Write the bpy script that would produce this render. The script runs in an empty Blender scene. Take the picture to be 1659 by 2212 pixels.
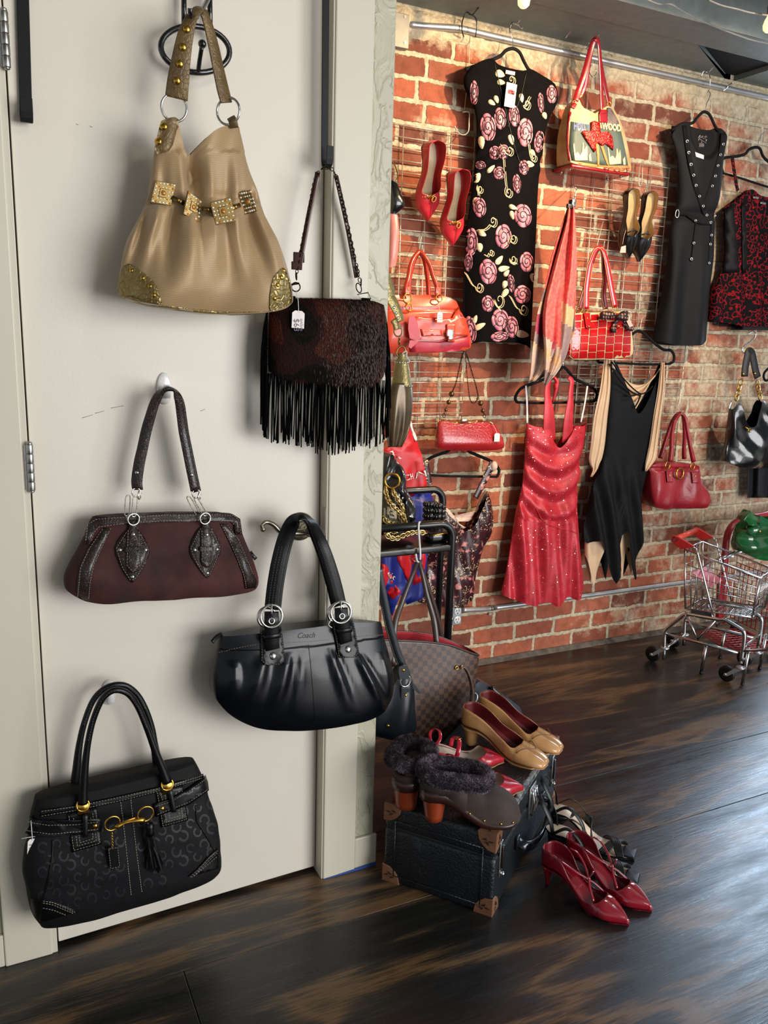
import bpy, math, random
from math import sin, cos, pi, radians
from mathutils import Vector, Matrix, noise
from mathutils.bvhtree import BVHTree
from mathutils.geometry import tessellate_polygon
SC = bpy.context.scene
COL = SC.collection
RND = random.Random(7)
# ------------------------------------------------------------------ camera
EYE = Vector((0.0, 0.0, 1.32))
FPX = 1757.9
YAW, PITCH, ROLL = radians(26.186), radians(11.5773), radians(1.66849)
FW = Vector((sin(YAW) * cos(PITCH), cos(YAW) * cos(PITCH), -sin(PITCH)))
_r = FW.cross(Vector((0, 0, 1))).normalized()
_u = _r.cross(FW)
RT = _r * cos(ROLL) + _u * sin(ROLL)
UP = -_r * sin(ROLL) + _u * cos(ROLL)
cam = bpy.data.cameras.new('camera')
cam.sensor_fit = 'HORIZONTAL'
cam.sensor_width = 36.0
cam.lens = FPX / 1659.0 * 36.0
cam.clip_start = 0.05
camo = bpy.data.objects.new('camera', cam)
COL.objects.link(camo)
camo.matrix_world = Matrix(((RT.x, UP.x, -FW.x, EYE.x), (RT.y, UP.y, -FW.y, EYE.y), (RT.z, UP.z, -FW.z, EYE.z), (0, 0, 0, 1)))
SC.camera = camo
# ------------------------------------------------------------------ light
SC.view_settings.view_transform = 'Standard'
SC.view_settings.look = 'None'
SC.view_settings.gamma = 1.0
SC.view_settings.exposure = 0.06
W = bpy.data.worlds.new('daylight')
SC.world = W
W.use_nodes = True
W.node_tree.nodes['Background'].inputs[0].default_value = (0.90, 0.95, 1.0, 1)
W.node_tree.nodes['Background'].inputs[1].default_value = 0.42
def area(name, loc, target, sx, sy, power, color):
 l = bpy.data.lights.new(name, 'AREA')
 l.shape = 'RECTANGLE'
 l.size, l.size_y = sx, sy
 l.energy = power
 l.color = color
 o = bpy.data.objects.new(name, l)
 COL.objects.link(o)
 o.location = loc
 o.rotation_euler = (Vector(target) - Vector(loc)).to_track_quat('-Z', 'Y').to_euler()
 return o
def spot(name, loc, target, power, color, ang=70, blend=0.5, size=0.03):
 l = bpy.data.lights.new(name, 'SPOT')
 l.energy = power
 l.color = color
 l.spot_size = radians(ang)
 l.spot_blend = blend
 l.shadow_soft_size = size
 o = bpy.data.objects.new(name, l)
 COL.objects.link(o)
 o.location = loc
 o.rotation_euler = (Vector(target) - Vector(loc)).to_track_quat('-Z', 'Y').to_euler()
 return o
area('front_window_light', (3.0, -2.6, 1.35), (0.5, 1.7, 0.9), 3.4, 2.3, 222, (0.97, 0.97, 0.98))
area('brick_wall_window_light', (4.08, 2.86, 1.50), (3.9, 0.0, 1.0), 1.36, 1.5, 105, (0.60, 0.78, 1.0))
spot('ceiling_spot_light', (2.15, 1.55, 2.47), (1.42, 2.76, 1.68), 125, (1.0, 0.70, 0.38), 78, 0.6)
spot('ceiling_spot_light', (2.75, 1.35, 2.47), (2.15, 2.76, 1.50), 80, (1.0, 0.76, 0.50), 85, 0.7)
spot('ceiling_spot_light', (0.9, 0.2, 2.6), (0.30, 1.7, 1.75), 18, (1.0, 0.84, 0.62), 75, 1.0, 0.12)
# ------------------------------------------------------------------ pixels <-> places
def ray(px, py):
 return FW + RT * ((px - 829.5) / FPX) + UP * ((1106.0 - py) / FPX)
def P(px, py, Y):
 d = ray(px, py)
 return EYE + d * (Y / d.y)
def PZ(px, py, z=0.0):
 d = ray(px, py)
 return EYE + d * ((z - EYE.z) / d.z)
def PX(px, py, x):
 d = ray(px, py)
 return EYE + d * (x / d.x)
def PN(px, py, p0, n):
 d = ray(px, py)
 return EYE + d * ((Vector(p0) - EYE).dot(n) / d.dot(n))
def Ps(pts, Y):
 return [P(a, b, Y) for a, b in pts]
# ------------------------------------------------------------------ materials
def lin(h):
 h = h.lstrip('#')
 out = []
 for i in (0, 2, 4):
  c = int(h[i:i + 2], 16) / 255.0
  out.append(c / 12.92 if c <= 0.04045 else ((c + 0.055) / 1.055) ** 2.4)
 return (*out, 1.0)
class NT:
 def __init__(s, name):
  s.m = bpy.data.materials.new(name)
  s.m.use_nodes = True
  s.t = s.m.node_tree
  s.b = s.t.nodes['Principled BSDF']
 def n(s, typ, **kw):
  nd = s.t.nodes.new(typ)
  for k, v in kw.items():
   if k.startswith('i_'):
    k = k[2:]
    k = int(k) if k.isdigit() else k.replace('_', ' ')
    nd.inputs[k].default_value = v
   else:
    setattr(nd, k, v)
  return nd
 def l(s, a, b):
  s.t.links.new(a, b)
 def ramp(s, fac, stops, interp='LINEAR'):
  r = s.n('ShaderNodeValToRGB')
  r.color_ramp.interpolation = interp
  e = r.color_ramp.elements
  while len(e) < len(stops):
   e.new(0.5)
  for k, (p, c) in enumerate(stops):
   e[k].position = p
   e[k].color = lin(c) if isinstance(c, str) else c
  s.l(fac, r.inputs[0])
  return r
 def coord(s, scale=(1, 1, 1), rot=(0, 0, 0), loc=(0, 0, 0)):
  tc = s.n('ShaderNodeTexCoord')
  mp = s.n('ShaderNodeMapping')
  mp.inputs['Scale'].default_value = scale
  mp.inputs['Rotation'].default_value = rot
  mp.inputs['Location'].default_value = loc
  s.l(tc.outputs['Object'], mp.inputs[0])
  return mp.outputs[0]
 def bump(s, h, strength=0.3, dist=0.001, prev=None):
  b = s.n('ShaderNodeBump')
  b.inputs['Strength'].default_value = strength
  b.inputs['Distance'].default_value = dist
  s.l(h, b.inputs['Height'])
  if prev is not None:
   s.l(prev, b.inputs['Normal'])
  s.l(b.outputs[0], s.b.inputs['Normal'])
  return b.outputs[0]
_MC = {}
def M(name, col, rough=0.5, metal=0.0, col2=None, vscale=30.0, bump=0.0, bscale=200.0, bdist=0.001, coat=0.0, sheen=0.0, spec=None, voro=False, detail=3.0, trans=0.0, alpha=1.0):
 if name in _MC:
  return _MC[name]
 t = NT(name)
 b = t.b
 b.inputs['Base Color'].default_value = lin(col)
 b.inputs['Roughness'].default_value = rough
 b.inputs['Metallic'].default_value = metal
 if coat:
  b.inputs['Coat Weight'].default_value = coat
  b.inputs['Coat Roughness'].default_value = 0.08
 if sheen:
  b.inputs['Sheen Weight'].default_value = sheen
  b.inputs['Sheen Roughness'].default_value = 0.4
  b.inputs['Sheen Tint'].default_value = lin(col2 or col)
 if spec is not None:
  b.inputs['Specular IOR Level'].default_value = spec
 if trans:
  b.inputs['Transmission Weight'].default_value = trans
 if alpha < 1:
  b.inputs['Alpha'].default_value = alpha
 co = t.coord()
 nz = t.n('ShaderNodeTexNoise', i_Scale=vscale, i_Detail=detail)
 t.l(co, nz.inputs['Vector'])
 c2 = col2 or col
 a1 = [max(0.0, v * (0.86 if not col2 else 1)) for v in lin(col)[:3]] + [1]
 r = t.ramp(nz.outputs[0], [(0.35, tuple(a1)), (0.65, c2)])
 t.l(r.outputs[0], b.inputs['Base Color'])
 if bump:
  if voro:
   v = t.n('ShaderNodeTexVoronoi', i_Scale=bscale, feature='DISTANCE_TO_EDGE')
   t.l(co, v.inputs['Vector'])
   rr = t.ramp(v.outputs['Distance'], [(0.0, (0, 0, 0, 1)), (0.12, (1, 1, 1, 1))])
   t.bump(rr.outputs[0], bump, bdist)
  else:
   n2 = t.n('ShaderNodeTexNoise', i_Scale=bscale, i_Detail=4.0)
   t.l(co, n2.inputs['Vector'])
   t.bump(n2.outputs[0], bump, bdist)
 _MC[name] = t.m
 return t.m
# ------------------------------------------------------------------ mesh builder
class MB:
 def __init__(s):
  s.v, s.f, s.mi, s.sm = [], [], [], []
  s.cur = 0
 def add(s, vs, fs, smooth=True, mi=None):
  o = len(s.v)
  s.v += [Vector(p) for p in vs]
  m = s.cur if mi is None else mi
  for f in fs:
   s.f.append([i + o for i in f])
   s.mi.append(m)
   s.sm.append(smooth)
  return s
 def grid(s, rows, closed=False, cap=False, smooth=True, mi=None, loop=False):
  n = len(rows[0])
  vs = [p for r in rows for p in r]
  fs = []
  R = len(rows)
  for i in range(R - 1 + (1 if loop else 0)):
   i2 = (i + 1) % R
   for j in range(n if closed else n - 1):
    k = (j + 1) % n
    fs.append((i * n + j, i * n + k, i2 * n + k, i2 * n + j))
  if cap and closed:
   for ri, rev in ((0, True), (R - 1, False)):
    c = sum((Vector(p) for p in rows[ri]), Vector()) / n
    vs.append(c)
    ci = len(vs) - 1
    for j in range(n):
     k = (j + 1) % n
     fs.append((ri * n + k, ri * n + j, ci) if rev else (ri * n + j, ri * n + k, ci))
  return s.add(vs, fs, smooth, mi)
 def box(s, lo, hi, mi=None, M4=None):
  lo, hi = Vector([min(a, b) for a, b in zip(lo, hi)]), Vector([max(a, b) for a, b in zip(lo, hi)])
  vs = [Vector((lo.x if i & 1 == 0 else hi.x, lo.y if i & 2 == 0 else hi.y, lo.z if i & 4 == 0 else hi.z)) for i in range(8)]
  if M4 is not None:
   vs = [M4 @ v for v in vs]
  return s.add(vs, [(0, 2, 3, 1), (4, 5, 7, 6), (0, 1, 5, 4), (2, 6, 7, 3), (0, 4, 6, 2), (1, 3, 7, 5)], False, mi)
 def rbox(s, lo, hi, r=0.004, M4=None, mi=None, seg=3):
  """box with rounded vertical and horizontal edges (superellipsoid-like shell of rings)"""
  lo, hi = Vector([min(a, b) for a, b in zip(lo, hi)]), Vector([max(a, b) for a, b in zip(lo, hi)])
  c = (lo + hi) / 2
  h = (hi - lo) / 2
  r = min(r, h.x * .99, h.y * .99, h.z * .99)
  rows = []
  prof = []
  for k in range(seg + 1):
   a = pi / 2 * k / seg
   prof.append((-h.z + r - r * cos(a), r - r * sin(a)))
  prof += [(-z, i) for z, i in reversed(prof)]
  for z, ins in prof:
   row = []
   rr = max(r - ins, 1e-5)
   for q, (sx, sy) in enumerate(((1, 1), (-1, 1), (-1, -1), (1, -1))):
    for k in range(seg + 1):
     a = pi / 2 * (q + k / seg)
     row.append(c + Vector((sx * (h.x - r) + rr * cos(a), sy * (h.y - r) + rr * sin(a), z)))
   rows.append(row)
  if M4 is not None:
   rows = [[M4 @ p for p in rw] for rw in rows]
  return s.grid(rows, True, True, True, mi)
 def tube(s, path, r, seg=8, closed=False, mi=None, sub=0, flat=1.0):
  pts = [Vector(p) for p in path]
  if sub:
   pts = smooth_path(pts, sub, closed)
  n = len(pts)
  rs = r if isinstance(r, (list, tuple)) else None
  rows = []
  up = None
  for i, p in enumerate(pts):
   a = pts[(i - 1) % n] if (closed or i > 0) else pts[i]
   b = pts[(i + 1) % n] if (closed or i < n - 1) else pts[i]
   t = (b - a)
   t = t.normalized() if t.length > 1e-9 else Vector((0, 0, 1))
   if up is None:
    up = Vector((0, 0, 1)) if abs(t.z) < 0.9 else Vector((1, 0, 0))
   x = up - t * up.dot(t)
   x = x.normalized() if x.length > 1e-6 else t.orthogonal().normalized()
   up = x
   y = t.cross(x)
   if rs:
    f = i / (n - 1) * (len(rs) - 1)
    k = min(int(f), len(rs) - 2)
    rad = rs[k] + (rs[k + 1] - rs[k]) * (f - k)
   else:
    rad = r
   rows.append([p + x * (cos(2 * pi * j / seg) * rad) + y * (sin(2 * pi * j / seg) * rad * flat) for j in range(seg)])
  return s.grid(rows, True, not closed, True, mi, loop=closed)
 def ribbon(s, path, width, thick, wdir=None, ndir=None, mi=None, sub=0, round_=True, closed=False):
  """flat strap; ndir = direction its face looks at (constant, list or callable)"""
  pts = [Vector(p) for p in path]
  if sub:
   pts = smooth_path(pts, sub, closed)
  n = len(pts)
  ws = width if isinstance(width, (list, tuple)) else [width, width]
  rows = []
  for i, p in enumerate(pts):
   a = pts[(i - 1) % n] if (closed or i > 0) else pts[i]
   b = pts[(i + 1) % n] if (closed or i < n - 1) else pts[i]
   t = (b - a)
   t = t.normalized() if t.length > 1e-9 else Vector((0, 0, 1))
   f = i / (n - 1)
   if wdir is not None:
    w = wdir(f) if callable(wdir) else Vector(wdir)
    w = (w - t * w.dot(t))
    w = w.normalized() if w.length > 1e-6 else t.orthogonal().normalized()
    nn = t.cross(w)
   else:
    nn = ndir(f) if callable(ndir) else Vector(ndir if ndir is not None else (0, -1, 0))
    nn = nn - t * nn.dot(t)
    nn = nn.normalized() if nn.length > 1e-6 else t.orthogonal().normalized()
    w = nn.cross(t)
   g = f * (len(ws) - 1)
   k = min(int(g), len(ws) - 2)
   hw = (ws[k] + (ws[k + 1] - ws[k]) * (g - k)) / 2
   h = thick / 2
   if round_:
    prof = [(-1, -.3), (-1, .3), (-.9, 1), (0, 1.15), (.9, 1), (1, .3), (1, -.3), (.9, -1), (0, -1), (-.9, -1)]
   else:
    prof = [(-1, -1), (-1, 1), (1, 1), (1, -1)]
   rows.append([p + w * (a_ * hw) + nn * (b_ * h) for a_, b_ in prof])
  return s.grid(rows, True, not closed, True if round_ else False, mi, loop=closed)
 def sphere(s, c, r, seg=12, rings=8, mi=None, M4=None, half=False):
  c = Vector(c)
  sc = Vector((r, r, r)) if not isinstance(r, (tuple, list, Vector)) else Vector(r)
  rows = []
  lo = 0.02
  for i in range(rings + 1):
   a = lo + (pi - 2 * lo) * i / rings
   row = []
   for j in range(seg):
    b = 2 * pi * j / seg
    q = Vector((sin(a) * cos(b) * sc.x, sin(a) * sin(b) * sc.y, cos(a) * sc.z))
    row.append(c + (M4 @ q if M4 is not None else q))
   rows.append(row)
  return s.grid(rows, True, True, True, mi)
 def stud(s, p, n, r, h=None, mi=None, seg=10):
  p, n = Vector(p), Vector(n).normalized()
  h = h or r * .6
  x = n.orthogonal().normalized()
  y = n.cross(x)
  rows = []
  for k in range(5):
   a = pi / 2 * k / 4
   rr = max(cos(a) * r, r * .02)
   rows.append([p + n * (sin(a) * h - .0004) + (x * cos(2 * pi * j / seg) + y * sin(2 * pi * j / seg)) * rr for j in range(seg)])
  return s.grid(rows, True, True, True, mi)
 def ring(s, c, n, R, r, seg=24, rs=8, sx=1.0, xd=None, arc=1.0, a0=0.0, mi=None):
  c, n = Vector(c), Vector(n).normalized()
  x = Vector(xd) if xd is not None else n.orthogonal()
  x = (x - n * x.dot(n)).normalized()
  y = n.cross(x)
  k = seg if arc >= 1 else seg + 1
  pts = [c + x * (R * sx * cos(a0 + 2 * pi * arc * i / seg)) + y * (R * sin(a0 + 2 * pi * arc * i / seg)) for i in range(k)]
  return s.tube(pts, r, rs, closed=(arc >= 1), mi=mi)
 def disc(s, c, n, r, h, seg=24, mi=None, bev=0.0):
  c, n = Vector(c), Vector(n).normalized()
  x = n.orthogonal().normalized()
  y = n.cross(x)
  prof = [(r - bev, 0), (r, bev), (r, h - bev), (r - bev, h)] if bev else [(r, 0), (r, h)]
  rows = [[c + n * z + (x * cos(2 * pi * j / seg) + y * sin(2 * pi * j / seg)) * q for j in range(seg)] for q, z in prof]
  return s.grid(rows, True, True, bool(bev), mi)
 def lathe(s, c, n, prof, seg=20, mi=None, sx=1.0, xd=None):
  c, n = Vector(c), Vector(n).normalized()
  x = Vector(xd) if xd is not None else n.orthogonal()
  x = (x - n * x.dot(n)).normalized()
  y = n.cross(x)
  rows = [[c + n * z + x * (cos(2 * pi * j / seg) * q * sx) + y * (sin(2 * pi * j / seg) * q) for j in range(seg)] for q, z in prof]
  return s.grid(rows, True, True, True, mi)
 def prism(s, poly, back, mi=None, smooth=False):
  """closed polygon (3D points) swept by the vector back"""
  poly = [Vector(p) for p in poly]
  n = len(poly)
  tri = tessellate_polygon([poly])
  nn = Vector()
  for i in range(n):
   nn += poly[i].cross(poly[(i + 1) % n])
  back = Vector(back)
  vs = poly + [p + back for p in poly]
  fs = []
  for t in tri:
   t = list(t)
   a, b, c = (poly[i] for i in t)
   if (b - a).cross(c - a).dot(back) > 0:
    t.reverse()
   fs.append(t)
   fs.append([i + n for i in reversed(t)])
  flip = nn.dot(back) > 0
  for i in range(n):
   j = (i + 1) % n
   fs.append((i, i + n, j + n, j) if not flip else (i, j, j + n, i + n))
  return s.add(vs, fs, smooth, mi)
 def bvh(s):
  return BVHTree.FromPolygons([tuple(v) for v in s.v], [tuple(f) for f in s.f])
 def shade(s, flag):
  s.sm = [flag] * len(s.sm)
  return s
 def build(s, name, mats, parent=None, loc=None, bevel=0.0, subsurf=0, solid=0.0):
  me = bpy.data.meshes.new(name)
  off = Vector(loc) if loc is not None else (Vector(parent['_loc']) if parent is not None and '_loc' in parent else Vector())
  me.from_pydata([tuple(v - off) for v in s.v], [], s.f)
  for m in (mats if isinstance(mats, (list, tuple)) else [mats]):
   me.materials.append(m)
  me.polygons.foreach_set('material_index', s.mi)
  me.polygons.foreach_set('use_smooth', s.sm)
  me.update()
  o = bpy.data.objects.new(name, me)
  COL.objects.link(o)
  if parent is not None:
   o.parent = parent
   if '_loc' in parent:
    o['_loc'] = list(parent['_loc'])
  else:
   o.location = off
   o['_loc'] = list(off)
  if solid:
   md = o.modifiers.new('solid', 'SOLIDIFY')
   md.thickness = solid
   md.offset = -1
  if bevel:
   md = o.modifiers.new('bevel', 'BEVEL')
   md.width = bevel
   md.segments = 2
   md.limit_method = 'ANGLE'
   md.angle_limit = radians(40)
  if subsurf:
   md = o.modifiers.new('sub', 'SUBSURF')
   md.levels = md.render_levels = subsurf
  return o
def build_each(mb, name, mats, parent=None, **kw):
 """every loose piece of the builder becomes an object of its own"""
 n = len(mb.v)
 par = list(range(n))
 def find(a):
  while par[a] != a:
   par[a] = par[par[a]]
   a = par[a]
  return a
 for f in mb.f:
  r = find(f[0])
  for q in f[1:]:
   par[find(q)] = r
 grp = {}
 for k, f in enumerate(mb.f):
  grp.setdefault(find(f[0]), []).append(k)
 out = []
 for ks in grp.values():
  m = MB()
  idx = {}
  for k in ks:
   for q in mb.f[k]:
    if q not in idx:
     idx[q] = len(m.v)
     m.v.append(mb.v[q])
   m.f.append([idx[q] for q in mb.f[k]])
   m.mi.append(mb.mi[k])
   m.sm.append(mb.sm[k])
  out.append(m.build(name, mats, parent, **kw))
 return out
def smooth_path(pts, sub=6, closed=False):
 pts = [Vector(p) for p in pts]
 n = len(pts)
 out = []
 m = n if closed else n - 1
 for i in range(m):
  p0 = pts[(i - 1) % n] if (closed or i > 0) else pts[0] * 2 - pts[1]
  p1 = pts[i]
  p2 = pts[(i + 1) % n]
  p3 = pts[(i + 2) % n] if (closed or i < n - 2) else pts[n - 1] * 2 - pts[n - 2]
  for k in range(sub):
   t = k / sub
   out.append(0.5 * ((2 * p1) + (p2 - p0) * t + (2 * p0 - 5 * p1 + 4 * p2 - p3) * t * t + (3 * p1 - p0 - 3 * p2 + p3) * t ** 3))
 if not closed:
  out.append(pts[-1])
 return out
def crv(vals, t):
 """catmull-rom through tuples of numbers at t in 0..1"""
 n = len(vals)
 f = t * (n - 1)
 i = min(int(f), n - 2)
 t = f - i
 p1, p2 = vals[i], vals[i + 1]
 p0 = vals[i - 1] if i > 0 else tuple(2 * a - b for a, b in zip(p1, p2))
 p3 = vals[i + 2] if i + 2 < n else tuple(2 * b - a for a, b in zip(p1, p2))
 return tuple(0.5 * ((2 * b) + (c - a) * t + (2 * a - 5 * b + 4 * c - d) * t * t + (3 * b - a - 3 * c + d) * t ** 3) for a, b, c, d in zip(p0, p1, p2, p3))
def lerpt(vals, t):
 n = len(vals)
 f = t * (n - 1)
 i = min(int(f), n - 2)
 t = f - i
 return tuple(a + (b - a) * t for a, b in zip(vals[i], vals[i + 1]))
def loft(mb, st, Y, n=40, m=30, p=2.4, disp=None, cap=True, mi=None, exact=False, ydir=Vector((0, 1, 0)), closed=True):
 """bag-like body: st = list of (lx, ly, rx, ry, front depth, back depth) in photo pixels on the plane y = Y"""
 L = [(tuple(P(s[0], s[1], Y)) + tuple(P(s[2], s[3], Y)) + (s[4], s[5])) for s in st]
 rows = []
 for i in range(m + 1):
  v = i / m
  q = (lerpt if exact else crv)(L, v)
  a, b = Vector(q[0:3]), Vector(q[3:6])
  df, db = max(q[6], 1e-4), max(q[7], 1e-4)
  c = (a + b) / 2
  h = (b - a) / 2
  row = []
  for j in range(n):
   th = 2 * pi * j / n
   co, si = cos(th), sin(th)
   x = math.copysign(abs(co) ** (2 / p), co)
   y = math.copysign(abs(si) ** (2 / p), si)
   d = -y * df if y > 0 else -y * db
   pt = c + h * x + ydir * d
   if disp:
    k = disp(th, v, pt)
    pt = pt + (h.normalized() * x + ydir * (-y)) * k
   row.append(pt)
  rows.append(row)
 mb.grid(rows, True, cap, True, mi)
 return rows
def onto(bvh, px, py, off=0.0):
 d = ray(px, py).normalized()
 h = bvh.ray_cast(EYE, d)
 if h[0] is None:
  nr = bvh.find_nearest(EYE + d * 2.2)
  # walk along the ray for the closest approach
  best = None
  for k in range(60):
   q = EYE + d * (1.2 + k * 0.045)
   nr = bvh.find_nearest(q)
   if nr[0] is not None and (best is None or nr[3] < best[3]):
    best = nr
  h = best
 n = h[1]
 if n.dot(d) > 0:
  n = -n
 return h[0] + n * off, n
def onpath(bvh, pts, off=0.001, sub=0):
 if sub:
  q = []
  for i in range(len(pts) - 1):
   for k in range(sub):
    t = k / sub
    q.append((pts[i][0] + (pts[i + 1][0] - pts[i][0]) * t, pts[i][1] + (pts[i + 1][1] - pts[i][1]) * t))
  q.append(pts[-1])
  pts = q
 return [onto(bvh, a, b, off)[0] for a, b in pts]
def rnd_poly(pts, k=4, closed=True):
 """smooth closed 2D outline"""
 v = smooth_path([Vector((a, b, 0)) for a, b in pts], k, closed)
 return [(q.x, q.y) for q in v]
def patch(mb, bvh, poly, off=0.0012, thick=0.0012, res=None, mi=None):
 """a piece of leather or print laid on a body: outline in photo pixels, wrapped on the surface"""
 xs = [p[0] for p in poly]
 ys = [p[1] for p in poly]
 import bmesh
 bm = bmesh.new()
 vs = [bm.verts.new((a, b, 0)) for a, b in poly]
 tri = tessellate_polygon([[Vector((a, b, 0)) for a, b in poly]])
 for t in tri:
  try:
   bm.faces.new([vs[i] for i in t])
  except ValueError:
   pass
 res = res or max(max(xs) - min(xs), max(ys) - min(ys)) / 9.0
 for _ in range(5):
  es = [e for e in bm.edges if e.calc_length() > res * 1.5]
  if not es:
   break
  bmesh.ops.subdivide_edges(bm, edges=es, cuts=1)
  bmesh.ops.triangulate(bm, faces=bm.faces[:])
 bm.verts.index_update()
 top = [onto(bvh, v.co.x, v.co.y, off + thick)[0] for v in bm.verts]
 d = [(EYE - p).normalized() for p in top]
 fs = [[v.index for v in f.verts] for f in bm.faces]
 out = []
 for f in fs:
  a, b, c = (top[i] for i in f[:3])
  if (b - a).cross(c - a).dot(EYE - a) < 0:
   f = f[::-1]
  out.append(f)
 n = len(top)
 low = [p - dd * (thick + off * .6) for p, dd in zip(top, d)]
 bnd = [[v.index for v in e.verts] for e in bm.edges if len(e.link_faces) == 1]
 bm.free()
 mb.add(top + low, out + [(a, b, b + n, a + n) for a, b in bnd], True, mi)
 return mb
def stitches(mb, pts, r=0.00045, dash=0.0035, gap=0.0022, mi=None):
 """dashed thread along a polyline of 3D points"""
 acc = 0.0
 on = True
 seg = [pts[0]]
 for i in range(len(pts) - 1):
  a, b = pts[i], pts[i + 1]
  L = (b - a).length
  if L < 1e-7:
   continue
  pos = 0.0
  while pos < L:
   need = (dash if on else gap) - acc
   if pos + need <= L:
    pos += need
    q = a + (b - a) * (pos / L)
    if on:
     seg.append(q)
     if len(seg) > 1:
      mb.tube(seg, r, 4, mi=mi)
    seg = [q]
    on = not on
    acc = 0.0
   else:
    acc += L - pos
    pos = L
  if on:
   seg.append(b)
 return mb
# ------------------------------------------------------------------ scene objects
def tag(o, label, cat, group=None):
 o['label'] = label
 o['category'] = cat
 if group:
  o['group'] = group
 return o
def thing(name, label, cat, loc, group=None):
 o = bpy.data.objects.new(name, None)
 o.empty_display_size = 0.02
 COL.objects.link(o)
 o.location = loc
 o['_loc'] = list(loc)
 return tag(o, label, cat, group)
def struct(o):
 o['kind'] = 'structure'
 return o
def copy_tree(o, parent=None):
 c = o.copy()
 COL.objects.link(c)
 c.parent = parent
 for ch in list(o.children):
  copy_tree(ch, c)
 return c
def nz(p, s):
 return noise.noise(Vector(p) * s)
def price_tag(parent, top, px_w, px_h, Y, tilt=0.0, col='#f4ece6', ink=True, hook=None, bvh=None, lines=None):
 """white string tag: top = pixel of its hole, hook = pixel where the string is tied"""
 c = P(top[0], top[1], Y)
 k = (Y / ray(*top).y) * ray(*top).length / FPX * 0.97
 w, h = px_w * k / .85, px_h * k
 R = Matrix.Rotation(tilt, 4, 'Y')
 pts = [(-.5, -.12), (-.28, .02), (.28, .02), (.5, -.12), (.5, -1), (-.5, -1)]
 poly = [c + R @ Vector((a * w, 0, b * h)) for a, b in pts]
 mb = MB()
 mb.prism(poly, (0, 0.0008, 0))
 t = mb.build('price_tag', M('tag_paper', col, .8), parent)
 if ink:
  ib = MB()
  rr = random.Random(int(top[0] * 7 + top[1]))
  for row in range(lines or 3):
   x = -.32
   zz = -.32 - row * .2
   while x < .3:
    dx = rr.uniform(.06, .14)
    a = c + R @ Vector((x * w, -.0004, (zz - .05) * h))
    b = c + R @ Vector(((x + dx * .5) * w, -.0004, (zz + .05) * h))
    d = c + R @ Vector(((x + dx) * w, -.0004, (zz - .04) * h))
    ib.tube([a, b, d], max(.0003, w * .012), 4)
    x += dx + .05
  ib.build('handwriting', M('ink', '#6b6672', .7), t)
 if hook is not None:
  h0 = hook if isinstance(hook, Vector) else P(hook[0], hook[1], Y)
  sb = MB()
  mid = (h0 + c) / 2 + Vector((0, -.004, 0))
  sb.tube([h0, mid, c + Vector((0, -.0006, -.002))], .0007, 5, sub=4)
  sb.build('string', M('string_white', '#f2f2f0', .7), t)
 return t
def crop(ox, oy, sc):
 return lambda *pts: [(ox + sc * a, oy + sc * b) for a, b in pts]
def herm(tbl, x):
 """smooth interpolation of rows (x, a, b, ...) at x"""
 if x <= tbl[0][0]:
  return tbl[0][1:]
 if x >= tbl[-1][0]:
  return tbl[-1][1:]
 for i in range(len(tbl) - 1):
  if tbl[i][0] <= x <= tbl[i + 1][0]:
   break
 a, b = tbl[i], tbl[i + 1]
 h = b[0] - a[0]
 t = (x - a[0]) / h
 def slope(k, q):
  if k <= 0 or k >= len(tbl) - 1:
   j = min(max(k, 0), len(tbl) - 2)
   return (tbl[j + 1][q] - tbl[j][q]) / (tbl[j + 1][0] - tbl[j][0])
  return (tbl[k + 1][q] - tbl[k - 1][q]) / (tbl[k + 1][0] - tbl[k - 1][0])
 out = []
 for q in range(1, len(a)):
  m0, m1 = slope(i, q) * h, slope(i + 1, q) * h
  out.append((2 * t ** 3 - 3 * t * t + 1) * a[q] + (t ** 3 - 2 * t * t + t) * m0 + (-2 * t ** 3 + 3 * t * t) * b[q] + (t ** 3 - t * t) * m1)
 return tuple(out)
def bag2(mb, edges, top, bot, Y, n=56, m=40, p=2.6, disp=None, mi=None, cap=True, capbot=True):
 """body whose rim and base follow curves: edges (y, left, right, front depth, back depth); top/bot (x fraction, y)"""
 rows = []
 for i in range(m + 1):
  v = i / m
  row = []
  for j in range(n):
   th = 2 * pi * j / n
   co, si = cos(th), sin(th)
   xf = math.copysign(abs(co) ** (2 / p), co)
   sy = math.copysign(abs(si) ** (2 / p), si)
   yt, yb = herm(top, xf)[0], herm(bot, xf)[0]
   y = yt + (yb - yt) * v
   l, r, df, db = herm(edges, y)
   px = (l + r) / 2 + xf * (r - l) / 2
   pt = P(px, y, Y)
   d = -sy * (df if sy > 0 else db)
   if disp:
    d -= (1 if sy > 0 else -.3) * disp(xf, v, px, y, sy) * min(1, abs(sy) * 3)
   pt = pt + Vector((0, d, 0))
   row.append(pt)
  rows.append(row)
 mb.grid(rows, True, False, True, mi)
 for ri, rev, go in ((0, True, cap), (m, False, capbot)):
  if go:
   rw = rows[ri]
   vs = list(rw)
   fs = []
   for j in range(n // 2):
    a, b = j, (j + 1) % n
    c, d = (n - j) % n, (n - j - 1) % n
    f = [a, b, d, c] if not rev else [c, d, b, a]
    f2 = []
    for q in f:
     if q not in f2:
      f2.append(q)
    if len(f2) > 2:
     fs.append(f2)
   mb.add(vs, fs, True, mi)
 return rows
def pxm(Y, px=900, py=900):
 """metres covered by one photo pixel on the plane y = Y (vertical)"""
 return (P(px, py, Y) - P(px, py + 10, Y)).length / 10
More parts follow.
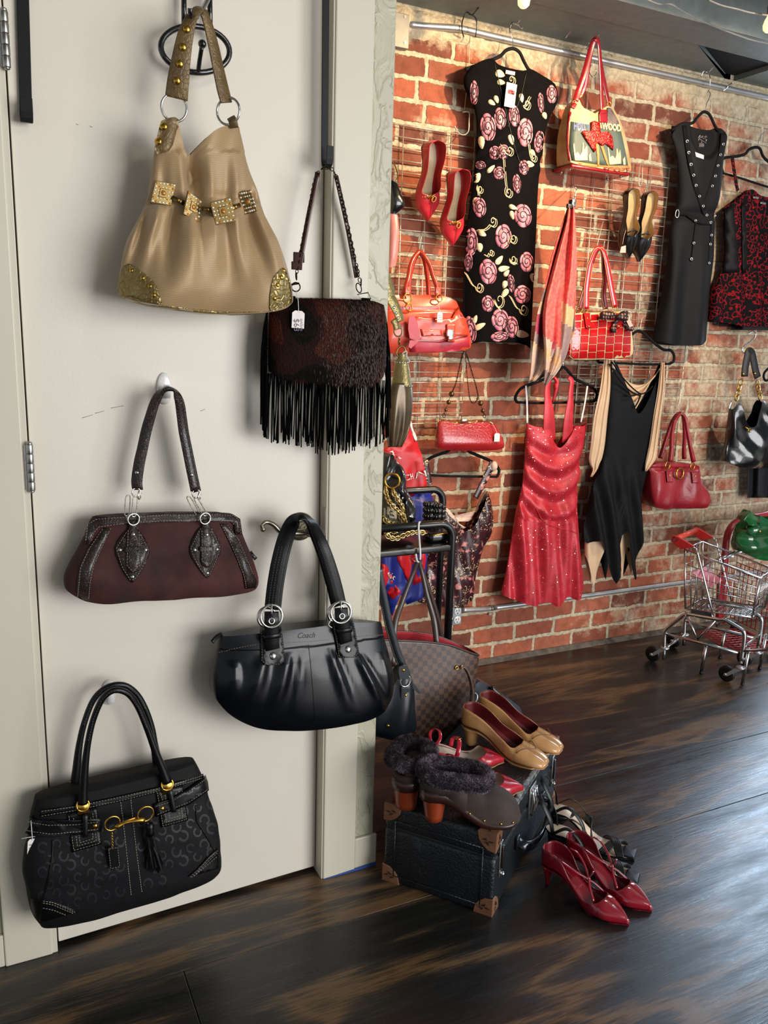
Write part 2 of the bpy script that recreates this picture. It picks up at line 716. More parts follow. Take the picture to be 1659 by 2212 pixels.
def bil(q, Ys):
 c = [P(a, b, y) for (a, b), y in zip(q, Ys)]
 def f(u, v):
  return (c[0] * (1 - u) + c[1] * u) * (1 - v) + (c[3] * (1 - u) + c[2] * u) * v
 n = (c[1] - c[0]).cross(c[3] - c[0]).normalized()
 if n.y > 0:
  n = -n
 return f, n, c
def text_mesh(mb, s, fn, h=1.0, depth=0.0, mi=None, bold=0.0, shear=0.0, n=None, spacing=1.0):
 """lettering: fn maps flat letter space (x along the line in letter heights, y up) to a 3D point"""
 cu = bpy.data.curves.new('txt', 'FONT')
 cu.body = s
 cu.size = 1.0
 cu.offset = bold
 cu.shear = shear
 cu.space_character = spacing
 cu.resolution_u = 3
 o = bpy.data.objects.new('txt', cu)
 COL.objects.link(o)
 dg = bpy.context.evaluated_depsgraph_get()
 me = o.evaluated_get(dg).to_mesh()
 vs = [Vector(v.co) for v in me.vertices]
 fs = [list(p.vertices) for p in me.polygons]
 wid = max((v.x for v in vs), default=1)
 o.evaluated_get(dg).to_mesh_clear()
 bpy.data.objects.remove(o)
 bpy.data.curves.remove(cu)
 out = [fn(v.x / wid, v.y / 0.7) for v in vs]
 o0 = len(mb.v)
 mb.add(out, fs, False, mi)
 # face the letters towards the viewer
 for k in range(len(mb.f) - len(fs), len(mb.f)):
  f = mb.f[k]
  a, b, c = mb.v[f[0]], mb.v[f[1]], mb.v[f[2]]
  if (b - a).cross(c - a).dot(EYE - a) < 0:
   mb.f[k] = f[::-1]
 return mb
def fur(mb, pts, L, wid, down=(0, 0, -1), jit=.5, lift=.4, mis=(0,), seed=1):
 """short hairs: pts = list of (point, normal, material index)"""
 rr = random.Random(seed)
 dn = Vector(down)
 for p, n, mi in pts:
  d = (dn - n * dn.dot(n))
  d = d.normalized() if d.length > 1e-5 else n.orthogonal()
  d = (d + n * lift * rr.uniform(.5, 1.5) + Vector((rr.uniform(-1, 1), rr.uniform(-1, 1), rr.uniform(-1, 1))) * jit).normalized()
  s = d.cross(n)
  s = s.normalized() * (wid * rr.uniform(.6, 1.3)) if s.length > 1e-5 else n.orthogonal() * wid
  l = L * rr.uniform(.6, 1.25)
  mid = p + d * l * .55 + n * l * .05
  mb.add([p - s, p + s, mid + s * .6, mid - s * .6, p + d * l - n * l * .1], [(0, 1, 2, 3), (3, 2, 4)], True, mi)
 return mb
def sample(mb_src, count, seed=1, keep=None):
 """random points on a body surface"""
 rr = random.Random(seed)
 tris, acc, tot = [], [], 0
 for f in mb_src.f:
  for k in range(1, len(f) - 1):
   a, b, c = mb_src.v[f[0]], mb_src.v[f[k]], mb_src.v[f[k + 1]]
   n = (b - a).cross(c - a)
   if n.length < 1e-12:
    continue
   if keep and not keep((a + b + c) / 3, n.normalized()):
    continue
   tot += n.length
   tris.append((a, b, c, n.normalized()))
   acc.append(tot)
 import bisect
 out = []
 for _ in range(count):
  i = bisect.bisect_left(acc, rr.random() * tot)
  a, b, c, n = tris[min(i, len(tris) - 1)]
  u, v = rr.random(), rr.random()
  if u + v > 1:
   u, v = 1 - u, 1 - v
  out.append((a + (b - a) * u + (c - a) * v, n))
 return out
def chain(mb, path, R, r, mi=None, step=None, sx=1.35):
 """interlocking oval links along a path"""
 pts = smooth_path(path, 10)
 step = step or R * 2 * 1.05
 acc, k = 0, 0
 last = pts[0]
 for i in range(1, len(pts)):
  acc += (pts[i] - last).length
  t = (pts[i] - last)
  last = pts[i]
  while acc >= step:
   acc -= step
   t_ = t.normalized() if t.length > 0 else Vector((0, 0, 1))
   side = Vector((0, 1, 0)) if k % 2 else Vector((1, 0, 0))
   n = (side - t_ * side.dot(t_))
   n = n.normalized() if n.length > 1e-5 else t_.orthogonal()
   mb.ring(pts[i], n, R, r, 10, 5, sx=sx, xd=t_, mi=mi)
   k += 1
 return mb
# ================================================================== setting
YD = 1.700        # wall surface around the door
YC = 1.687        # face of the casing
YB = 2.762        # brick wall
XC = 0.832        # free corner of the white wall
def paint_mat(name, c1, c2, bump, scale, dist):
 t = NT(name)
 co = t.coord()
 a = t.n('ShaderNodeTexNoise', i_Scale=2.2, i_Detail=3.0)
 t.l(co, a.inputs['Vector'])
 r = t.ramp(a.outputs[0], [(0.3, c1), (0.7, c2)])
 t.l(r.outputs[0], t.b.inputs['Base Color'])
 t.b.inputs['Roughness'].default_value = 0.42
 n = t.n('ShaderNodeTexNoise', i_Scale=scale, i_Detail=4.0)
 t.l(co, n.inputs['Vector'])
 t.bump(n.outputs[0], bump, dist)
 return t
m_door = paint_mat('door_paint', '#d9d2c4', '#d5cdbf', 0.22, 170.0, 0.0008).m
m_trim = paint_mat('trim_paint', '#cfc8b6', '#cac3b1', 0.12, 120.0, 0.0006).m
# trowelled plaster with raised ridges
t = paint_mat('plaster_paint', '#bcb8a2', '#b4b099', 0.2, 90.0, 0.001)
co = t.coord(scale=(1, 1, 0.55))
w1 = t.n('ShaderNodeTexNoise', i_Scale=16.0, i_Detail=5.0, i_Distortion=1.5)
t.l(co, w1.inputs['Vector'])
rr = t.ramp(w1.outputs[0], [(0.46, (0, 0, 0, 1)), (0.5, (1, 1, 1, 1)), (0.56, (0.55, 0.55, 0.55, 1)), (0.62, (.2, .2, .2, 1))])
t.bump(rr.outputs[0], 0.55, 0.004)
m_plaster = t.m
# stained plywood floor
t = NT('stained_plywood')
co = t.coord(scale=(.8, 4.2, 1), rot=(0, 0, radians(-5)))
n1 = t.n('ShaderNodeTexNoise', i_Scale=1.5, i_Detail=2.5, i_Distortion=0.5, i_Roughness=0.55)
t.l(co, n1.inputs['Vector'])
mul = t.n('ShaderNodeMath', operation='MULTIPLY', i_1=7.0)
t.l(n1.outputs[0], mul.inputs[0])
fr = t.n('ShaderNodeMath', operation='PINGPONG', i_1=1.0)
t.l(mul.outputs[0], fr.inputs[0])
fine = t.n('ShaderNodeTexNoise', i_Scale=26.0, i_Detail=6.0, i_Roughness=0.65)
co2 = t.coord(scale=(0.45, 6.0, 1), rot=(0, 0, radians(-4)))
t.l(co2, fine.inputs['Vector'])
addn = t.n('ShaderNodeMath', operation='MULTIPLY_ADD', i_1=1.5, i_2=-0.75)
t.l(fine.outputs[0], addn.inputs[0])
sm = t.n('ShaderNodeMath', operation='ADD')
t.l(fr.outputs[0], sm.inputs[0])
t.l(addn.outputs[0], sm.inputs[1])
big = t.n('ShaderNodeTexNoise', i_Scale=1.6, i_Detail=2.0)
t.l(t.coord(), big.inputs['Vector'])
bm_ = t.n('ShaderNodeMath', operation='MULTIPLY_ADD', i_1=1.1, i_2=-0.55)
t.l(big.outputs[0], bm_.inputs[0])
sm2 = t.n('ShaderNodeMath', operation='ADD')
t.l(sm.outputs[0], sm2.inputs[0])
t.l(bm_.outputs[0], sm2.inputs[1])
r = t.ramp(sm2.outputs[0], [(0.0, '#171716'), (0.44, '#211f1d'), (0.62, '#332a22'), (0.80, '#4b3a29'), (1.0, '#6a5034')])
t.l(r.outputs[0], t.b.inputs['Base Color'])
wear = t.n('ShaderNodeTexNoise', i_Scale=7.0, i_Detail=6.0, i_Roughness=0.7)
t.l(t.coord(scale=(.5, 3, 1)), wear.inputs['Vector'])
rw = t.ramp(wear.outputs[0], [(0.35, (0.24,) * 3 + (1,)), (0.7, (0.46,) * 3 + (1,))])
t.l(rw.outputs[0], t.b.inputs['Roughness'])
t.b.inputs['Specular IOR Level'].default_value = 0.6
b1 = t.bump(fine.outputs[0], 0.35, 0.0015)
n3 = t.n('ShaderNodeTexNoise', i_Scale=90.0, i_Detail=3.0)
t.l(t.coord(scale=(.6, 1.6, 1)), n3.inputs['Vector'])
t.bump(n3.outputs[0], 0.10, 0.0012, b1)
m_floor = t.m
# old brick
t = NT('old_brick')
tc = t.n('ShaderNodeTexCoord')
sx = t.n('ShaderNodeSeparateXYZ')
t.l(tc.outputs['Object'], sx.inputs[0])
dn = t.n('ShaderNodeTexNoise', i_Scale=9.0, i_Detail=5.0, i_Roughness=0.65)
t.l(tc.outputs['Object'], dn.inputs['Vector'])
dsep = t.n('ShaderNodeSeparateXYZ')
t.l(dn.outputs['Color'], dsep.inputs[0])
d2 = t.n('ShaderNodeTexNoise', i_Scale=45.0, i_Detail=3.0)
t.l(tc.outputs['Object'], d2.inputs['Vector'])
d2s = t.n('ShaderNodeSeparateXYZ')
t.l(d2.outputs['Color'], d2s.inputs[0])
def jit(axis, nsock, amp, nsock2, amp2, base):
 a = t.n('ShaderNodeMath', operation='MULTIPLY_ADD', i_1=amp, i_2=-amp / 2 + base)
 t.l(nsock, a.inputs[0])
 a2 = t.n('ShaderNodeMath', operation='MULTIPLY_ADD', i_1=amp2, i_2=-amp2 / 2)
 t.l(nsock2, a2.inputs[0])
 b = t.n('ShaderNodeMath', operation='ADD')
 t.l(axis, b.inputs[0])
 t.l(a.outputs[0], b.inputs[1])
 c = t.n('ShaderNodeMath', operation='ADD')
 t.l(b.outputs[0], c.inputs[0])
 t.l(a2.outputs[0], c.inputs[1])
 return c.outputs[0]
cx = t.n('ShaderNodeCombineXYZ')
t.l(jit(sx.outputs['X'], dsep.outputs[0], 0.026, d2s.outputs[0], 0.012, 0.01), cx.inputs[0])
t.l(jit(sx.outputs['Z'], dsep.outputs[1], 0.020, d2s.outputs[1], 0.012, 0.0746 * 0.94), cx.inputs[1])
br = t.n('ShaderNodeTexBrick', offset=0.5, offset_frequency=2, squash=0.72, squash_frequency=5)
t.l(cx.outputs[0], br.inputs['Vector'])
br.inputs['Scale'].default_value = 1.0
br.inputs['Mortar Size'].default_value = 0.0098
br.inputs['Mortar Smooth'].default_value = 0.35
br.inputs['Bias'].default_value = 0.0
br.inputs['Brick Width'].default_value = 0.212
br.inputs['Row Height'].default_value = 0.0746
br.inputs['Color1'].default_value = (0, 0, 0, 1)
br.inputs['Color2'].default_value = (1, 1, 1, 1)
br.inputs['Mortar'].default_value = (0.5, 0.5, 0.5, 1)
bcol = t.ramp(br.outputs['Color'], [(0.0, '#6d3b2c'), (0.25, '#934e37'), (0.5, '#a85a3f'), (0.75, '#b4684c'), (1.0, '#7d4534')])
mot = t.n('ShaderNodeTexNoise', i_Scale=22.0, i_Detail=6.0, i_Roughness=0.7)
t.l(tc.outputs['Object'], mot.inputs['Vector'])
mr = t.ramp(mot.outputs[0], [(0.28, (0.62, .58, .55, 1)), (0.55, (1, 1, 1, 1)), (0.8, (1.15, 1.08, 1.05, 1))])
mx = t.n('ShaderNodeMix', data_type='RGBA', blend_type='MULTIPLY')
mx.inputs[0].default_value = 1.0
t.l(bcol.outputs[0], mx.inputs[6])
t.l(mr.outputs[0], mx.inputs[7])
# lime wash remnants and smeared mortar over the bricks
lw = t.n('ShaderNodeTexNoise', i_Scale=5.5, i_Detail=9.0, i_Roughness=0.72)
t.l(tc.outputs['Object'], lw.inputs['Vector'])
zr = t.n('ShaderNodeMapRange')
zr.inputs['From Min'].default_value = 2.2
zr.inputs['From Max'].default_value = 3.4
zr.inputs['To Min'].default_value = -0.06
zr.inputs['To Max'].default_value = 0.17
t.l(sx.outputs['X'], zr.inputs['Value'])
zt = t.n('ShaderNodeMapRange')
zt.inputs['From Min'].default_value = 2.28
zt.inputs['From Max'].default_value = 2.42
zt.inputs['To Min'].default_value = 0.0
zt.inputs['To Max'].default_value = 0.34
t.l(sx.outputs['Z'], zt.inputs['Value'])
s1 = t.n('ShaderNodeMath', operation='ADD')
t.l(lw.outputs[0], s1.inputs[0])
t.l(zr.outputs[0], s1.inputs[1])
s2 = t.n('ShaderNodeMath', operation='ADD')
t.l(s1.outputs[0], s2.inputs[0])
t.l(zt.outputs[0], s2.inputs[1])
lr = t.ramp(s2.outputs[0], [(0.53, (0, 0, 0, 1)), (0.66, (0.75, .75, .75, 1)), (0.8, (1, 1, 1, 1))])
mort = t.n('ShaderNodeTexNoise', i_Scale=60.0, i_Detail=5.0)
t.l(tc.outputs['Object'], mort.inputs['Vector'])
mcol = t.ramp(mort.outputs[0], [(0.25, '#9a8a71'), (0.6, '#c9ba9e'), (0.85, '#ddd1b9')])
mx2 = t.n('ShaderNodeMix', data_type='RGBA')
t.l(br.outputs['Fac'], mx2.inputs[0])
t.l(mx.outputs[2], mx2.inputs[6])
t.l(mcol.outputs[0], mx2.inputs[7])
mx3 = t.n('ShaderNodeMix', data_type='RGBA')
t.l(lr.outputs[0], mx3.inputs[0])
t.l(mx2.outputs[2], mx3.inputs[6])
t.l(mcol.outputs[0], mx3.inputs[7])
t.l(mx3.outputs[2], t.b.inputs['Base Color'])
t.b.inputs['Roughness'].default_value = 0.85
inv = t.n('ShaderNodeMath', operation='SUBTRACT', i_0=1.0)
t.l(br.outputs['Fac'], inv.inputs[1])
bb = t.bump(inv.outputs[0], 0.75, 0.010)
b2 = t.bump(mort.outputs[0], 0.5, 0.005, bb)
t.bump(lw.outputs[0], 0.6, 0.012, b2)
m_brick = t.m
m_dark = M('ceiling_grey_paint', '#7c8482', .6, bump=.2, bscale=60, bdist=.002)
m_black = M('black_gap', '#0a0a0a', .9)
m_chrome = M('chrome', '#d8d8da', .16, 1.0)
m_steel = M('brushed_steel', '#b9b7b2', .32, 1.0)
m_nickel = M('satin_nickel', '#a59d8b', .30, 1.0)
m_galv = M('galvanised_steel', '#cfd0d1', .32, .75, col2='#c0c1c3', vscale=12)
m_gold = M('gold_metal', '#d4a64a', .25, 1.0)
m_agold = M('antique_gold_metal', '#8d7442', .32, 1.0)
m_silver = M('silver_metal', '#d9d6d0', .2, 1.0)
m_iron = M('black_enamel_iron', '#101012', .22, 0.0, coat=.6, bump=.15, bscale=60, bdist=.002)
m_strip = M('black_coated_steel', '#0a0b0c', .5, spec=.25, bump=.08, bscale=40)
# floor
mb = MB()
for x0, x1, y0, y1 in ((-3.0, .304, -3.2, 1.525), (.3055, 6.5, -3.2, 1.525), (-3.0, 6.5, 1.5265, 1.816), (-3.0, 6.5, 1.8175, 3.0)):
 mb.box((x0, y0, -0.03), (x1, y1, 0.0))
mb.box((-3.0, -3.2, -0.06), (6.5, 3.0, -0.031))
struct(mb.build('floor', m_floor, bevel=.0012))
# the white wall with its door recess
xl, xr = 0.064, 0.689       # casing edges
mb = MB()
mb.box((-2.5, YD, 0), (xl - .012, YB + .3, 2.9))
mb.box((xr + .012, YD, 0), (XC, YB + .3, 2.9))
mb.box((xl - .012, YD, 2.12), (xr + .012, YB + .3, 2.9))
mb.box((xl - .012, YD + .09, 0), (xr + .012, YB + .3, 2.12))
struct(mb.build('wall_left', m_plaster, bevel=.004))
# jambs and stop
mb = MB()
mb.box((xl - .012, YC + .004, 0.0), (xl + .004, YD + .09, 2.10))
mb.box((xr - .004, YC + .004, 0.0), (xr + .012, YD + .09, 2.10))
mb.box((xr - .016, YD + .052, 0.0), (xr - .004, YD + .09, 2.10))
struct(mb.build('trim_1', m_trim, bevel=.0015))
# casing boards
mb = MB()
mb.box((-0.036, YC, 0.0), (xl - .006, YD, 2.16))
struct(mb.build('trim_2', m_trim, bevel=.003))
mb = MB()
mb.box((xr, YC, 0.0), (0.776, YD, 2.16))
struct(mb.build('trim_3', m_trim, bevel=.003))
mb = MB()
mb.box((0.776, YC + .003, 0.0), (XC + .006, YD, 0.088))
struct(mb.build('baseboard_right', m_trim, bevel=.003))
mb = MB()
mb.box((-2.5, YC + .003, 0.0), (-0.036, YD, 0.075))
struct(mb.build('baseboard_left', m_trim, bevel=.003))
# strip of blue masking tape where the casing meets the floor
tp = MB()
a, b_ = PZ(700, 1903), PZ(808, 1877)
tp.prism([(0.692, YC - .0006, .0), (0.836, YC - .0006, .0), (0.836, YC - .0006, .010), (0.765, YC - .0006, .006), (0.692, YC - .0006, .002)], (0, .0005, 0))
tag(tp.build('masking_tape', M('blue_tape', '#2c4f9a', .6)), 'blue strip of masking tape along the foot of the white door trim', 'tape')
# door
dl, dr = (0.0715, YD + .006), (0.683, YD + .030)
dv = Vector((dr[0] - dl[0], dr[1] - dl[1], 0))
dn_ = Vector((dv.y, -dv.x, 0)).normalized()
mb = MB()
c0, c1 = Vector((*dl, .012)), Vector((*dr, .012))
mb.prism([c0, c1, c1 + Vector((0, 0, 2.08)), c0 + Vector((0, 0, 2.08))], -dn_ * .036)
door = mb.build('door_1', m_door, bevel=.002)
struct(door)
def YDOOR(x):
 return dl[1] + (x - dl[0]) / dv.x * dv.y
# scratches on the paint
sc_ = MB()
for a, b in (((178, 903), (202, 896)), ((206, 893), (226, 888)), ((240, 882), (268, 877)), ((436, 889), (446, 885)), ((165, 267), (170, 269)), ((194, 271), (200, 274))):
 pa, pb = P(*a, YDOOR(.1) + .0), P(*b, YDOOR(.1))
 for q in (pa, pb):
  q.y = YDOOR(q.x) - .0003
 sc_.ribbon([pa, (pa + pb) / 2, pb], .0012, .0004, ndir=(0, -1, 0))
sc_.build('scuff_mark', M('scuff', '#a49c8e', .8), door)
# hinges
for py in (86, 1010):
 hb = MB()
 c = P(64 if py > 500 else 5.5, py, YC)
 x = .0705
 for k in range(5):
  z = c.z + .045 - k * .018
  hb.lathe((x, YC - .004, z - .0172), (0, 0, 1), [(.0062, 0), (.0066, .001), (.0066, .016), (.0062, .017)], 14)
 hb.sphere((x, YC - .004, c.z + .047), (.0058, .0058, .004), 10, 6)
 hb.sphere((x, YC - .004, c.z - .046), (.0052, .0052, .003), 10, 6)
 hb.box((x - .010, YC + .0005, c.z - .043), (x - .002, YC + .003, c.z + .044))
 hb.build('hinge', m_steel, door)
# lever handle
lv = Vector((0.6165, YDOOR(.6165), 0))
lv = P(648, 1137, YDOOR(.62))
lv.y = YDOOR(lv.x)
hb = MB()
hb.lathe(lv, (0, -1, 0), [(.033, 0), (.0335, .003), (.031, .007), (.027, .0085), (.020, .010), (.013, .012), (.0115, .03), (.011, .055)], 30)
hb.build('rosette', m_nickel, door)
hb = MB()
e0 = lv + Vector((0.004, -.052, 0.001))
hb.lathe(e0 + Vector((0, .008, 0)), (0, -1, 0), [(.010, 0), (.014, .004), (.0145, .012), (.0135, .016), (.011, .017), (.0105, .0155), (.009, .016), (.004, .0165)], 24)
pth = [e0, e0 + Vector((-.018, 0, -.003)), P(612, 1150, e0.y), P(590, 1133, e0.y), P(575, 1128, e0.y), P(566, 1134, e0.y), P(568, 1143, e0.y)]
hb.tube(pth, [.009, .0085, .0072, .006, .0055, .0052, .005], 12, sub=6)
hb.sphere(pth[-1], .0068, 12, 8)
hb.build('lever', m_nickel, door)
# strike plate edge shows in the gap
hb = MB()
q = P(700, 1125, YC)
hb.box((xr - .0045, YC + .006, q.z - .035), (xr - .001, YC + .026, q.z + .028))
hb.build('strike_plate', m_steel, door)
# brick wall with a window opening beyond the frame
wx0, wx1, wz0, wz1 = 3.42, 4.74, 0.75, 2.25
mb = MB()
mb.box((XC - .05, YB, 0), (wx0, YB + .25, 2.9))
mb.box((wx1, YB, 0), (6.5, YB + .25, 2.9))
mb.box((wx0, YB, 0), (wx1, YB + .25, wz0))
mb.box((wx0, YB, wz1), (wx1, YB + .25, 2.9))
struct(mb.build('wall_back', m_brick))
mb = MB()
for a, b in (((wx0, wz0), (wx1, wz0 + .05)), ((wx0, wz1 - .05), (wx1, wz1)), ((wx0, wz0), (wx0 + .05, wz1)), ((wx1 - .05, wz0), (wx1, wz1)), (((wx0 + wx1) / 2 - .02, wz0), ((wx0 + wx1) / 2 + .02, wz1))):
 mb.box((a[0], YB + .05, a[1]), (b[0], YB + .09, b[1]))
struct(mb.build('window_1', m_trim, bevel=.003))
# low strip where the brick meets the floor
mb = MB()
mb.prism([(XC, YB - .028, 0), (XC, YB + .01, 0), (XC, YB + .01, .018), (XC, YB - .006, .015)], (wx1, 0, 0))
struct(mb.build('baseboard_back', M('dusty_strip', '#6d655c', .7, col2='#4b443d', vscale=25, bump=.4, bscale=40, bdist=.003)))
# raw mortar ledge under the soffit
mb = MB()
rows = []
for i in range(160):
 x = XC + i * .0175
 d = .012 + .014 * abs(nz((x, 3, 1), 9)) + .01 * nz((x, 0, 0), 30)
 lowz = 2.375 + .02 * nz((x, 7, 2), 6) + .014 * nz((x, 2, 2), 25)
 rows.append([Vector((x, YB + .002, 2.46)), Vector((x, YB - d, 2.455)), Vector((x, YB - d * 1.2, 2.42 + .008 * nz((x, 5, 5), 40))), Vector((x, YB - d * .8, (lowz + 2.40) / 2)), Vector((x, YB + .002, lowz))])
mb.grid(rows)
struct(mb.build('trim_4', M('rough_mortar', '#b5a385', .9, col2='#d0c2a4', vscale=60, bump=.9, bscale=90, bdist=.006)))
# ceiling: boards and joists painted dark grey
mb = MB()
ZC = 2.47
o1, o2 = PZ(1505, 93, ZC), PZ(1570, 175, ZC)
mb.prism([(XC, YB, ZC), (o2.x, YB, ZC), (o2.x, o2.y, ZC), (o1.x, o1.y, ZC), (XC, o1.y, ZC)], (0, 0, .03))
o3 = PZ(1659, 152, ZC)
mb.prism([(o2.x + .02, YB, ZC), (6.5, YB, ZC), (6.5, o3.y - .25, ZC), (o3.x, o3.y, ZC), (o2.x + .02, o2.y + .03, ZC)], (0, 0, .03))
yj = PZ(1400, 67, ZC).y
mb.box((XC - 1.0, yj - .16, ZC - .004), (6.5, yj, ZC + .16))
mb.box((-3.0, -3.2, ZC + .14), (6.5, YB, ZC + .2))
mb.box((-3.0, yj - .70, ZC - .0), (6.5, yj - .58, ZC + .15))
struct(mb.build('ceiling', m_dark, bevel=.004))
mb = MB()
mb.box((XC - .05, yj - .05, ZC + .02), (6.4, YB, ZC + .135))  # black block standing in for the darkness inside the ceiling opening
struct(mb.build('ceiling_gap_shade', m_black))
# far right and rear walls of the shop (out of frame): window front to the right of the camera
mb = MB()
mb.box((6.4, -3.2, 0), (6.5, 3.0, .7))
mb.box((6.4, -3.2, 2.4), (6.5, 3.0, 2.7))
mb.box((6.4, 1.2, .7), (6.5, 3.0, 2.4))
struct(mb.build('wall_right', m_trim))
# ================================================================== things on the white door
m_goldfab = NT('gold_ribbed_satin')
_t = m_goldfab
_co = _t.coord(rot=(0, radians(6), 0))
_w = _t.n('ShaderNodeTexWave', wave_type='BANDS', bands_direction='Z', i_Scale=190.0, i_Distortion=0.4)
_t.l(_co, _w.inputs['Vector'])
_r = _t.ramp(_w.outputs['Fac'], [(0.0, '#8f7350'), (1.0, '#b3966c')])
_t.l(_r.outputs[0], _t.b.inputs['Base Color'])
_t.b.inputs['Roughness'].default_value = 0.46
_t.b.inputs['Metallic'].default_value = 0.12
_t.b.inputs['Sheen Weight'].default_value = 0.3
_t.bump(_w.outputs['Fac'], 0.25, 0.0006)
m_goldfab = _t.m
m_goldcroc = M('gold_croc_leather', '#7d6a3c', .32, .55, col2='#a08c58', vscale=14, bump=.8, bscale=95, bdist=.0012, voro=True)
m_bronzecroc = M('bronze_strap_leather', '#5d4a2c', .42, .2, col2='#77603a', vscale=25, bump=.4, bscale=120, bdist=.001, voro=True)
m_darkin = M('dark_lining', '#2b2118', .8)
m_amber = M('amber_crystal', '#a8641c', .05, 0.0, coat=1.0)
m_crystal = M('clear_crystal', '#e9e2cf', .06, 0.5, coat=1.0)
# ---------- over-door hooks
t_ = thing('over_door_hook', 'black scrolled iron hook with an oval ring and ball, holding the gold bag', 'hook', P(425, 100, 1.69))
mb = MB()
for px in (397, 453):
 mb.tube([P(px, -30, 1.692), P(px + 1, 57 if px < 420 else 75, 1.692)], .0052, 10)
build_each(mb, 'rod', m_iron, t_)
mb = MB()
c = P(423, 107, 1.685)
ex, ey = (P(497, 113, 1.685) - P(349, 101, 1.685)) / 2, (P(423, 57, 1.685) - P(423, 157, 1.685)) / 2
mb.tube([c + ex * cos(a * pi / 20) + ey * sin(a * pi / 20) for a in range(40)], .0056, 10, closed=True)
mb.build('ring', m_iron, t_)
mb = MB()
mb.tube([P(428, 157, 1.683), P(431, 132, 1.672), P(436, 100, 1.655)], .0042, 10, sub=4)
mb.sphere(P(437, 95, 1.652), .0078, 14, 10)
mb.build('ball_prong', m_iron, t_)
mb = MB()
mb.tube([P(455, -20, 1.69), P(446, 5, 1.660), P(432, 28, 1.62), P(420, 38, 1.595), P(412, 30, 1.575), P(411, 18, 1.57)], .0048, 10, sub=5)
mb.build('hook_arm', m_iron, t_)
def strap_hook(name, label, xt, xb, yb, front, w, Y):
 a = P(xt, -40, Y)
 b = P(xb, yb, Y)
 t = thing(name, label, 'hook', b)
 mb = MB()
 path = [a, b + Vector((0, 0, .012))]
 up_ = P(xb, yb - front, Y)
 zb = b.z
 pts = [a + (b - a) * k / 6 for k in range(6)]
 pts += [b + Vector((0, 0, .016)), b + Vector((0, -.002, .006)), b + Vector((0, -.008, 0)), b + Vector((0, -.018, -.001)), b + Vector((0, -.026, .004)), b + Vector((0, -.029, .013)), b + Vector((0, -.029, up_.z - zb))]
 mb.ribbon(pts, w, .003, wdir=(1, 0, 0), round_=False)
 mb.build('strap_bar', m_strip, t, bevel=.0008)
 return t
strap_hook('strap_hook', 'black flat metal over-door hook at the hinge side, empty', 48, 57, 266, 46, .0205, 1.699)
strap_hook('strap_hook', 'black flat metal over-door hook at the latch side, holding the fringed bag', 704, 701, 363, 42, .0150, 1.690)
# ---------- gold bag
k0 = crop(230, 0, .3165)
YG = 1.612
edges = [(255, 350, 512, .012, .012), (300, 338, 522, .020, .018), (350, 330, 532, .026, .02), (405, 322, 552, .030, .022), (435, 316, 562, .034, .024), (470, 300, 568, .044, .030), (520, 274, 590, .056, .034), (580, 260, 612, .064, .026), (625, 255, 626, .066, .026), (655, 258, 629, .058, .026), (690, 280, 610, .040, .03)]
top = [(-1, 262), (-.62, 260), (-.46, 295), (-.28, 338), (-.1, 322), (.3, 288), (.8, 271), (1, 274)]
bot = [(-1, 636), (-.85, 652), (-.4, 668), (0, 679), (.6, 677), (.88, 668), (1, 650)]
def gdisp(xf, v, px, y, sy):
 d = 0.0
 # deep fold below the dip of the rim
 g = math.exp(-((px - (408 + (y - 340) * .12)) / 15.0) ** 2)
 d -= .046 * g * max(0, 1 - abs(y - 385) / 75)
 # gathers fanning out of the belt
 if y > 440:
  a = (px - 437) / (1 + (y - 440) * .0026)
  f = max(0, 1 - (y - 440) / 190)
  d += .019 * f * min(1, (y - 440) / 40) * (sin(a * .125 + .6 + .5 * sin(a * .04)) + .4 * sin(a * .25 + 2))
  d += .014 * sin(a * .043 + y * .016) * min(1, (y - 440) / 80)
 elif y > 330:
  d += .007 * (y - 330) / 110 * (sin(px * .10 + 1) + .4 * sin(px * .23))
 else:
  d += .007 * sin(px * .06 + y * .02)
 # cinch
 d -= .010 * math.exp(-((y - 432) / 14.0) ** 2)
 return d
gb = thing('gold_shoulder_bag', 'gold satin slouchy shoulder bag with a jewelled belt, on the scrolled hook', 'handbag', P(440, 670, YG))
mb = MB()
bag2(mb, edges, top, bot, YG, 110, 90, 2.5, gdisp, cap=False)
# darker inside at the rim
mb.build('body', m_goldfab, gb)
GB = mb.bvh()
mb = MB()
ip = [(388, 300), (396, 322), (404, 336), (416, 334), (430, 318), (446, 306), (452, 330), (425, 345), (404, 345), (392, 330)]
mb.prism([P(a, b, YG + .018) for a, b in ip], (0, .002, 0))
mb.build('lining', m_darkin, gb)
for poly, studs in ((k0((150, 1800), (200, 1825), (250, 1860), (330, 1930), (365, 2010), (375, 2075), (280, 2060), (180, 2020), (112, 2036), (88, 1990), (84, 1950), (108, 1860)), k0((175, 1850), (250, 1900), (300, 1955), (325, 2015))),
     (k0((1205, 1828), (1150, 1885), (1122, 1960), (1113, 2040), (1118, 2118), (1180, 2100), (1240, 2076), (1258, 2050), (1250, 1960), (1232, 1890)), k0((1205, 1848), (1190, 1895), (1165, 1945), (1145, 2035)))):
 mb = MB()
 patch(mb, GB, rnd_poly(poly, 3), .0015, .0014)
 c = mb.build('corner_patch', m_goldcroc, gb)
 s = MB()
 for q in studs:
  p, n = onto(GB, *q, .003)
  s.stud(p, n, .0045)
 build_each(s, 'stud', m_gold, c)
mb = MB()
base = k0((105, 2040), (180, 2022), (280, 2062), (375, 2078), (600, 2105), (850, 2128), (1118, 2120), (1120, 2135), (850, 2146), (600, 2128), (300, 2090))
patch(mb, GB, base, .001, .001)
mb.build('base_panel', m_goldcroc, gb)
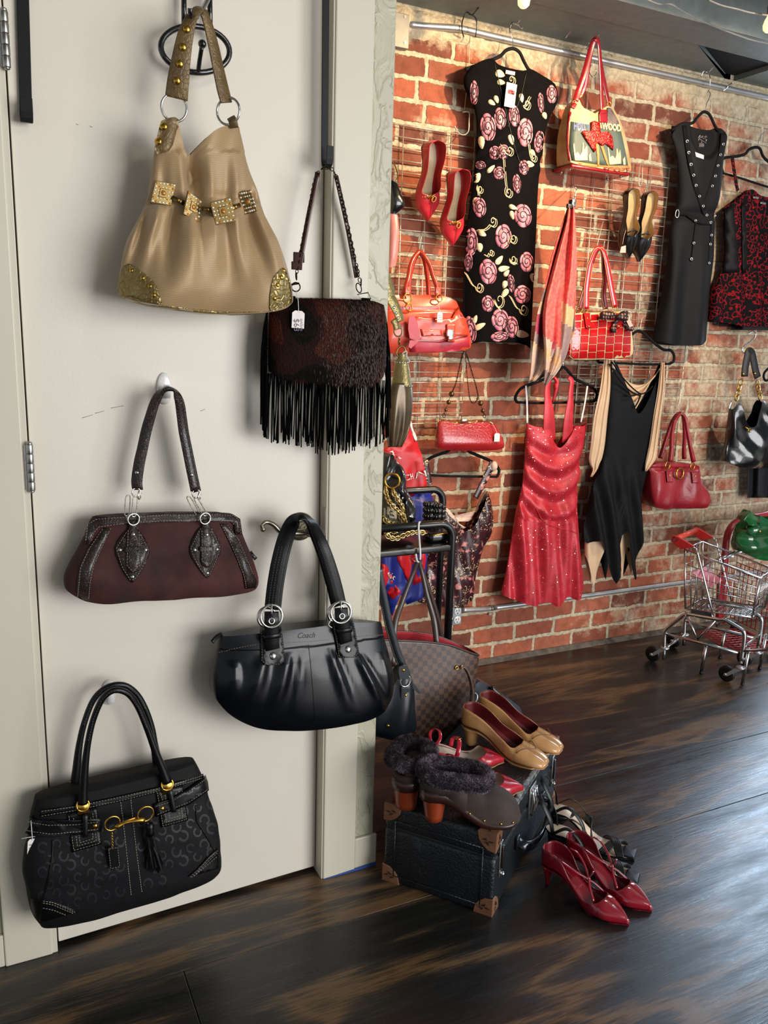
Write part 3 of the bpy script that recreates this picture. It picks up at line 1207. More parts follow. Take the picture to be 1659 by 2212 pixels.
# strap tab with studs, strap and rings
mb = MB()
patch(mb, GB, rnd_poly(k0((378, 800), (492, 818), (470, 900), (425, 1030), (318, 1038), (326, 920)), 3), .002, .0018)
tb = mb.build('strap_tab', m_bronzecroc, gb)
s = MB()
for q in k0((395, 870), (362, 972)):
 p, n = onto(GB, *q, .0045)
 s.stud(p, n, .0075)
build_each(s, 'stud', m_gold, tb)
mb = MB()
mb.ribbon([P(506, 276, YG - .015), P(503, 262, YG - .02), P(499, 254, YG - .01)], .016, .003, ndir=(-.4, -1, 0), sub=4)
mb.build('strap_tab', m_bronzecroc, gb)
for q, n, sx in (((376, 233), (-.15, -1, 0), .95), ((493, 240), (-.72, -.75, 0), 1)):
 mb = MB()
 mb.ring(P(*q, YG - .01), n, .0235, .0023, 28, 8, sx=sx, xd=(1, 0, 0))
 mb.build('ring', m_silver, gb)
sp = [(381, 213, 0, -.012), (385, 175, 0, -.02), (391, 130, 0, -.025), (400, 80, 0, -.028), (411, 45, 0, -.028), (424, 24, 0, -.024), (436, 22, 0, -.018), (447, 45, 0, -.014), (459, 90, 0, -.012), (472, 150, 0, -.012), (482, 195, 0, -.012), (489, 222, 0, -.012)]
pth = [P(a, b, YG + d) for a, b, _, d in sp]
mb = MB()
def gnd(f):
 a = abs(f - .46) / .46
 return Vector((-.25 if f < .46 else .45, -1, 0)) if a > .25 else Vector((-.1, -.8, .8))
mb.ribbon(pth, [.040, .038, .033, .028, .022, .018, .018, .020, .024, .027, .029, .028], .004, ndir=gnd, sub=6)
st = mb.build('shoulder_strap', m_bronzecroc, gb)
SB = mb.bvh()
s = MB()
for q in ((403, 63), (395, 102), (388, 138), (382, 175)):
 p, n = onto(SB, *q, .0005)
 s.stud(p, n, .0070)
build_each(s, 'stud', m_gold, st)
# jewelled belt
pl = [k0((335, 1230), (475, 1255), (442, 1405), (300, 1380)), k0((560, 1300), (652, 1372), (637, 1520), (525, 1460)), k0((705, 1380), (847, 1345), (885, 1510), (745, 1535)), k0((895, 1312), (985, 1295), (1030, 1440), (945, 1465))]
belt = None
cen = []
for q, yaw in zip(pl, (0, .012, -.004, -.012)):
 mx_, my_ = sum(a for a, b in q) / 4, sum(b for a, b in q) / 4
 fy = min([onto(GB, mx_ + (a - mx_) * g, my_ + (b - my_) * g, 0)[0].y for a, b in q for g in (0, .5, 1)]) - .003
 Ys = [fy - yaw / 2, fy + yaw / 2, fy + yaw / 2, fy - yaw / 2]
 f, n, c = bil(q, Ys)
 cen.append(f(.5, .5))
 mb = MB()
 mb.prism([f(0, 0), f(1, 0), f(1, 1), f(0, 1)], -n * .004)
 mb.prism([f(.3, .3) + n * .0015, f(.7, .3) + n * .0015, f(.7, .7) + n * .0015, f(.3, .7) + n * .0015], -n * .002)
 plq = mb.build('belt_plaque', m_agold, gb, bevel=.0008)
 s = MB()
 for i in range(6):
  for j in range(6):
   e = max(abs(i - 2.5), abs(j - 2.5))
   if e > 2 or 1 < e < 1.6:
    s.stud(f((i + .5) / 6, (j + .5) / 6), n, .0024 if e > 2 else .0019, mi=0 if (i * 3 + j) % 4 else 1)
 s.stud(f(.5, .5) + n * .001, n, .0052, .003, mi=1, seg=6)
 s.build('crystal', [m_crystal, m_amber], plq)
mb = MB()
for i in range(3):
 a, b = cen[i], cen[i + 1]
 d = (b - a)
 mb.ribbon([a + d * .3 + Vector((0, .003, 0)), a + d * .5 + Vector((0, .002, 0)), a + d * .7 + Vector((0, .003, 0))], .0085, .003, ndir=(0, -1, 0))
 mb.stud(a + d * .5, (0, -1, 0), .004)
build_each(mb, 'belt_link', m_agold, gb)
# ---------- fringed cowhide bag
YF = 1.664
k1 = crop(540, 300, .3163)
fb = thing('fringed_bag', 'dark cowhide shoulder bag with long black fringe, on the latch-side hook', 'handbag', P(705, 830, YF))
edges = [(645, 592, 820, .008, .012), (660, 584, 828, .018, .014), (720, 580, 831, .026, .016), (790, 580, 830, .026, .016), (815, 584, 826, .018, .014), (836, 600, 812, .008, .012)]
top = [(-1, 655), (-.8, 646), (0, 646), (.8, 650), (1, 660)]
bot = [(-1, 800), (-.8, 818), (0, 828), (.8, 834), (1, 815)]
mb = MB()
bag2(mb, edges, top, bot, YF, 60, 30, 2.8, lambda xf, v, px, y, sy: .003 * sin(px * .03 + y * .02))
hairs = []
rr = random.Random(3)
for p, n in sample(mb, 20000, 4, lambda c, n: n.y < .25):
 q = nz(p + Vector((5, 0, 0)), 14) + .35 * (p.x - .62) / .1 * 0
 mi = 0 if q < -.12 else (1 if q < .2 else 2)
 if rr.random() < .42 * max(0, min(1, (p.x - .63) / .13)):  # highlight on the right side, put into the hair colour as grey-brown
  mi = 3
 hairs.append((p, n, mi))
fur(mb, hairs, .0085, .00035, jit=.28, lift=.22, seed=5)
hm = [M('cowhide_black', '#0c0504', .7, spec=.1), M('cowhide_brown', '#2a0f08', .7, spec=.12), M('cowhide_russet', '#4c1c0b', .65, spec=.15), M('cowhide_grey_highlight', '#5a4336', .5)]
mb.build('body', hm, fb)
FBH = mb.bvh()
m_fringe = M('black_suede_fringe', '#060506', .9, bump=.2, bscale=300, spec=.05)
mb = MB()
rr = random.Random(11)
for i in range(140):
 f = i / 139
 px = 572 + f * 266 + rr.uniform(-1.5, 1.5)
 yt = 806 + f * 16
 yb = 930 + 30 * math.sin(f * pi) ** .6 + rr.uniform(-16, 14) + (10 if f > .4 else 0)
 dep = rr.uniform(-.010, .012)
 a = P(px, yt, YF + dep)
 b = P(px + rr.uniform(-5, 5) - 3, yb, YF + dep * 1.2 + rr.uniform(-.004, .004))
 c = (a + b) / 2 + Vector((rr.uniform(-.003, .003), rr.uniform(-.003, .003), 0))
 mb.ribbon([a, c, b], .0027, .0008, ndir=(rr.uniform(-.7, .7), -1, 0), sub=3, round_=False)
for side, x0, x1 in ((-1, 566, 580), (1, 830, 842)):
 for i in range(20):
  f = i / 19
  ys = 668 + 130 * f
  px = (578 - 2 * f) if side < 0 else (830 + 1 * f)
  a = P(px, ys, YF + rr.uniform(-.008, .008))
  xe = (x0 + rr.uniform(-3, 12)) if side < 0 else (x1 + rr.uniform(-10, 2))
  b = P(xe, min(ys + rr.uniform(150, 190), 945), YF + rr.uniform(-.012, .012))
  c = P((px + xe) / 2 + side * 5, (ys + ys + 120) / 2, YF)
  mb.ribbon([a, c, b], .0032, .0008, ndir=(side * .6, -1, 0), sub=3, round_=False)
fo = mb.build('fringe', m_fringe, fb)
fo['kind'] = 'stuff'
m_bchain = M('blackened_brass', '#2a221a', .3, .9)
m_brstrap = M('brown_strap_leather', '#4a2418', .35, coat=.3, bump=.2, bscale=150)
mb = MB()
mb.ribbon([P(686, 372, YF - .006), P(683, 390, YF), P(668, 460, YF), P(655, 530, YF), P(647, 575, YF)], .0105, .0025, ndir=(-.5, -1, 0), sub=6)
mb.ribbon([P(726, 380, YF), P(735, 420, YF + .002), P(752, 500, YF + .006), P(770, 600, YF + .006)], .0105, .0025, ndir=(.2, -1, 0), sub=6)
build_each(mb, 'shoulder_strap', m_brstrap, fb)
mb = MB()
c0_, c1_ = P(689, 366, YF - .01), P(716, 366, YF - .01)
chain(mb, [P(639, 600, YF), P(652, 530, YF - .002), P(668, 450, YF - .002), P(680, 390, YF - .004), P(690, 368, YF - .012)], .0030, .0009)
chain(mb, [P(720, 366, YF - .012), P(728, 390, YF - .004), P(745, 460, YF - .002), P(762, 540, YF - .002), P(777, 605, YF)], .0038, .0011)
chain(mb, [P(690, 368, YF - .012), P(703, 362, YF - .014), P(718, 366, YF - .012)], .0034, .001)
mb.build('chain', m_bchain, fb)
mb = MB()
mb.ring(P(639, 620, YF - .004), (-.5, -1, 0), .009, .0013, 20, 6)
mb.tube([P(628, 615, YF - .004), P(646, 612, YF - .004)], .002, 6)
mb.ring(P(640, 597, YF - .004), (1, -.6, 0), .008, .0012, 18, 6, sx=.6)
mb.ring(P(775, 622, YF - .004), (.5, -1, 0), .011, .0013, 22, 6, sx=.7)
mb.tube([P(772, 636, YF - .006), P(795, 632, YF - .006), P(801, 645, YF - .006), P(785, 652, YF - .006)], .0013, 6, closed=True)
mb.ring(P(780, 610, YF - .005), (1, -.4, 0), .007, .0014, 16, 6)
build_each(mb, 'ring', m_bchain, fb)
mb = MB()
mb.rbox(P(634, 566, YF) - Vector((0, .003, 0)), P(657, 546, YF) + Vector((0, .003, 0)), .001)
mb.rbox(P(630, 582, YF) - Vector((0, .003, 0)), P(652, 566, YF) + Vector((0, .003, 0)), .001)
build_each(mb, 'keeper', M('keeper_leather', '#35160e', .6, spec=.2), fb)
for q in ((628, 652), (790, 656)):
 mb = MB()
 c = P(*q, YF)
 mb.rbox(c + Vector((-.010, -.004, -.008)), c + Vector((.010, .004, .012)), .002)
 mb.build('tab', m_fringe, fb)
pt = price_tag(fb, (645, 672), 24, 36, YF - .034, .04, hook=P(640, 628, YF - .008), ink=False)
ib = MB()
kk = pxm(YF - .035)
for s_, cx_, cy_, hh in (('$68', 641, 703, 13), ('online', 652, 703, 8)):
 text_mesh(ib, s_, lambda u, v, cx_=cx_, cy_=cy_, hh=hh: P(cx_ + v * hh * .9 - hh * .45, cy_ - 14 + u * 27 - 1, YF - .0346))
ib.build('handwriting', M('ink', '#6b6672', .7), pt)
# ---------- white adhesive hooks
m_plastic = M('white_plastic', '#e4e2de', .3, coat=.3)
def adhesive_hook(label, x0, y0, x1, y1):
 c = P((x0 + x1) / 2, (y0 + y1) / 2, YDOOR(.2))
 c.y = YDOOR(c.x)
 k = pxm(c.y)
 w, h = (x1 - x0) * k / .93, (y1 - y0) * k
 t = thing('adhesive_hook', label, 'hook', c)
 mb = MB()
 mb.lathe(c + Vector((0, 0, 0)), (0, -1, 0), [(h / 2, 0), (h / 2 * 1.0, .003), (h / 2 * .94, .0055), (h / 2 * .7, .007)], 28, sx=w / h, xd=(1, 0, 0))
 mb.build('base_plate', m_plastic, t)
 mb = MB()
 z = c.z
 mb.ribbon([Vector((c.x, c.y - .005, z + h * .05)), Vector((c.x, c.y - .010, z - h * .12)), Vector((c.x, c.y - .017, z - h * .25)), Vector((c.x, c.y - .026, z - h * .22)), Vector((c.x, c.y - .030, z - h * .05)), Vector((c.x, c.y - .031, z + h * .14))], [w * .75, w * .6, w * .5, w * .5, w * .45, w * .4], .005, wdir=(1, 0, 0), sub=5)
 mb.build('hook_arm', m_plastic, t)
 return t
adhesive_hook('white plastic adhesive hook holding the brown suede bag', 342, 810, 369, 869)
adhesive_hook('white plastic adhesive hook holding the black fabric bag with tassel', 222, 1469, 248, 1521)
# ---------- brown suede frame bag
k2 = crop(110, 790, .2833)
YN = 1.655
m_suede = M('brown_suede', '#260d0b', .85, col2='#431c17', vscale=16, sheen=.25, bump=.25, bscale=400, detail=4)
m_brleather = M('brown_lizard_leather', '#190d0b', .34, col2='#291813', vscale=40, bump=.5, bscale=260, bdist=.0008, voro=True, coat=.2)
m_thread = M('pale_thread', '#b3a391', .7)
nb = thing('frame_handbag', 'brown suede frame handbag with snakeskin trim, hung mid-door', 'handbag', P(350, 1285, YN))
edges = [(1105, 204, 506, .014, .012), (1118, 196, 515, .018, .015), (1140, 190, 519, .024, .018), (1180, 170, 533, .040, .026), (1220, 148, 548, .052, .032), (1247, 138, 556, .056, .034), (1272, 141, 553, .050, .032), (1298, 160, 535, .036, .024)]
top = [(-1, 1124), (-.93, 1115), (0, 1109), (.93, 1110), (1, 1120)]
bot = [(-1, 1268), (-.86, 1293), (-.4, 1288), (0, 1282), (.8, 1274), (.95, 1268), (1, 1255)]
mb = MB()
bag2(mb, edges, top, bot, YN, 90, 50, 3.0, lambda xf, v, px, y, sy: .006 * (sin(px * .055 + 1) * sin(y * .03) + .6 * sin(px * .02 + y * .05)) * min(1, v * 2))
mb.build('body', m_suede, nb)
NB = mb.bvh()
mb = MB()
outer = k2((265, 1370), (272, 1290), (290, 1200), (330, 1162), (600, 1143), (870, 1130), (1130, 1128), (1390, 1133), (1430, 1170), (1447, 1290))
inner = k2((1395, 1290), (1390, 1215), (1370, 1190), (1130, 1190), (870, 1195), (600, 1205), (400, 1220), (350, 1240), (320, 1300), (300, 1370))
patch(mb, NB, outer + inner, .002, .003)
fr_ = mb.build('frame', m_brleather, nb)
s = MB()
for ln in (k2((276, 1340), (300, 1205), (345, 1172), (600, 1155), (870, 1142), (1130, 1140), (1385, 1145), (1420, 1180), (1436, 1290)), k2((315, 1340), (335, 1275), (370, 1228), (600, 1196), (870, 1186), (1130, 1181), (1365, 1184), (1385, 1210))):
 stitches(s, onpath(NB, ln, .0058, 8))
s.build('stitching', m_thread, fr_)
for poly, l1, l2 in ((k2((400, 1235), (465, 1232), (400, 1370), (330, 1520), (300, 1650), (298, 1780), (190, 1782), (205, 1640), (225, 1540), (290, 1390)), k2((395, 1245), (295, 1400), (232, 1545), (205, 1760)), k2((455, 1240), (395, 1370), (325, 1520), (298, 1650), (290, 1770))),
      (k2((1288, 1205), (1345, 1205), (1430, 1330), (1490, 1470), (1540, 1590), (1562, 1640), (1556, 1690), (1478, 1697), (1462, 1600), (1420, 1480), (1370, 1370)), k2((1295, 1212), (1375, 1372), (1425, 1480), (1468, 1600), (1484, 1690)), k2((1340, 1212), (1425, 1330), (1485, 1470), (1535, 1595)))):
 mb = MB()
 patch(mb, NB, poly, .0012, .0014)
 o = mb.build('trim_band', m_brleather, nb)
 s = MB()
 stitches(s, onpath(NB, l1, .003, 8))
 stitches(s, onpath(NB, l2, .003, 8))
 s.build('stitching', m_thread, o)
for dia, studs, tx0, tx1, ty1, kc in ((k2((580, 1250), (668, 1250), (752, 1410), (705, 1530), (640, 1635), (605, 1640), (540, 1540), (490, 1390)), k2((527, 1405), (720, 1405), (622, 1608)), (578, 1250), (677, 1245), 1575, 1408),
          (k2((1130, 1235), (1222, 1235), (1295, 1390), (1255, 1500), (1203, 1605), (1170, 1608), (1100, 1510), (1055, 1390)), k2((1095, 1405), (1263, 1400), (1190, 1580)), (1135, 1240), (1225, 1235), 1545, 1403)):
 mb = MB()
 patch(mb, NB, rnd_poly(dia, 3), .0014, .0018)
 o = mb.build('handle_patch', m_brleather, nb)
 s = MB()
 cx_, cy_ = sum(a for a, b in dia) / 8, sum(b for a, b in dia) / 8
 ins = [(cx_ + (a - cx_) * .92, cy_ + (b - cy_) * .95) for a, b in dia]
 stitches(s, onpath(NB, ins + [ins[0]], .004, 6))
 s.build('stitching', m_thread, o)
 mb = MB()
 a0, a1 = tx0[0], tx1[0]
 tong = k2((a0 + 15, 1175), (a1 - 20, 1172), (a1 - 18, 1240), (a1, 1290), (a1, ty1 - 50), (a1 - 15, ty1 - 15), ((a0 + a1) / 2, ty1), (a0 + 15, ty1 - 15), (a0, ty1 - 50), (a0, 1290), (a0 + 12, 1240))
 patch(mb, NB, tong, .0045, .002)
 tg = mb.build('tongue', m_brleather, o)
 s = MB()
 stitches(s, onpath(NB, k2((a0 + 8, 1260), (a0 + 8, ty1 - 55), ((a0 + a1) / 2, ty1 - 10), (a1 - 8, ty1 - 55), (a1 - 8, 1260)), .0075, 6))
 s.build('stitching', m_thread, tg)
 mb = MB()
 patch(mb, NB, k2((a0 - 12, kc - 20), (a1 + 2, kc - 22), (a1 + 2, kc + 14), (a0 - 10, kc + 16)), .007, .0015)
 mb.build('keeper', m_brleather, o)
 s = MB()
 for q in studs + k2((a0 + 48, 1290)):
  p, n = onto(NB, *q, .0036 if q in studs else .0068)
  s.stud(p, n, .0040)
 build_each(s, 'stud', m_silver, o)
hw = [(k2((630, 1172))[0], k2((637, 1078))[0], k2((650, 965))[0]), (k2((1176, 1165))[0], k2((1130, 1075))[0], k2((1107, 975))[0])]
for lo_, mid_, hi_ in hw:
 mb = MB()
 yf = YN - .030
 mb.ring(P(*lo_, yf), (.2, -1, 0), .0115, .002, 24, 8)
 pa, pb = P(lo_[0] + 1, lo_[1] - 6, yf), P(hi_[0] - 2, hi_[1] + 8, YN - .01)
 d = (pb - pa)
 c = (pa + pb) / 2
 for dx, dy in ((0, 0), (-.012, .012)):
  u_ = d.normalized()
  sd = Vector((1, .3, 0)).normalized()
  pts = []
  for k in range(24):
   a = 2 * pi * k / 24
   e = u_ * math.copysign(abs(cos(a)) ** .45, cos(a)) * d.length * .5 + sd * math.copysign(abs(sin(a)) ** .6, sin(a)) * .0052
   pts.append(c + e + Vector((dx, dy, 0)))
  mb.tube(pts, .0012, 7, closed=True)
 mb.ring(P(*hi_, YN - .008), (.3, -1, 0), .0088, .0014, 20, 7)
 mb.ring(P(hi_[0] + 7, hi_[1] + 6, YN - .002), (1, -.5, 0), .0085, .0014, 20, 7)
 build_each(mb, 'ring_link', m_silver, nb)
sp = k2((655, 935), (650, 870), (668, 740), (690, 640), (720, 500), (748, 400), (790, 270), (840, 195), (890, 168), (940, 190), (975, 270), (992, 380), (1008, 500), (1038, 650), (1068, 800), (1100, 950))
dy_ = [0, 0, 0, 0, 0, -.004, -.012, -.02, -.024, -.02, -.012, -.004, 0, 0, 0, 0]
for nm, off, dx in (('front', -.010, 0), ('rear', .012, 3)):
 mb = MB()
 def nd(f):
  a = max(0, 1 - abs(f - .53) / .16)
  return Vector((-.55 if f < .5 else .1, -1, 0)).lerp(Vector((0, -.25, 1)), min(1, a * 1.4))
 pth = [P(a + dx, b + (3 if dx else 0), YN + off + d) for (a, b), d in zip(sp, dy_)]
 mb.ribbon(pth, [.0200, .0195, .0185, .018, .016, .015, .0155, .0175, .0185, .019, .0195], .0042, ndir=nd, sub=5)
 hh = mb.build('handle', m_brleather, nb)
 if nm == 'front':
  HB = mb.bvh()
  s = MB()
  for q in k2((655, 815), (1074, 833)):
   p, n = onto(HB, *q, .0003)
   s.stud(p, n, .004)
  build_each(s, 'stud', m_silver, hh)
mb = MB()
mb.ribbon([P(540, 1192, YN - .01), P(546, 1200, YN - .015), P(553, 1208, YN - .018)], .008, .003, ndir=(0, -1, 0))
mb.build('zip_pull', m_brleather, nb)
mb = MB()
for q in ((203, 1296), (514, 1275)):
 p = onto(NB, q[0], q[1] - 4, 0)[0]
 mb.sphere(p + Vector((0, .01, -.004)), .005, 10, 6)
build_each(mb, 'foot', m_agold, nb)
# ---------- black leather bag on the lever
k3 = crop(430, 1080, .2954)
YL = 1.640
m_navy = M('black_glove_leather', '#05070b', .27, col2='#080b11', vscale=20, bump=.10, bscale=260, coat=.05, spec=.32)
m_navy2 = M('black_leather_trim', '#07070a', .36, bump=.2, bscale=300, spec=.35)
lb = thing('leather_handbag', 'smooth black leather handbag with pleats and silver buckles, hung on the door lever', 'handbag', P(650, 1560, YL))
edges = [(1336, 482, 820, .012, .014), (1348, 478, 824, .018, .018), (1375, 473, 829, .028, .024), (1411, 466, 838, .042, .028), (1452, 455, 846, .054, .032), (1490, 455, 844, .058, .034), (1522, 466, 836, .054, .032), (1545, 484, 826, .046, .03), (1568, 510, 815, .034, .026)]
top = [(-1, 1372), (-.6, 1362), (0, 1350), (.6, 1341), (1, 1344)]
bot = [(-1, 1495), (-.88, 1540), (-.7, 1562), (-.3, 1565), (0, 1562), (.5, 1549), (.88, 1530), (1, 1495)]
pleats = [(700, 1388, 728, 1490, .011, 6.5), (758, 1400, 805, 1505, .011, 7), (642, 1392, 622, 1500, .008, 8), (612, 1395, 575, 1510, .009, 10), (560, 1400, 525, 1500, .007, 11), (498, 1415, 488, 1480, .005, 9), (815, 1400, 828, 1480, .006, 8)]
def ldisp(xf, v, px, y, sy):
 d = 0
 for x0, y0, x1, y1, A, w in pleats:
  if y > y0:
   f = (y - y0) / (y1 - y0)
   xx = x0 + (x1 - x0) * f
   g = (px - xx) / (w * (1 + f * .8))
   d += A * math.exp(-g * g) * max(0, 1 - max(0, f - .55) / .75) * min(1, f * 5) * (1 if abs(g) < 3 else 0)
   d -= A * .7 * math.exp(-((px - xx - w * 1.5 * (1 + f)) / (w * (1 + f * .6))) ** 2) * max(0, 1 - f * .8) * min(1, f * 5)
 d += .004 * sin(px * .018 + y * .025)
 ys = 1392 - (px - 557) * .07
 d += .0022 * (1 if y < ys else 0)
 return d
mb = MB()
bag2(mb, edges, top, bot, YL, 170, 90, 2.6, ldisp)
mb.build('body', m_navy, lb)
LB = mb.bvh()
s = MB()
stitches(s, onpath(LB, k3((145, 1115), (250, 1088), (430, 1055), (620, 1045), (800, 1036), (960, 1022)), .0008, 10))
stitches(s, onpath(LB, k3((1155, 1000), (1250, 992), (1350, 985)), .0008, 8), dash=.004)
s.build('stitching', M('tan_thread', '#9c8460', .7), lb)
s = MB()
s.tube(onpath(LB, k3((800, 1060), (815, 1200), (832, 1400), (845, 1600)), .0002, 8), .0009, 5)
s.build('seam', m_navy2, lb)
s = MB()
text_mesh(s, 'Coach', lambda u, v: onto(LB, 641 + u * 40, 1379 - u * 2 - v * 12, .0006)[0], shear=.35)
s.build('embossed_script', M('embossed_black', '#040405', .6), lb)
for tabp, q0, eye, studp in ((k3((445, 935), (600, 928), (625, 1180), (600, 1205), (475, 1210), (452, 1180)), (530, 850), (530, 885), (538, 1140)),
        (k3((962, 880), (1122, 872), (1166, 1125), (1145, 1150), (1040, 1155), (1015, 1135)), (1038, 822), (1045, 850), (1085, 1090))):
 mb = MB()
 patch(mb, LB, tabp, .0018, .0022)
 o = mb.build('handle_tab', m_navy2, lb)
 s = MB()
 cx_, cy_ = sum(a for a, b in tabp) / 6, sum(b for a, b in tabp) / 6
 ins = [(cx_ + (a - cx_) * .91, cy_ + (b - cy_) * .95) for a, b in tabp]
 stitches(s, onpath(LB, ins + [ins[0]], .0046, 8))
 s.build('stitching', m_thread, o)
 yf = onto(LB, *k3(studp)[0], .005)[0].y
 a_, b_ = k3(q0)[0]
 e_, s_ = k3(eye)[0], k3(studp)[0]
 mb = MB()
 dx = 3 if q0[0] > 700 else 0
 mb.ribbon([P(a_, b_ - 10, yf - .004), P(a_ + dx * .5, b_ + 10, yf - .012), P(e_[0] + dx, e_[1] + 18, yf - .010), P((e_[0] + s_[0]) / 2 + dx * .5, (e_[1] + s_[1]) / 2 + 12, yf - .007), P(s_[0] - dx, s_[1] - 14, yf - .005)], .0310, .0040, ndir=(-.1, -1, .1), sub=6)
 tg = mb.build('buckle_strap', m_navy2, o)
 TB = mb.bvh()
 s = MB()
 p, n = onto(TB, *e_, .0004)
 s.ring(p, n, .0058, .0018, 18, 7)
 build_each(s, 'eyelet', m_silver, tg)
 s = MB()
 mid = ((e_[0] + s_[0]) / 2, (e_[1] + s_[1]) / 2 - 4)
 p, n = onto(TB, *mid, .001)
 x_ = Vector((1, -.12, .06)).normalized()
 s.ribbon([p - x_ * .0185 + Vector((0, .004, 0)), p - x_ * .017, p + x_ * .017, p + x_ * .0185 + Vector((0, .004, 0))], .010, .002, ndir=(0, -1, 0))
 s.build('keeper', m_navy2, tg)
 s = MB()
 p, n = onto(LB, *s_, .004)
 s.stud(p, n, .0088, .005)
 build_each(s, 'stud', m_silver, o)
 mb = MB()
 mb.ring(P(a_, b_, yf - .010), (-.15, -1, .15), .0240, .0032, 30, 9, sx=.96, xd=(1, 0, 0))
 mb.tube([P(a_, b_ - 24, yf - .012), P(a_ + 1, b_ + 2, yf - .015)], .0018, 8)
 mb.build('buckle', m_silver, o)
 mb = MB()
 mb.ring(P(a_ - 10, b_ + 2, yf + .030), (-.15, -1, .1), .0220, .0028, 26, 8, sx=.9, xd=(1, 0, 0))
 mb.build('buckle', m_silver, o)
sp = [(530, 800, 0), (548, 640, 0), (575, 480, 0), (608, 340, 0), (640, 240, -.004), (672, 170, -.012), (715, 128, -.022), (765, 122, -.026), (812, 155, -.02), (850, 215, -.01), (893, 310, 0), (935, 420, 0), (975, 550, 0), (1005, 660, 0), (1030, 770, 0)]
for off, dx, w in ((-.016, 0, .0315), (.014, 26, .026)):
 mb = MB()
 def nd(f):
  a = max(0, 1 - abs(f - .49) / .2)
  return Vector((-.35 if f < .5 else .0, -1, 0)).lerp(Vector((0, -.5, .9)), min(1, a * 1.3))
 pth = [P(k3((a + dx * (1 if a < 700 else -1), b))[0][0], k3((a, b))[0][1], YL + off + d) for a, b, d in sp]
 mb.ribbon(pth, [w, w, w * .98, w * .85, w * .7, w * .75, w * .9, w, w], .0036, ndir=nd, sub=6)
 o = mb.build('handle', m_navy2, lb)
 if dx == 0:
  HB = mb.bvh()
  s = MB()
  for e in (-26, 0, 26):
   q = [(a + e * .9, b - 4) for a, b, _ in sp[0:4]]
   stitches(s, onpath(HB, k3(*q), .0006, 8), mi=0)
   q = [(a + e * .9, b - 4) for a, b, _ in sp[10:15]]
   stitches(s, onpath(HB, k3(*q), .0006, 8), mi=0)
  s.build('stitching', M('grey_thread', '#6e6a68', .7), o)
mb = MB()
mb.ribbon([P(479, 1369, YL), P(468, 1376, YL - .012), P(458, 1387, YL - .02)], .009, .003, ndir=(0, -1, .4), sub=4)
mb.build('zip_pull', m_navy2, lb)
mb = MB()
mb.tube([P(720, 1332, YL - .06), P(713, 1342, YL - .064), P(710, 1350, YL - .064), P(717, 1356, YL - .064)], .0010, 5, sub=4)
mb.build('tag_string', m_plastic, lb)
# ---------- black signature-fabric bag with tassel
k4 = crop(20, 1450, .2893)
YS = 1.635
m_sig = M('black_jacquard', '#08080b', .7, col2='#0c0c10', vscale=60, bump=.25, bscale=700, spec=.25)
m_sig2 = M('charcoal_jacquard', '#131218', .55, bump=.25, bscale=700)
m_bthread = M('ivory_thread', '#b5aa94', .7)
sb_ = thing('jacquard_handbag', 'black patterned fabric handbag with brass snaffle and tassel, hung lowest on the door', 'handbag', P(270, 1945, YS))
st = [(75, 1722, 419, 1641, .030, .030), (71, 1738, 430, 1660, .034, .032), (65, 1762, 440, 1682, .038, .034), (61, 1795, 448, 1716, .042, .036), (49, 1838, 464, 1757, .050, .038), (46, 1876, 471, 1798, .056, .04), (56, 1918, 474, 1840, .058, .04), (66, 1958, 474, 1866, .054, .04), (86, 1992, 466, 1880, .044, .036)]
def sdisp(th, v, p):
 return .0045 * (nz(p, 13) + .5 * nz(p, 30)) * min(1, v * 3)
mb = MB()
loft(mb, st, YS, 100, 60, 3.4, sdisp, cap=True)
SG = mb.bvh()
# woven pattern of overlapping Cs in the cloth
rr = random.Random(5)
row = 0
for i in range(13):
 for j in range(9):
  u, v = 250 + i * 105 + (52 if j % 2 else 0), 1130 + j * 92 - i * 27
  if not (180 < u < 1540):
   continue
  yb_ = 1868 - (u - 220) * .295
  yt_ = 1255 - (u - 300) * .26
  if v > yb_ - 35 or v < yt_ or abs(u - (870 + (v - 970) * .11)) < 75:
   continue
  a0 = [.5, 2.0, 3.6, 5.2][(i + j * 2) % 4] + .6
  cx_, cy_ = 20 + .2893 * u, 1450 + .2893 * v
  R_ = 9.5 if (i + j) % 2 else 11.5
  o_, i_ = [], []
  for k in range(15):
   a = a0 + k / 14 * (2 * pi - 1.5)
   o_.append((cx_ + cos(a) * R_, cy_ + sin(a) * R_ * 1.12))
   i_.append((cx_ + cos(a) * R_ * .62, cy_ + sin(a) * R_ * .66))
  poly = o_ + i_[::-1]
  top_ = [onto(SG, *q, .0006)[0] for q in o_]
  in_ = [onto(SG, *q, .0006)[0] for q in i_]
  mb.grid([top_, in_], mi=1)
mb.build('body', [m_sig, m_sig2], sb_)
def strip(name, poly, mat, off=.0016, th=.002, par=None, lines=(), loff=.0040, tm=None):
 mb = MB()
 patch(mb, SG, poly, off, th)
 o = mb.build(name, mat, par or sb_)
 if lines:
  s = MB()
  for l in lines:
   stitches(s, onpath(SG, l, loff, 8), .0005)
  s.build('stitching', tm or m_bthread, o)
 return o
strip('rim_band', k4((240, 1030), (490, 998), (860, 918), (1100, 862), (1440, 768), (1446, 802), (1100, 902), (870, 962), (480, 1045), (240, 1085)), m_navy2, lines=(k4((245, 1040), (490, 1008), (860, 928), (1100, 873), (1430, 780)), k4((245, 1075), (480, 1036), (870, 952), (1100, 893), (1430, 798))))
strip('square_patch', k4((432, 1060), (655, 1008), (690, 1288), (468, 1350)), m_navy2, lines=(k4((445, 1075), (482, 1332), (676, 1278), (645, 1030)), k4((478, 1090), (508, 1300), (648, 1260), (622, 1050)), k4((505, 1110), (528, 1275), (625, 1245), (605, 1070))))
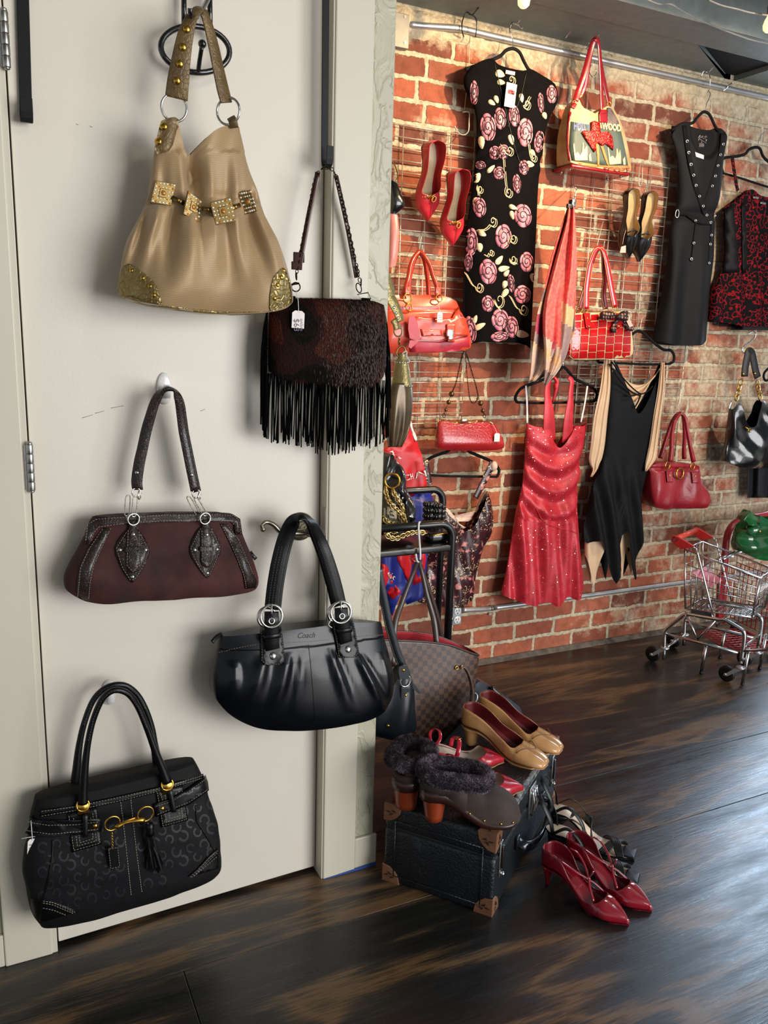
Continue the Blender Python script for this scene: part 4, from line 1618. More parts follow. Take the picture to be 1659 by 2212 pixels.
strip('square_patch', k4((1090, 888), (1290, 845), (1332, 1110), (1132, 1165)), m_navy2, lines=(k4((1102, 900), (1145, 1150), (1318, 1102), (1282, 865)), k4((1130, 910), (1170, 1122), (1292, 1090), (1262, 880)), k4((1160, 920), (1195, 1095), (1268, 1075), (1240, 890))))
bl = strip('belt', k4((140, 1080), (200, 1095), (300, 1103), (500, 1097), (680, 1082), (690, 1110), (688, 1185), (500, 1216), (300, 1230), (200, 1225), (145, 1205)), m_navy2, .004, .003, lines=(k4((150, 1112), (300, 1135), (500, 1128), (676, 1108)), k4((150, 1180), (300, 1205), (500, 1190), (676, 1165))), loff=.0078)
bl2 = strip('belt', k4((1072, 985), (1200, 940), (1330, 868), (1462, 772), (1470, 890), (1340, 985), (1240, 1025), (1092, 1080)), m_navy2, .004, .003, lines=(k4((1085, 1000), (1205, 958), (1335, 885), (1455, 800)), k4((1098, 1060), (1238, 1005), (1335, 965), (1462, 880))), loff=.0078)
for o, q in ((bl, (640, 1143)), (bl2, (1135, 1015))):
 s = MB()
 p, n = onto(SG, *k4(q)[0], .0072)
 s.stud(p, n, .0050, .003)
 build_each(s, 'stud', m_gold, o)
for q0, q1 in (((565, 1060), (568, 1225)), ((1195, 880), (1222, 1040))):
 mb = MB()
 a, b = onto(SG, *k4(q0)[0], .006)[0], onto(SG, *k4(q1)[0], .006)[0]
 mb.ribbon([a, a + Vector((0, -.004, -.004)), (a + b) / 2 + Vector((0, -.005, 0)), b + Vector((0, -.004, .004)), b], .0105, .003, ndir=(0, -1, 0), sub=4)
 mb.build('belt_loop', m_navy2, sb_)
s = MB()
for l in (k4((830, 975), (848, 1100), (880, 1400), (910, 1675)), k4((906, 955), (922, 1100), (955, 1400), (990, 1650))):
 stitches(s, onpath(SG, l, .0016, 14), .0006)
s.build('stitching', m_bthread, sb_)
strip('corner_patch', k4((160, 1690), (250, 1700), (330, 1712), (430, 1752), (520, 1790), (400, 1822), (230, 1872), (180, 1800)), m_navy2, .0012, .0014, lines=(k4((255, 1708), (330, 1722), (430, 1764), (500, 1796)), k4((255, 1760), (330, 1775), (430, 1815)), k4((255, 1722), (325, 1736), (425, 1778), (480, 1800))), loff=.0032)
strip('corner_patch', k4((1330, 1530), (1400, 1470), (1470, 1390), (1550, 1320), (1562, 1400), (1556, 1470), (1440, 1505)), m_navy2, .0012, .0014, lines=(k4((1345, 1530), (1410, 1475), (1480, 1395), (1550, 1335)), k4((1375, 1525), (1440, 1470), (1550, 1375)), k4((1355, 1534), (1422, 1478), (1492, 1402), (1550, 1348))), loff=.0032)
mb = MB()
mb.tube(onpath(SG, k4((325, 1260), (320, 1400), (290, 1560), (255, 1700), (235, 1860)), .001, 8), .0018, 7)
mb.tube(onpath(SG, k4((1390, 1000), (1400, 1120), (1470, 1230), (1530, 1340), (1555, 1470)), .001, 8), .0018, 7)
build_each(mb, 'piping', m_navy2, sb_)
# handles
hf = [(550, 985, .0), (553, 880, 0), (566, 700, 0), (590, 520, 0), (628, 360, -.002), (690, 215, -.008), (760, 150, -.012), (830, 143, -.012), (900, 180, -.008), (965, 275, -.002), (1030, 430, 0), (1085, 580, 0), (1140, 720, 0), (1178, 825, 0)]
hr = [(492, 840, 0), (503, 730, 0), (522, 560, 0), (556, 400, 0), (620, 230, 0), (700, 138, -.004), (790, 102, -.006), (880, 112, -.004), (960, 180, 0), (1020, 290, 0), (1062, 420, 0), (1085, 560, 0), (1108, 690, 0)]
fy1 = onto(SG, *k4((550, 1010))[0], 0)[0].y
fy2 = onto(SG, *k4((1180, 860))[0], 0)[0].y
for hp, off0, off1 in ((hf, fy1 - .008, fy2 - .008), (hr, YS + .028, YS + .028)):
 mb = MB()
 n_ = len(hp)
 pth = [P(*k4((a, b))[0], off0 + (off1 - off0) * i / (n_ - 1) + d) for i, (a, b, d) in enumerate(hp)]
 mb.tube(pth, [.0100, .0085, .0066, .0062, .0062, .0062, .0062, .0062, .0066, .0080, .0105], 14, sub=6)
 o = mb.build('handle', m_navy2, sb_)
 HB = mb.bvh()
 s = MB()
 stitches(s, onpath(HB, k4(*[(a, b) for a, b, _ in hp[3:-3]]), .0003, 8), .0004)
 s.build('stitching', M('grey_thread', '#6e6a68', .7), o)
for q, w, h in (((550, 1000), .032, .020), ((1180, 845), .032, .020), ((480, 852), .026, .016), ((1105, 700), .026, .016)):
 mb = MB()
 fy = onto(SG, *k4((q[0], q[1] + 60))[0], 0)[0].y - .006 if q[1] not in (852, 700) else YS + .026
 c = P(*k4(q)[0], fy)
 mb.ring(c, (0, -1, .25), h * .60, .0019, 24, 8, sx=w / h * .62, xd=(1, 0, .2))
 mb.ribbon([c + Vector((0, .001, .004)), c + Vector((0, -.002, -.006)), c + Vector((0, .002, -.022))], .022, .003, ndir=(0, -1, .2), sub=3)
 mb.build('handle_ring', [m_gold], sb_)
fy = min(onto(SG, *k4(q)[0], 0)[0].y for q in ((770, 1136), (900, 1130), (1020, 1060), (780, 1480), (1080, 1400), (1090, 1500))) - .009
mb = MB()
mb.ring(P(*k4((770, 1136))[0], fy), (.1, -1, 0), .0150, .0018, 26, 8)
mb.tube([P(*k4((788, 1165))[0], fy), P(*k4((815, 1153))[0], fy - .002), P(*k4((870, 1130))[0], fy - .003), P(*k4((930, 1118))[0], fy - .003), P(*k4((985, 1110))[0], fy - .002), P(*k4((1010, 1108))[0], fy)], [.0034, .0060, .0036, .0032, .0048, .0062, .004], 10, sub=5)
mb.tube([P(*k4((800, 1150))[0], fy), P(*k4((870, 1118))[0], fy - .002), P(*k4((950, 1090))[0], fy)], .0016, 8, sub=3)
mb.ring(P(*k4((1018, 1065))[0], fy), (.1, -1, 0), .0160, .0018, 26, 8)
mb.build('snaffle', m_gold, sb_)
mb = MB()
chain(mb, [P(*k4((766, 1195))[0], fy), P(*k4((768, 1250))[0], fy), P(*k4((770, 1305))[0], fy)], .0018, .0006, step=.0032)
hc = mb.build('tag_chain', m_gold, sb_)
mb = MB()
f, n, c = bil(k4((735, 1322), (815, 1306), (831, 1465), (752, 1482)), [fy + .002] * 4)
mb.prism([f(0, 0), f(1, 0), f(1, 1), f(0, 1)], (0, .004, 0))
ht = mb.build('hang_tag', m_navy2, sb_, bevel=.001)
s = MB()
stitches(s, [f(.08, .05) + n * .0006, f(.92, .05) + n * .0006, f(.92, .95) + n * .0006, f(.08, .95) + n * .0006, f(.08, .05) + n * .0006], .0004)
s.build('stitching', m_bthread, ht)
mb = MB()
rr = random.Random(2)
a = P(*k4((1050, 1150))[0], fy)
mb.tube([P(*k4((1020, 1125))[0], fy), a], .003, 8)
mb.lathe(a + Vector((0, 0, .006)), (0, 0, -1), [(.002, 0), (.007, .002), (.0085, .010), (.008, .020), (.009, .028)], 14)
for i in range(34):
 e = k4((1025 + 125 * rr.random(), 1440 + rr.random() * 65))[0]
 b = P(*e, fy + rr.uniform(-.004, .006))
 a2 = a + Vector((rr.uniform(-.005, .005), rr.uniform(-.004, .004), -.012))
 mb.ribbon([a2, (a2 + b) / 2 + Vector((rr.uniform(-.002, .002), -.002, 0)), b], .0034, .0008, ndir=(rr.uniform(-.5, .5), -1, 0), sub=3, round_=False)
mb.build('tassel', m_navy2, sb_)
hk = k4((180, 1105))[0]
p, n = onto(SG, *hk, .006)
pt = price_tag(sb_, k4((172, 1255))[0], 13, 34, p.y - .006, .10, col='#eadfe0', hook=p, ink=True)
mb = MB()
q = k4((90, 1250), (195, 1232))
mb.tube([P(*q[0], p.y - .006), P(*q[1], p.y - .006)], .0007, 5)
mb.build('string', m_plastic, pt)
# ================================================================== fixtures on the brick wall
m_velvet = M('black_velvet', '#0b0a0c', .85, sheen=.1, spec=.2, col2='#17161a', bump=.1, bscale=500)
m_wire = M('chrome_wire', '#dcd4c2', .32, .55)
m_blackp = M('black_tube_enamel', '#0d0d0f', .35, coat=.25, bump=.06, bscale=60)
YR = 2.735
# conduit used as a hanging rail
mb = MB()
mb.tube([P(884, 53, YB - .012), P(915, 56, YB - .014), P(945, 58, YB - .02), P(975, 60, YR), P(1004, 64, YR), P(1060, 77.5, YR), P(1160, 100, YR), P(1400, 153.5, YR), P(1720, 225, YR)], .0115, 14, sub=4)
rl = mb.build('hanging_rail', m_galv)
tag(rl, 'galvanised pipe rail running under the grey ceiling board', 'rail')
mb = MB()
a, b = P(860, 28, YB - .02), P(881, 107, YB - .02)
mb.box((a.x - .05, YB - .026, b.z), (b.x, YB - .001, a.z))
bo = mb.build('junction_plate', M('zinc_plate', '#8d8b84', .5, .6, bump=.1, bscale=40), bevel=.002)
tag(bo, 'grey metal plate at the left end of the pipe rail', 'plate')
for q in ((875, 36), (875, 92)):
 mb = MB()
 mb.disc(P(*q, YB - .0262), (0, -1, 0), .005, .0015, 12)
 mb.build('screw', m_steel, bo)
def wire_thing(name, label, cat, paths, r, mat, group=None, sub=6):
 base = paths[0][-1]
 t = None
 mb = MB()
 for p in paths:
  mb.tube(p, r, 7, sub=sub)
 o = mb.build(name, mat, loc=base)
 return tag(o, label, cat, group)
# hooks on the rail
hk_lab = ['black double hook clamped on the pipe rail near its left end', 'chrome hook on the pipe rail above the rose dress', 'empty steel hook pin on the grey board left of the picture bag', 'hook at the ceiling board carrying the red straps of the picture bag', 'chrome hook on the pipe rail above the black eyelet dress', 'small white clip on the pipe rail at the far right']
hk = [[[P(1034, 16, 2.66), P(1020, 32, 2.70), P(1008, 27, 2.712), P(999, 45, 2.716), P(998, 66, 2.716), P(1002, 80, 2.735)], [P(1012, 30, 2.70), P(1026, 37, 2.69), P(1030, 55, 2.69), P(1027, 80, 2.70)]],
  [[P(1132, 30, 2.66), P(1116, 52, 2.70), P(1106, 49, 2.71), P(1101, 62, 2.714)], [P(1112, 50, 2.70), P(1122, 56, 2.69), P(1128, 62, 2.68)]],
  [[P(1243, 52, 2.64), P(1222, 82, 2.69)]],
  [[P(1294, 75, 2.58), P(1284, 87, 2.63), P(1276, 97, 2.66), P(1266, 106, 2.69)]],
  [[P(1542, 144, 2.66), P(1530, 156, 2.70), P(1520, 154, 2.705), P(1514, 166, 2.712)], [P(1530, 156, 2.70), P(1534, 170, 2.69), P(1532, 192, 2.70), P(1528, 200, 2.71)]],
  [[P(1584, 178, 2.70), P(1574, 184, 2.715), P(1570, 190, 2.72), P(1560, 198, 2.73)]]]
for l_, p_ in zip(hk_lab, hk):
 wire_thing('rail_hook', l_, 'hook', p_, .0022, m_iron if 'black double' in l_ else m_chrome, sub=4)
wire_thing('wire_hook', 'thin double wire hook hanging behind the red straps of the picture bag', 'hook', [[P(1272, 92, 2.72), P(1276, 105, 2.73), P(1273, 120, 2.735), P(1270, 138, 2.74), P(1283, 139, 2.73), P(1285, 120, 2.73)], [P(1277, 140, 2.735), P(1273, 155, 2.73), P(1280, 166, 2.72), P(1288, 158, 2.72), P(1286, 150, 2.72)]], .0016, m_chrome)
# strings of wire that carry the grids
mb = MB()
mb.tube([P(1016, 75, 2.745), P(1014, 110, 2.75), P(1012, 160, 2.75), P(1003, 240, 2.752)], .0012, 6)
tag(mb.build('wire_line', m_wire), 'thin wire dropping from the rail to the left wire grid', 'wire')
mb = MB()
mb.tube([P(1273, 165, 2.75), P(1270, 200, 2.752), P(1268, 233, 2.752), P(1240, 330, 2.752)], .0014, 6)
tag(mb.build('wire_line', m_wire), 'thin wire dropping behind the picture bag to the right wire grid', 'wire')
# wire grids
SPX, SPZ = .0982, .0388
def wire_grid(label, x0, x1, ztop, zbot, y=2.748):
 mb = MB()
 n = round((x1 - x0) / SPX)
 r = .0021
 for i in range(n + 1):
  x = x1 - i * SPX
  mb.tube([(x, y, ztop), (x, y, zbot)], r, 6)
 k = int((ztop - zbot) / SPZ)
 for i in range(k + 1):
  z = ztop - i * SPZ
  mb.tube([(x1 - n * SPX, y - .0035, z), (x1, y - .0035, z)], r * .9, 6)
 return tag(mb.build('wire_grid', m_wire, loc=(x1, y, zbot)), label, 'grid')
gx1 = P(1003, 779, 2.748).x
wire_grid('chrome wire grid panel behind the coral pumps and orange bag', gx1 - 4 * SPX, gx1, P(932, 281, 2.748).z, P(905, 931, 2.748).z)
gr1 = P(1446.4, 364, 2.748).x
gzt = P(1446, 364, 2.748).z
wire_grid('chrome wire grid panel behind the black mules and woven red bag', gr1 - 5 * SPX, gr1, gzt, gzt - SPZ * 26)
gr2 = P(1481, 748, 2.738).x
wire_grid('lower chrome wire grid panel behind the black and cream dress', gr2 - 6 * SPX, gr2, P(1481, 742, 2.738).z, P(1481, 742, 2.738).z - SPZ * 13, 2.738)
def grid_hook(label, pts, Y, r=.0020):
 return wire_thing('grid_hook', label, 'hook', [[P(a, b, Y + c) for a, b, c in pts]], r, m_wire)
grid_hook('open chrome hook beside the left shoulder of the rose dress', [(999, 242, .03), (1013, 243, .02), (1013, 262, 0), (1012, 282, 0), (1004, 291, -.01), (992, 288, -.02), (982, 272, -.03)], 2.71)
grid_hook('bent wire hook of the left grid carrying the orange bag', [(912, 500, 0), (907, 530, -.02), (905, 548, -.06), (911, 543, -.09), (912, 530, -.1)], 2.74)
grid_hook('chrome hook on the right grid holding the woven red bag', [(1303, 478, 0), (1297, 500, -.02), (1290, 533, -.04), (1296, 541, -.07), (1303, 536, -.09), (1306, 521, -.1)], 2.742)
grid_hook('chrome double hook at the top of the right grid', [(1384, 354, 0), (1381, 366, -.01), (1380, 397, -.02), (1386, 398, -.02), (1388, 356, -.01)], 2.74)
grid_hook('curved hook on the right grid by the polka dot bow', [(1385, 670, 0), (1392, 674, -.01), (1394, 682, -.02), (1387, 688, -.03), (1384, 700, -.03), (1383, 712, -.03)], 2.74)
grid_hook('chrome hook on the lower grid holding the crimson bag', [(1461, 853, 0), (1466, 841, -.01), (1470, 846, -.02), (1464, 893, -.05), (1470, 897, -.07), (1474, 887, -.08)], 2.735)
grid_hook('small hook on the left grid carrying the beaded chain', [(1002, 750, 0), (1001, 766, -.03), (1003, 772, -.05)], 2.74)
# ------------------------------------------------------------------ hangers
def hanger(label, arms, hook, bar, Y, r=.0062, flat=.75, rb=None):
 b = P(*arms[len(arms) // 2], Y)
 t = thing('velvet_hanger', label, 'hanger', b, None)
 mb = MB()
 mb.tube([P(a, c, Y) for a, c in arms], r, 10, sub=6, flat=flat)
 mb.build('shoulder_bar', m_velvet, t)
 if bar:
  mb = MB()
  mb.tube([P(a, c, Y) for a, c in bar], rb or r * .8, 8, sub=4)
  mb.build('trouser_bar', m_velvet, t)
 if hook:
  mb = MB()
  mb.tube([P(a, c, Y + d) for a, c, d in hook], .0019, 8, sub=6)
  mb.build('hook', m_chrome, t)
 return t
# ------------------------------------------------------------------ rose print dress
m_jersey = M('black_jersey', '#050405', .8, col2='#080709', vscale=30, spec=.08)
m_rose = M('print_rose_pink', '#dc8296', .6, col2='#e69fab', vscale=40)
m_rose2 = M('print_rose_deep', '#cf7186', .6, col2='#da8496', vscale=40)
m_pline = M('print_black_line', '#150c10', .6)
m_cream = M('print_cream', '#dfc9a0', .55, col2='#e9d9b8')
m_label = M('woven_label', '#f0e6e4', .7)
YW = 2.690
hanger('black velvet hanger with chrome hook holding the rose print dress', [(1005, 150), (1040, 138), (1066, 128), (1082, 120), (1093, 109), (1108, 105), (1122, 113), (1132, 133), (1144, 152), (1170, 170)], [(1108, 105, 0), (1107, 84, 0), (1101, 68, 0), (1103, 53, .01), (1112, 48, .02), (1118, 54, .02)], None, YW)
dr_ = thing('rose_dress', 'black sleeveless dress printed with pink roses, on the pipe rail', 'dress', P(1080, 740, YW))
edges = [(126, 1030, 1168, .012, .01), (136, 1022, 1174, .014, .012), (150, 1011, 1183, .016, .014), (175, 1001, 1196, .020, .016), (205, 1010, 1204, .024, .018), (226, 1022, 1201, .026, .018), (250, 1028, 1188, .030, .02), (280, 1030, 1178, .032, .02), (320, 1030, 1170, .034, .02), (358, 1026, 1165, .028, .02), (374, 1024, 1164, .026, .02), (420, 1018, 1161, .030, .02), (500, 1008, 1158, .034, .022), (600, 1001, 1153, .036, .022), (690, 1000, 1149, .036, .022), (760, 1002, 1145, .034, .022)]
top = [(-1, 146), (-.85, 134), (-.5, 128), (-.3, 140), (0, 150), (.3, 156), (.5, 152), (.85, 170), (1, 184)]
bot = [(-1, 746), (-.6, 738), (0, 740), (.6, 740), (.9, 746), (1, 752)]
def rdisp(xf, v, px, y, sy):
 d = 0
 if y > 372:
  d += .010 * min(1, (y - 372) / 150) * sin(px * .085 + (y - 372) * .004 + .5)
 else:
  d += .004 * sin(px * .06 + y * .02)
  d -= .012 * math.exp(-((px - (1066 + (y - 128) * .24)) / 9.0) ** 2) * (y < 300) * .4
 # drapes of the crossed bodice
 if 290 < y < 375:
  d += .006 * sin((y + (px - 1100) * .5) * .16)
 return d
mb = MB()
bag2(mb, edges, top, bot, YW, 90, 80, 2.3, rdisp, cap=False, capbot=False)
DB = mb.bvh()
def prose(mb, b, cx, cy, rx, ry, rot=0.0):
 """one printed rose: five petals, inner whorl and dark drawn lines"""
 def pt(a, r):
  x, y = cos(a) * rx * r, sin(a) * ry * r
  return (cx + x * cos(rot) - y * sin(rot) * .6, cy + x * sin(rot) * .6 + y * cos(rot))
 for k in range(5):
  a0 = k * 2 * pi / 5 + cx
  out = [pt(a0, .25)]
  for j in range(9):
   a = a0 + (j - 4) / 4 * .72
   out.append(pt(a, 1.0 - .10 * abs((j - 4) / 4) ** 3))
  patch(mb, b, out, .0010 + k * .0001, .0002, mi=1 if k % 2 else 2, res=7)
 patch(mb, b, [pt(2 * pi * j / 14, .55) for j in range(14)], .0016, .0002, mi=1, res=7)
 sp = [pt(a * .5, .08 + a * .030) for a in range(0, 29)]
 mb.tube(onpath(b, sp, .0022), .0017, 4, mi=3)
 for k in range(5):
  a0 = k * 2 * pi / 5 + cx + .66
  mb.tube(onpath(b, [pt(a0, .5), pt(a0 + .1, .75), pt(a0 + .05, .98)], .0020), .0015, 4, mi=3)
def pleaf(mb, b, cx, cy, L, w, ang, mi=4):
 out = []
 for j in range(13):
  a = j / 12 * 2 * pi
  x = cos(a) * L
  y = sin(a) * w * (1 - .35 * cos(a))
  out.append((cx + x * cos(ang) - y * sin(ang), cy + x * sin(ang) + y * cos(ang)))
 patch(mb, b, out, .0012, .0002, mi=mi, res=7)
def pswirl(mb, b, cx, cy, R, a0, turns, tail, mi=4):
 pts = []
 for j in range(26):
  t = j / 25
  a = a0 + t * turns * 2 * pi
  r = 1.35 * R * (.12 + .88 * t)
  pts.append((cx + cos(a) * r * .75, cy + sin(a) * r * 1.15))
 ex = pts[-1]
 for k in range(1, 6):
  pts.append((ex[0] + tail[0] * k / 5, ex[1] + tail[1] * k / 5 + 4 * sin(k)))
 mb.tube(onpath(b, pts, .0012), .0019, 4, mi=mi)
 q = [(a + 3.5, c + 2) for a, c in pts[12:]]
 mb.tube(onpath(b, q, .0012), .0014, 4, mi=mi)
for q in ((1054, 275, 17, 31), (1080, 256, 13, 24), (1110, 250, 12, 24), (1134, 286, 17, 31), (1164, 306, 11, 24), (1024, 200, 9, 26), (1191, 204, 11, 20), (1168, 222, 7, 22), (1068, 330, 12, 15), (1087, 328, 13, 16), (1038, 357, 11, 9), (1078, 374, 13, 14), (1131, 362, 11, 16), (1116, 397, 9, 21), (1036, 448, 14, 22), (1129, 466, 19, 26), (1087, 511, 18, 27), (1018, 522, 14, 30), (1054, 587, 19, 28), (1137, 566, 15, 22), (1012, 566, 9, 20), (1053, 656, 13, 18), (1016, 712, 13, 30), (1080, 691, 19, 24), (1079, 727, 20, 11), (1128, 636, 18, 20), (1105, 706, 15, 24), (1104, 612, 8, 20)):
 prose(mb, DB, *q, rot=.2 * sin(q[0]))
for q in ((1072, 215, 9, 5, 1.2), (1062, 222, 9, 5, .6), (1040, 308, 14, 7, 1.5), (1104, 302, 12, 6, 1.3), (1126, 212, 10, 5, 1.4), (1080, 160, 11, 8, .4), (1082, 178, 9, 6, .2), (1030, 384, 12, 8, -1), (1060, 365, 12, 5, -.8), (1028, 440, 14, 7, 1.6), (1144, 355, 10, 7, .2), (1042, 505, 9, 6, .5), (1036, 535, 10, 7, 1.4), (1078, 562, 12, 6, -.9), (1088, 580, 13, 6, -.2), (1090, 634, 12, 6, 2.2), (1108, 448, 10, 5, .4), (1106, 465, 10, 5, 1.3), (1094, 590, 9, 5, -.9), (1090, 615, 9, 6, 1.9), (1150, 600, 10, 6, 1.5), (1036, 705, 14, 6, -.5), (1026, 690, 10, 5, -1.2), (1128, 722, 14, 8, .2), (1150, 330, 8, 5, .8), (1176, 250, 8, 5, 1.2)):
 pleaf(mb, DB, *q)
for q in ((1104, 172, 7, 0, 1.3, (6, 18)), (1137, 225, 8, 1, 1.3, (14, -16)), (1100, 325, 7, 0, 1.4, (-14, -16)), (1098, 415, 9, 1.5, 1.4, (-6, -58)), (1064, 478, 8, 0, 1.4, (-30, 18)), (1036, 408, 7, 2, 1.3, (2, 26)), (1108, 515, 8, 1, 1.4, (-10, 22)), (1035, 620, 8, 0, 1.5, (-24, -28)), (1078, 648, 12, 2, 1.2, (14, 30)), (1130, 668, 9, 0, 1.5, (-22, -26)), (1152, 340, 6, 0, 1.5, (-6, -26)), (1108, 560, 8, 2, 1.2, (14, 14)), (1060, 545, 5, 1, 1.3, (-10, 8))):
 pswirl(mb, DB, *q)
mb.build('dress_body', [m_jersey, m_rose, m_rose2, m_pline, m_cream], dr_)
mb = MB()
f, n, c = bil([(1093, 151), (1113, 155), (1112, 163), (1092, 159)], [YW - .022] * 4)
mb.prism([f(0, 0), f(1, 0), f(1, 1), f(0, 1)], (0, .001, 0))
mb.build('neck_label', M('pink_label', '#e9b9c0', .7), dr_)
f, n, c = bil([(1095, 177), (1117, 183), (1111, 234), (1089, 229)], [YW - .040] * 4)
mb = MB()
mb.prism([f(0, 0), f(1, 0), f(1, 1), f(0, 1)], (0, .001, 0))
tg = mb.build('price_tag', m_label, dr_)
mb = MB()
for u0, u1, v0, v1 in ((.2, .42, .30, .42), (.40, .62, .28, .40), (.55, .85, .30, .44), (.22, .8, .42, .46)):
 mb.prism([f(u0, v0) + n * .0006, f(u1, v0 - .02) + n * .0006, f(u1, v1) + n * .0006, f(u0, v1) + n * .0006], (0, .0004, 0))
mb.build('printed_mark', M('print_red', '#b8444a', .7), tg)
# crossed neckline edges
mb = MB()
mb.tube(onpath(DB, [(1067, 134), (1078, 180), (1092, 240), (1106, 300), (1120, 345), (1128, 362)], .001, 5), .0022, 5)
mb.tube(onpath(DB, [(1136, 158), (1128, 195), (1112, 245), (1096, 275)], .001, 5), .0022, 5)
mb.build('neckline_edge', m_pline, dr_)
# ------------------------------------------------------------------ shoes
def shoe(name, label, mats, L=.245, W=.078, heel=.06, toe='point', open_=(.0, .62), topl=.052, hw=(.012, .007), insole=None, loc=(0, 0, 0), group=None, thick=.0016, sole_t=.004, plat=0.0, vamp_low=.040, sides=None, heel_mat=2, heel_len=.045):
 """slip-on court shoe in its own frame: toe along +x, width y, sole on z = 0; returns the empty and the body builder"""
 t = thing(name, label, 'shoe', (0, 0, 0), group)
 t['_loc'] = [0, 0, 0]
 mb = MB()
 rows = []
 nst, nc = 44, 28
 def solez(s):
  # ground contact at the ball (s ~ .72), rising to the heel seat and a little toe spring
  if s < .20:
   return heel + plat
  if s < .70:
   u = (s - .20) / .50
   return plat + heel * (1 - (3 * u * u - 2 * u ** 3)) + .0
  return plat + .004 * ((s - .70) / .30) ** 2
 def halfw(s):
  tb = [(0, .004), (.03, .30), (.10, .40), (.22, .40), (.40, .36), (.60, .47), (.70, .50), (.80, .455 if toe == 'point' else .49), (.90, .25 if toe == 'point' else .44), (.96, .10 if toe == 'point' else .36), (1.0, .012 if toe == 'point' else (.24 if toe == 'square' else .05))]
  if toe == 'round':
   tb[-4:] = [(.80, .49), (.90, .41), (.96, .28), (1.0, .05)]
  return herm(tb, s)[0] * W
 def height(s):
  tb = [(0, topl), (.10, topl), (.25, topl * .82), (.42, topl * .72), (.58, vamp_low), (.70, vamp_low * 1.0), (.82, vamp_low * .78), (.92, vamp_low * .56), (1, .012)]
  return herm(sides or tb, s)[0]
 o0, o1 = open_
 def ang(s):
  """half opening angle measured from straight up"""
  if s >= o1:
   return 0.0
  u = max(0.0, min(1.0, (o1 - s) / .16))
  return (pi * .5 - .02) * math.sqrt(max(0, 1 - (1 - u) ** 2))
 for i in range(nst + 1):
  s = i / nst
  hwid = max(halfw(s), .0015)
  z0 = solez(s)
  h = height(s)
  a0 = ang(s)
  row = []
  for j in range(nc + 1):
   a = a0 + (2 * pi - 2 * a0) * j / nc     # from one topline edge under the sole to the other
   # superellipse section, flat sole
   sx, cz = sin(a), cos(a)
   x = math.copysign(abs(sx) ** .75, sx)
   z = math.copysign(abs(cz) ** .8, cz)
   if z < 0:
    zz = z0 + h * .36 * (1 + z)
   else:
    zz = z0 + h * .36 + h * .64 * z
   if a0 > .05 and z > -.2:
    # open part: side walls rise to the topline
    wallf = min(1, a0 / (pi * .5))
    edge = min(j, nc - j) / nc
    if edge < .18:
     e = (1 - edge / .18) ** 1.0
     zz = zz + (z0 + h - zz) * e * wallf
     x = math.copysign(abs(x) * (1 - .10 * e) + .0, x)
   row.append(Vector((s * L, x * hwid, zz)))
  rows.append(row[::-1])
 # back of the heel closed
 mb.grid(rows)
 mb.add([p for p in rows[0]], [list(range(len(rows[0])))[::-1]], True)
 mb.add([p for p in rows[-1]], [list(range(len(rows[-1])))], True)
 body = mb.build('upper', mats[0], t)
 md = body.modifiers.new('solid', 'SOLIDIFY')
 md.thickness = thick
 md.offset = -1
 if len(mats) > 1:
  body.data.materials.append(mats[1])
  md.material_offset = 1
  md.material_offset_rim = 0
 # sole and insole
 ms = MB()
 r1 = []
 for i in range(nst + 1):
  s = i / nst
  hwid = max(halfw(s) * (.84 if s < .9 else .7), .001)
  z0 = solez(s)
  r1.append([Vector((s * L, -hwid, z0 - sole_t * .2)), Vector((s * L, -hwid, z0 - sole_t)), Vector((s * L, hwid, z0 - sole_t)), Vector((s * L, hwid, z0 - sole_t * .2))])
 ms.grid(r1, True, True, False)
 ms.build('outsole', mats[3] if len(mats) > 3 else M('sole_tan', '#9b7a52', .6), t)
 if insole:
  mi_ = MB()
  r2 = []
  for i in range(1, nst):
   s = i / nst * .93
   hwid = halfw(s) * .86
   z0 = solez(s) + thick + .0012
   r2.append([Vector((s * L, hwid * q, z0 + .0015 * q * q)) for q in (-1, -.5, 0, .5, 1)])
  mi_.grid(r2)
  mi_.build('insole', insole, t)
 if heel > .015:
  mh = MB()
  r3 = []
  w0, w1 = hw
  for k in range(9):
   u = k / 8
   z = heel + plat - .002 - u * (heel + plat - .002)
   ww = W * .36 * (1 - u) ** 1.6 + w1 * (1 - (1 - u) ** 1.6)
   x0 = L * .012 + L * .045 * u
   x1 = x0 + heel_len * (1 - u) ** 1.5 + w0 * 1.1 * (1 - (1 - u) ** 1.5)
   r3.append([Vector(((x0 + x1) / 2 + cos(a * pi / 8) * (x1 - x0) / 2, sin(a * pi / 8) * ww, z)) for a in range(16)])
  mh.grid(r3, True, True)
  mh.build('heel', mats[heel_mat] if len(mats) > heel_mat else mats[0], t)
 return t, solez, halfw
def frame_mat(toe_dir, up_dir, origin):
 x = Vector(toe_dir).normalized()
 z = Vector(up_dir)
 z = (z - x * z.dot(x)).normalized()
 y = z.cross(x)
 return Matrix(((x.x, y.x, z.x, origin[0]), (x.y, y.y, z.y, origin[1]), (x.z, y.z, z.z, origin[2]), (0, 0, 0, 1)))
m_coral = M('coral_leather', '#b3232f', .32, coat=.3, col2='#c22e38')
m_corallin = M('coral_lining', '#a3121d', .55)
m_silverin = M('pale_insole', '#c9b78f', .4)
m_goldchain = m_gold
def put_on_grid(t, heelpx, toepx, Y, hoff, toff):
 a, b = P(*heelpx, Y - hoff), P(*toepx, Y - toff)
 d = (b - a)
 up_ = Vector((0, -1, .0))
 t.matrix_world = frame_mat(d, up_, a)
 return d.length
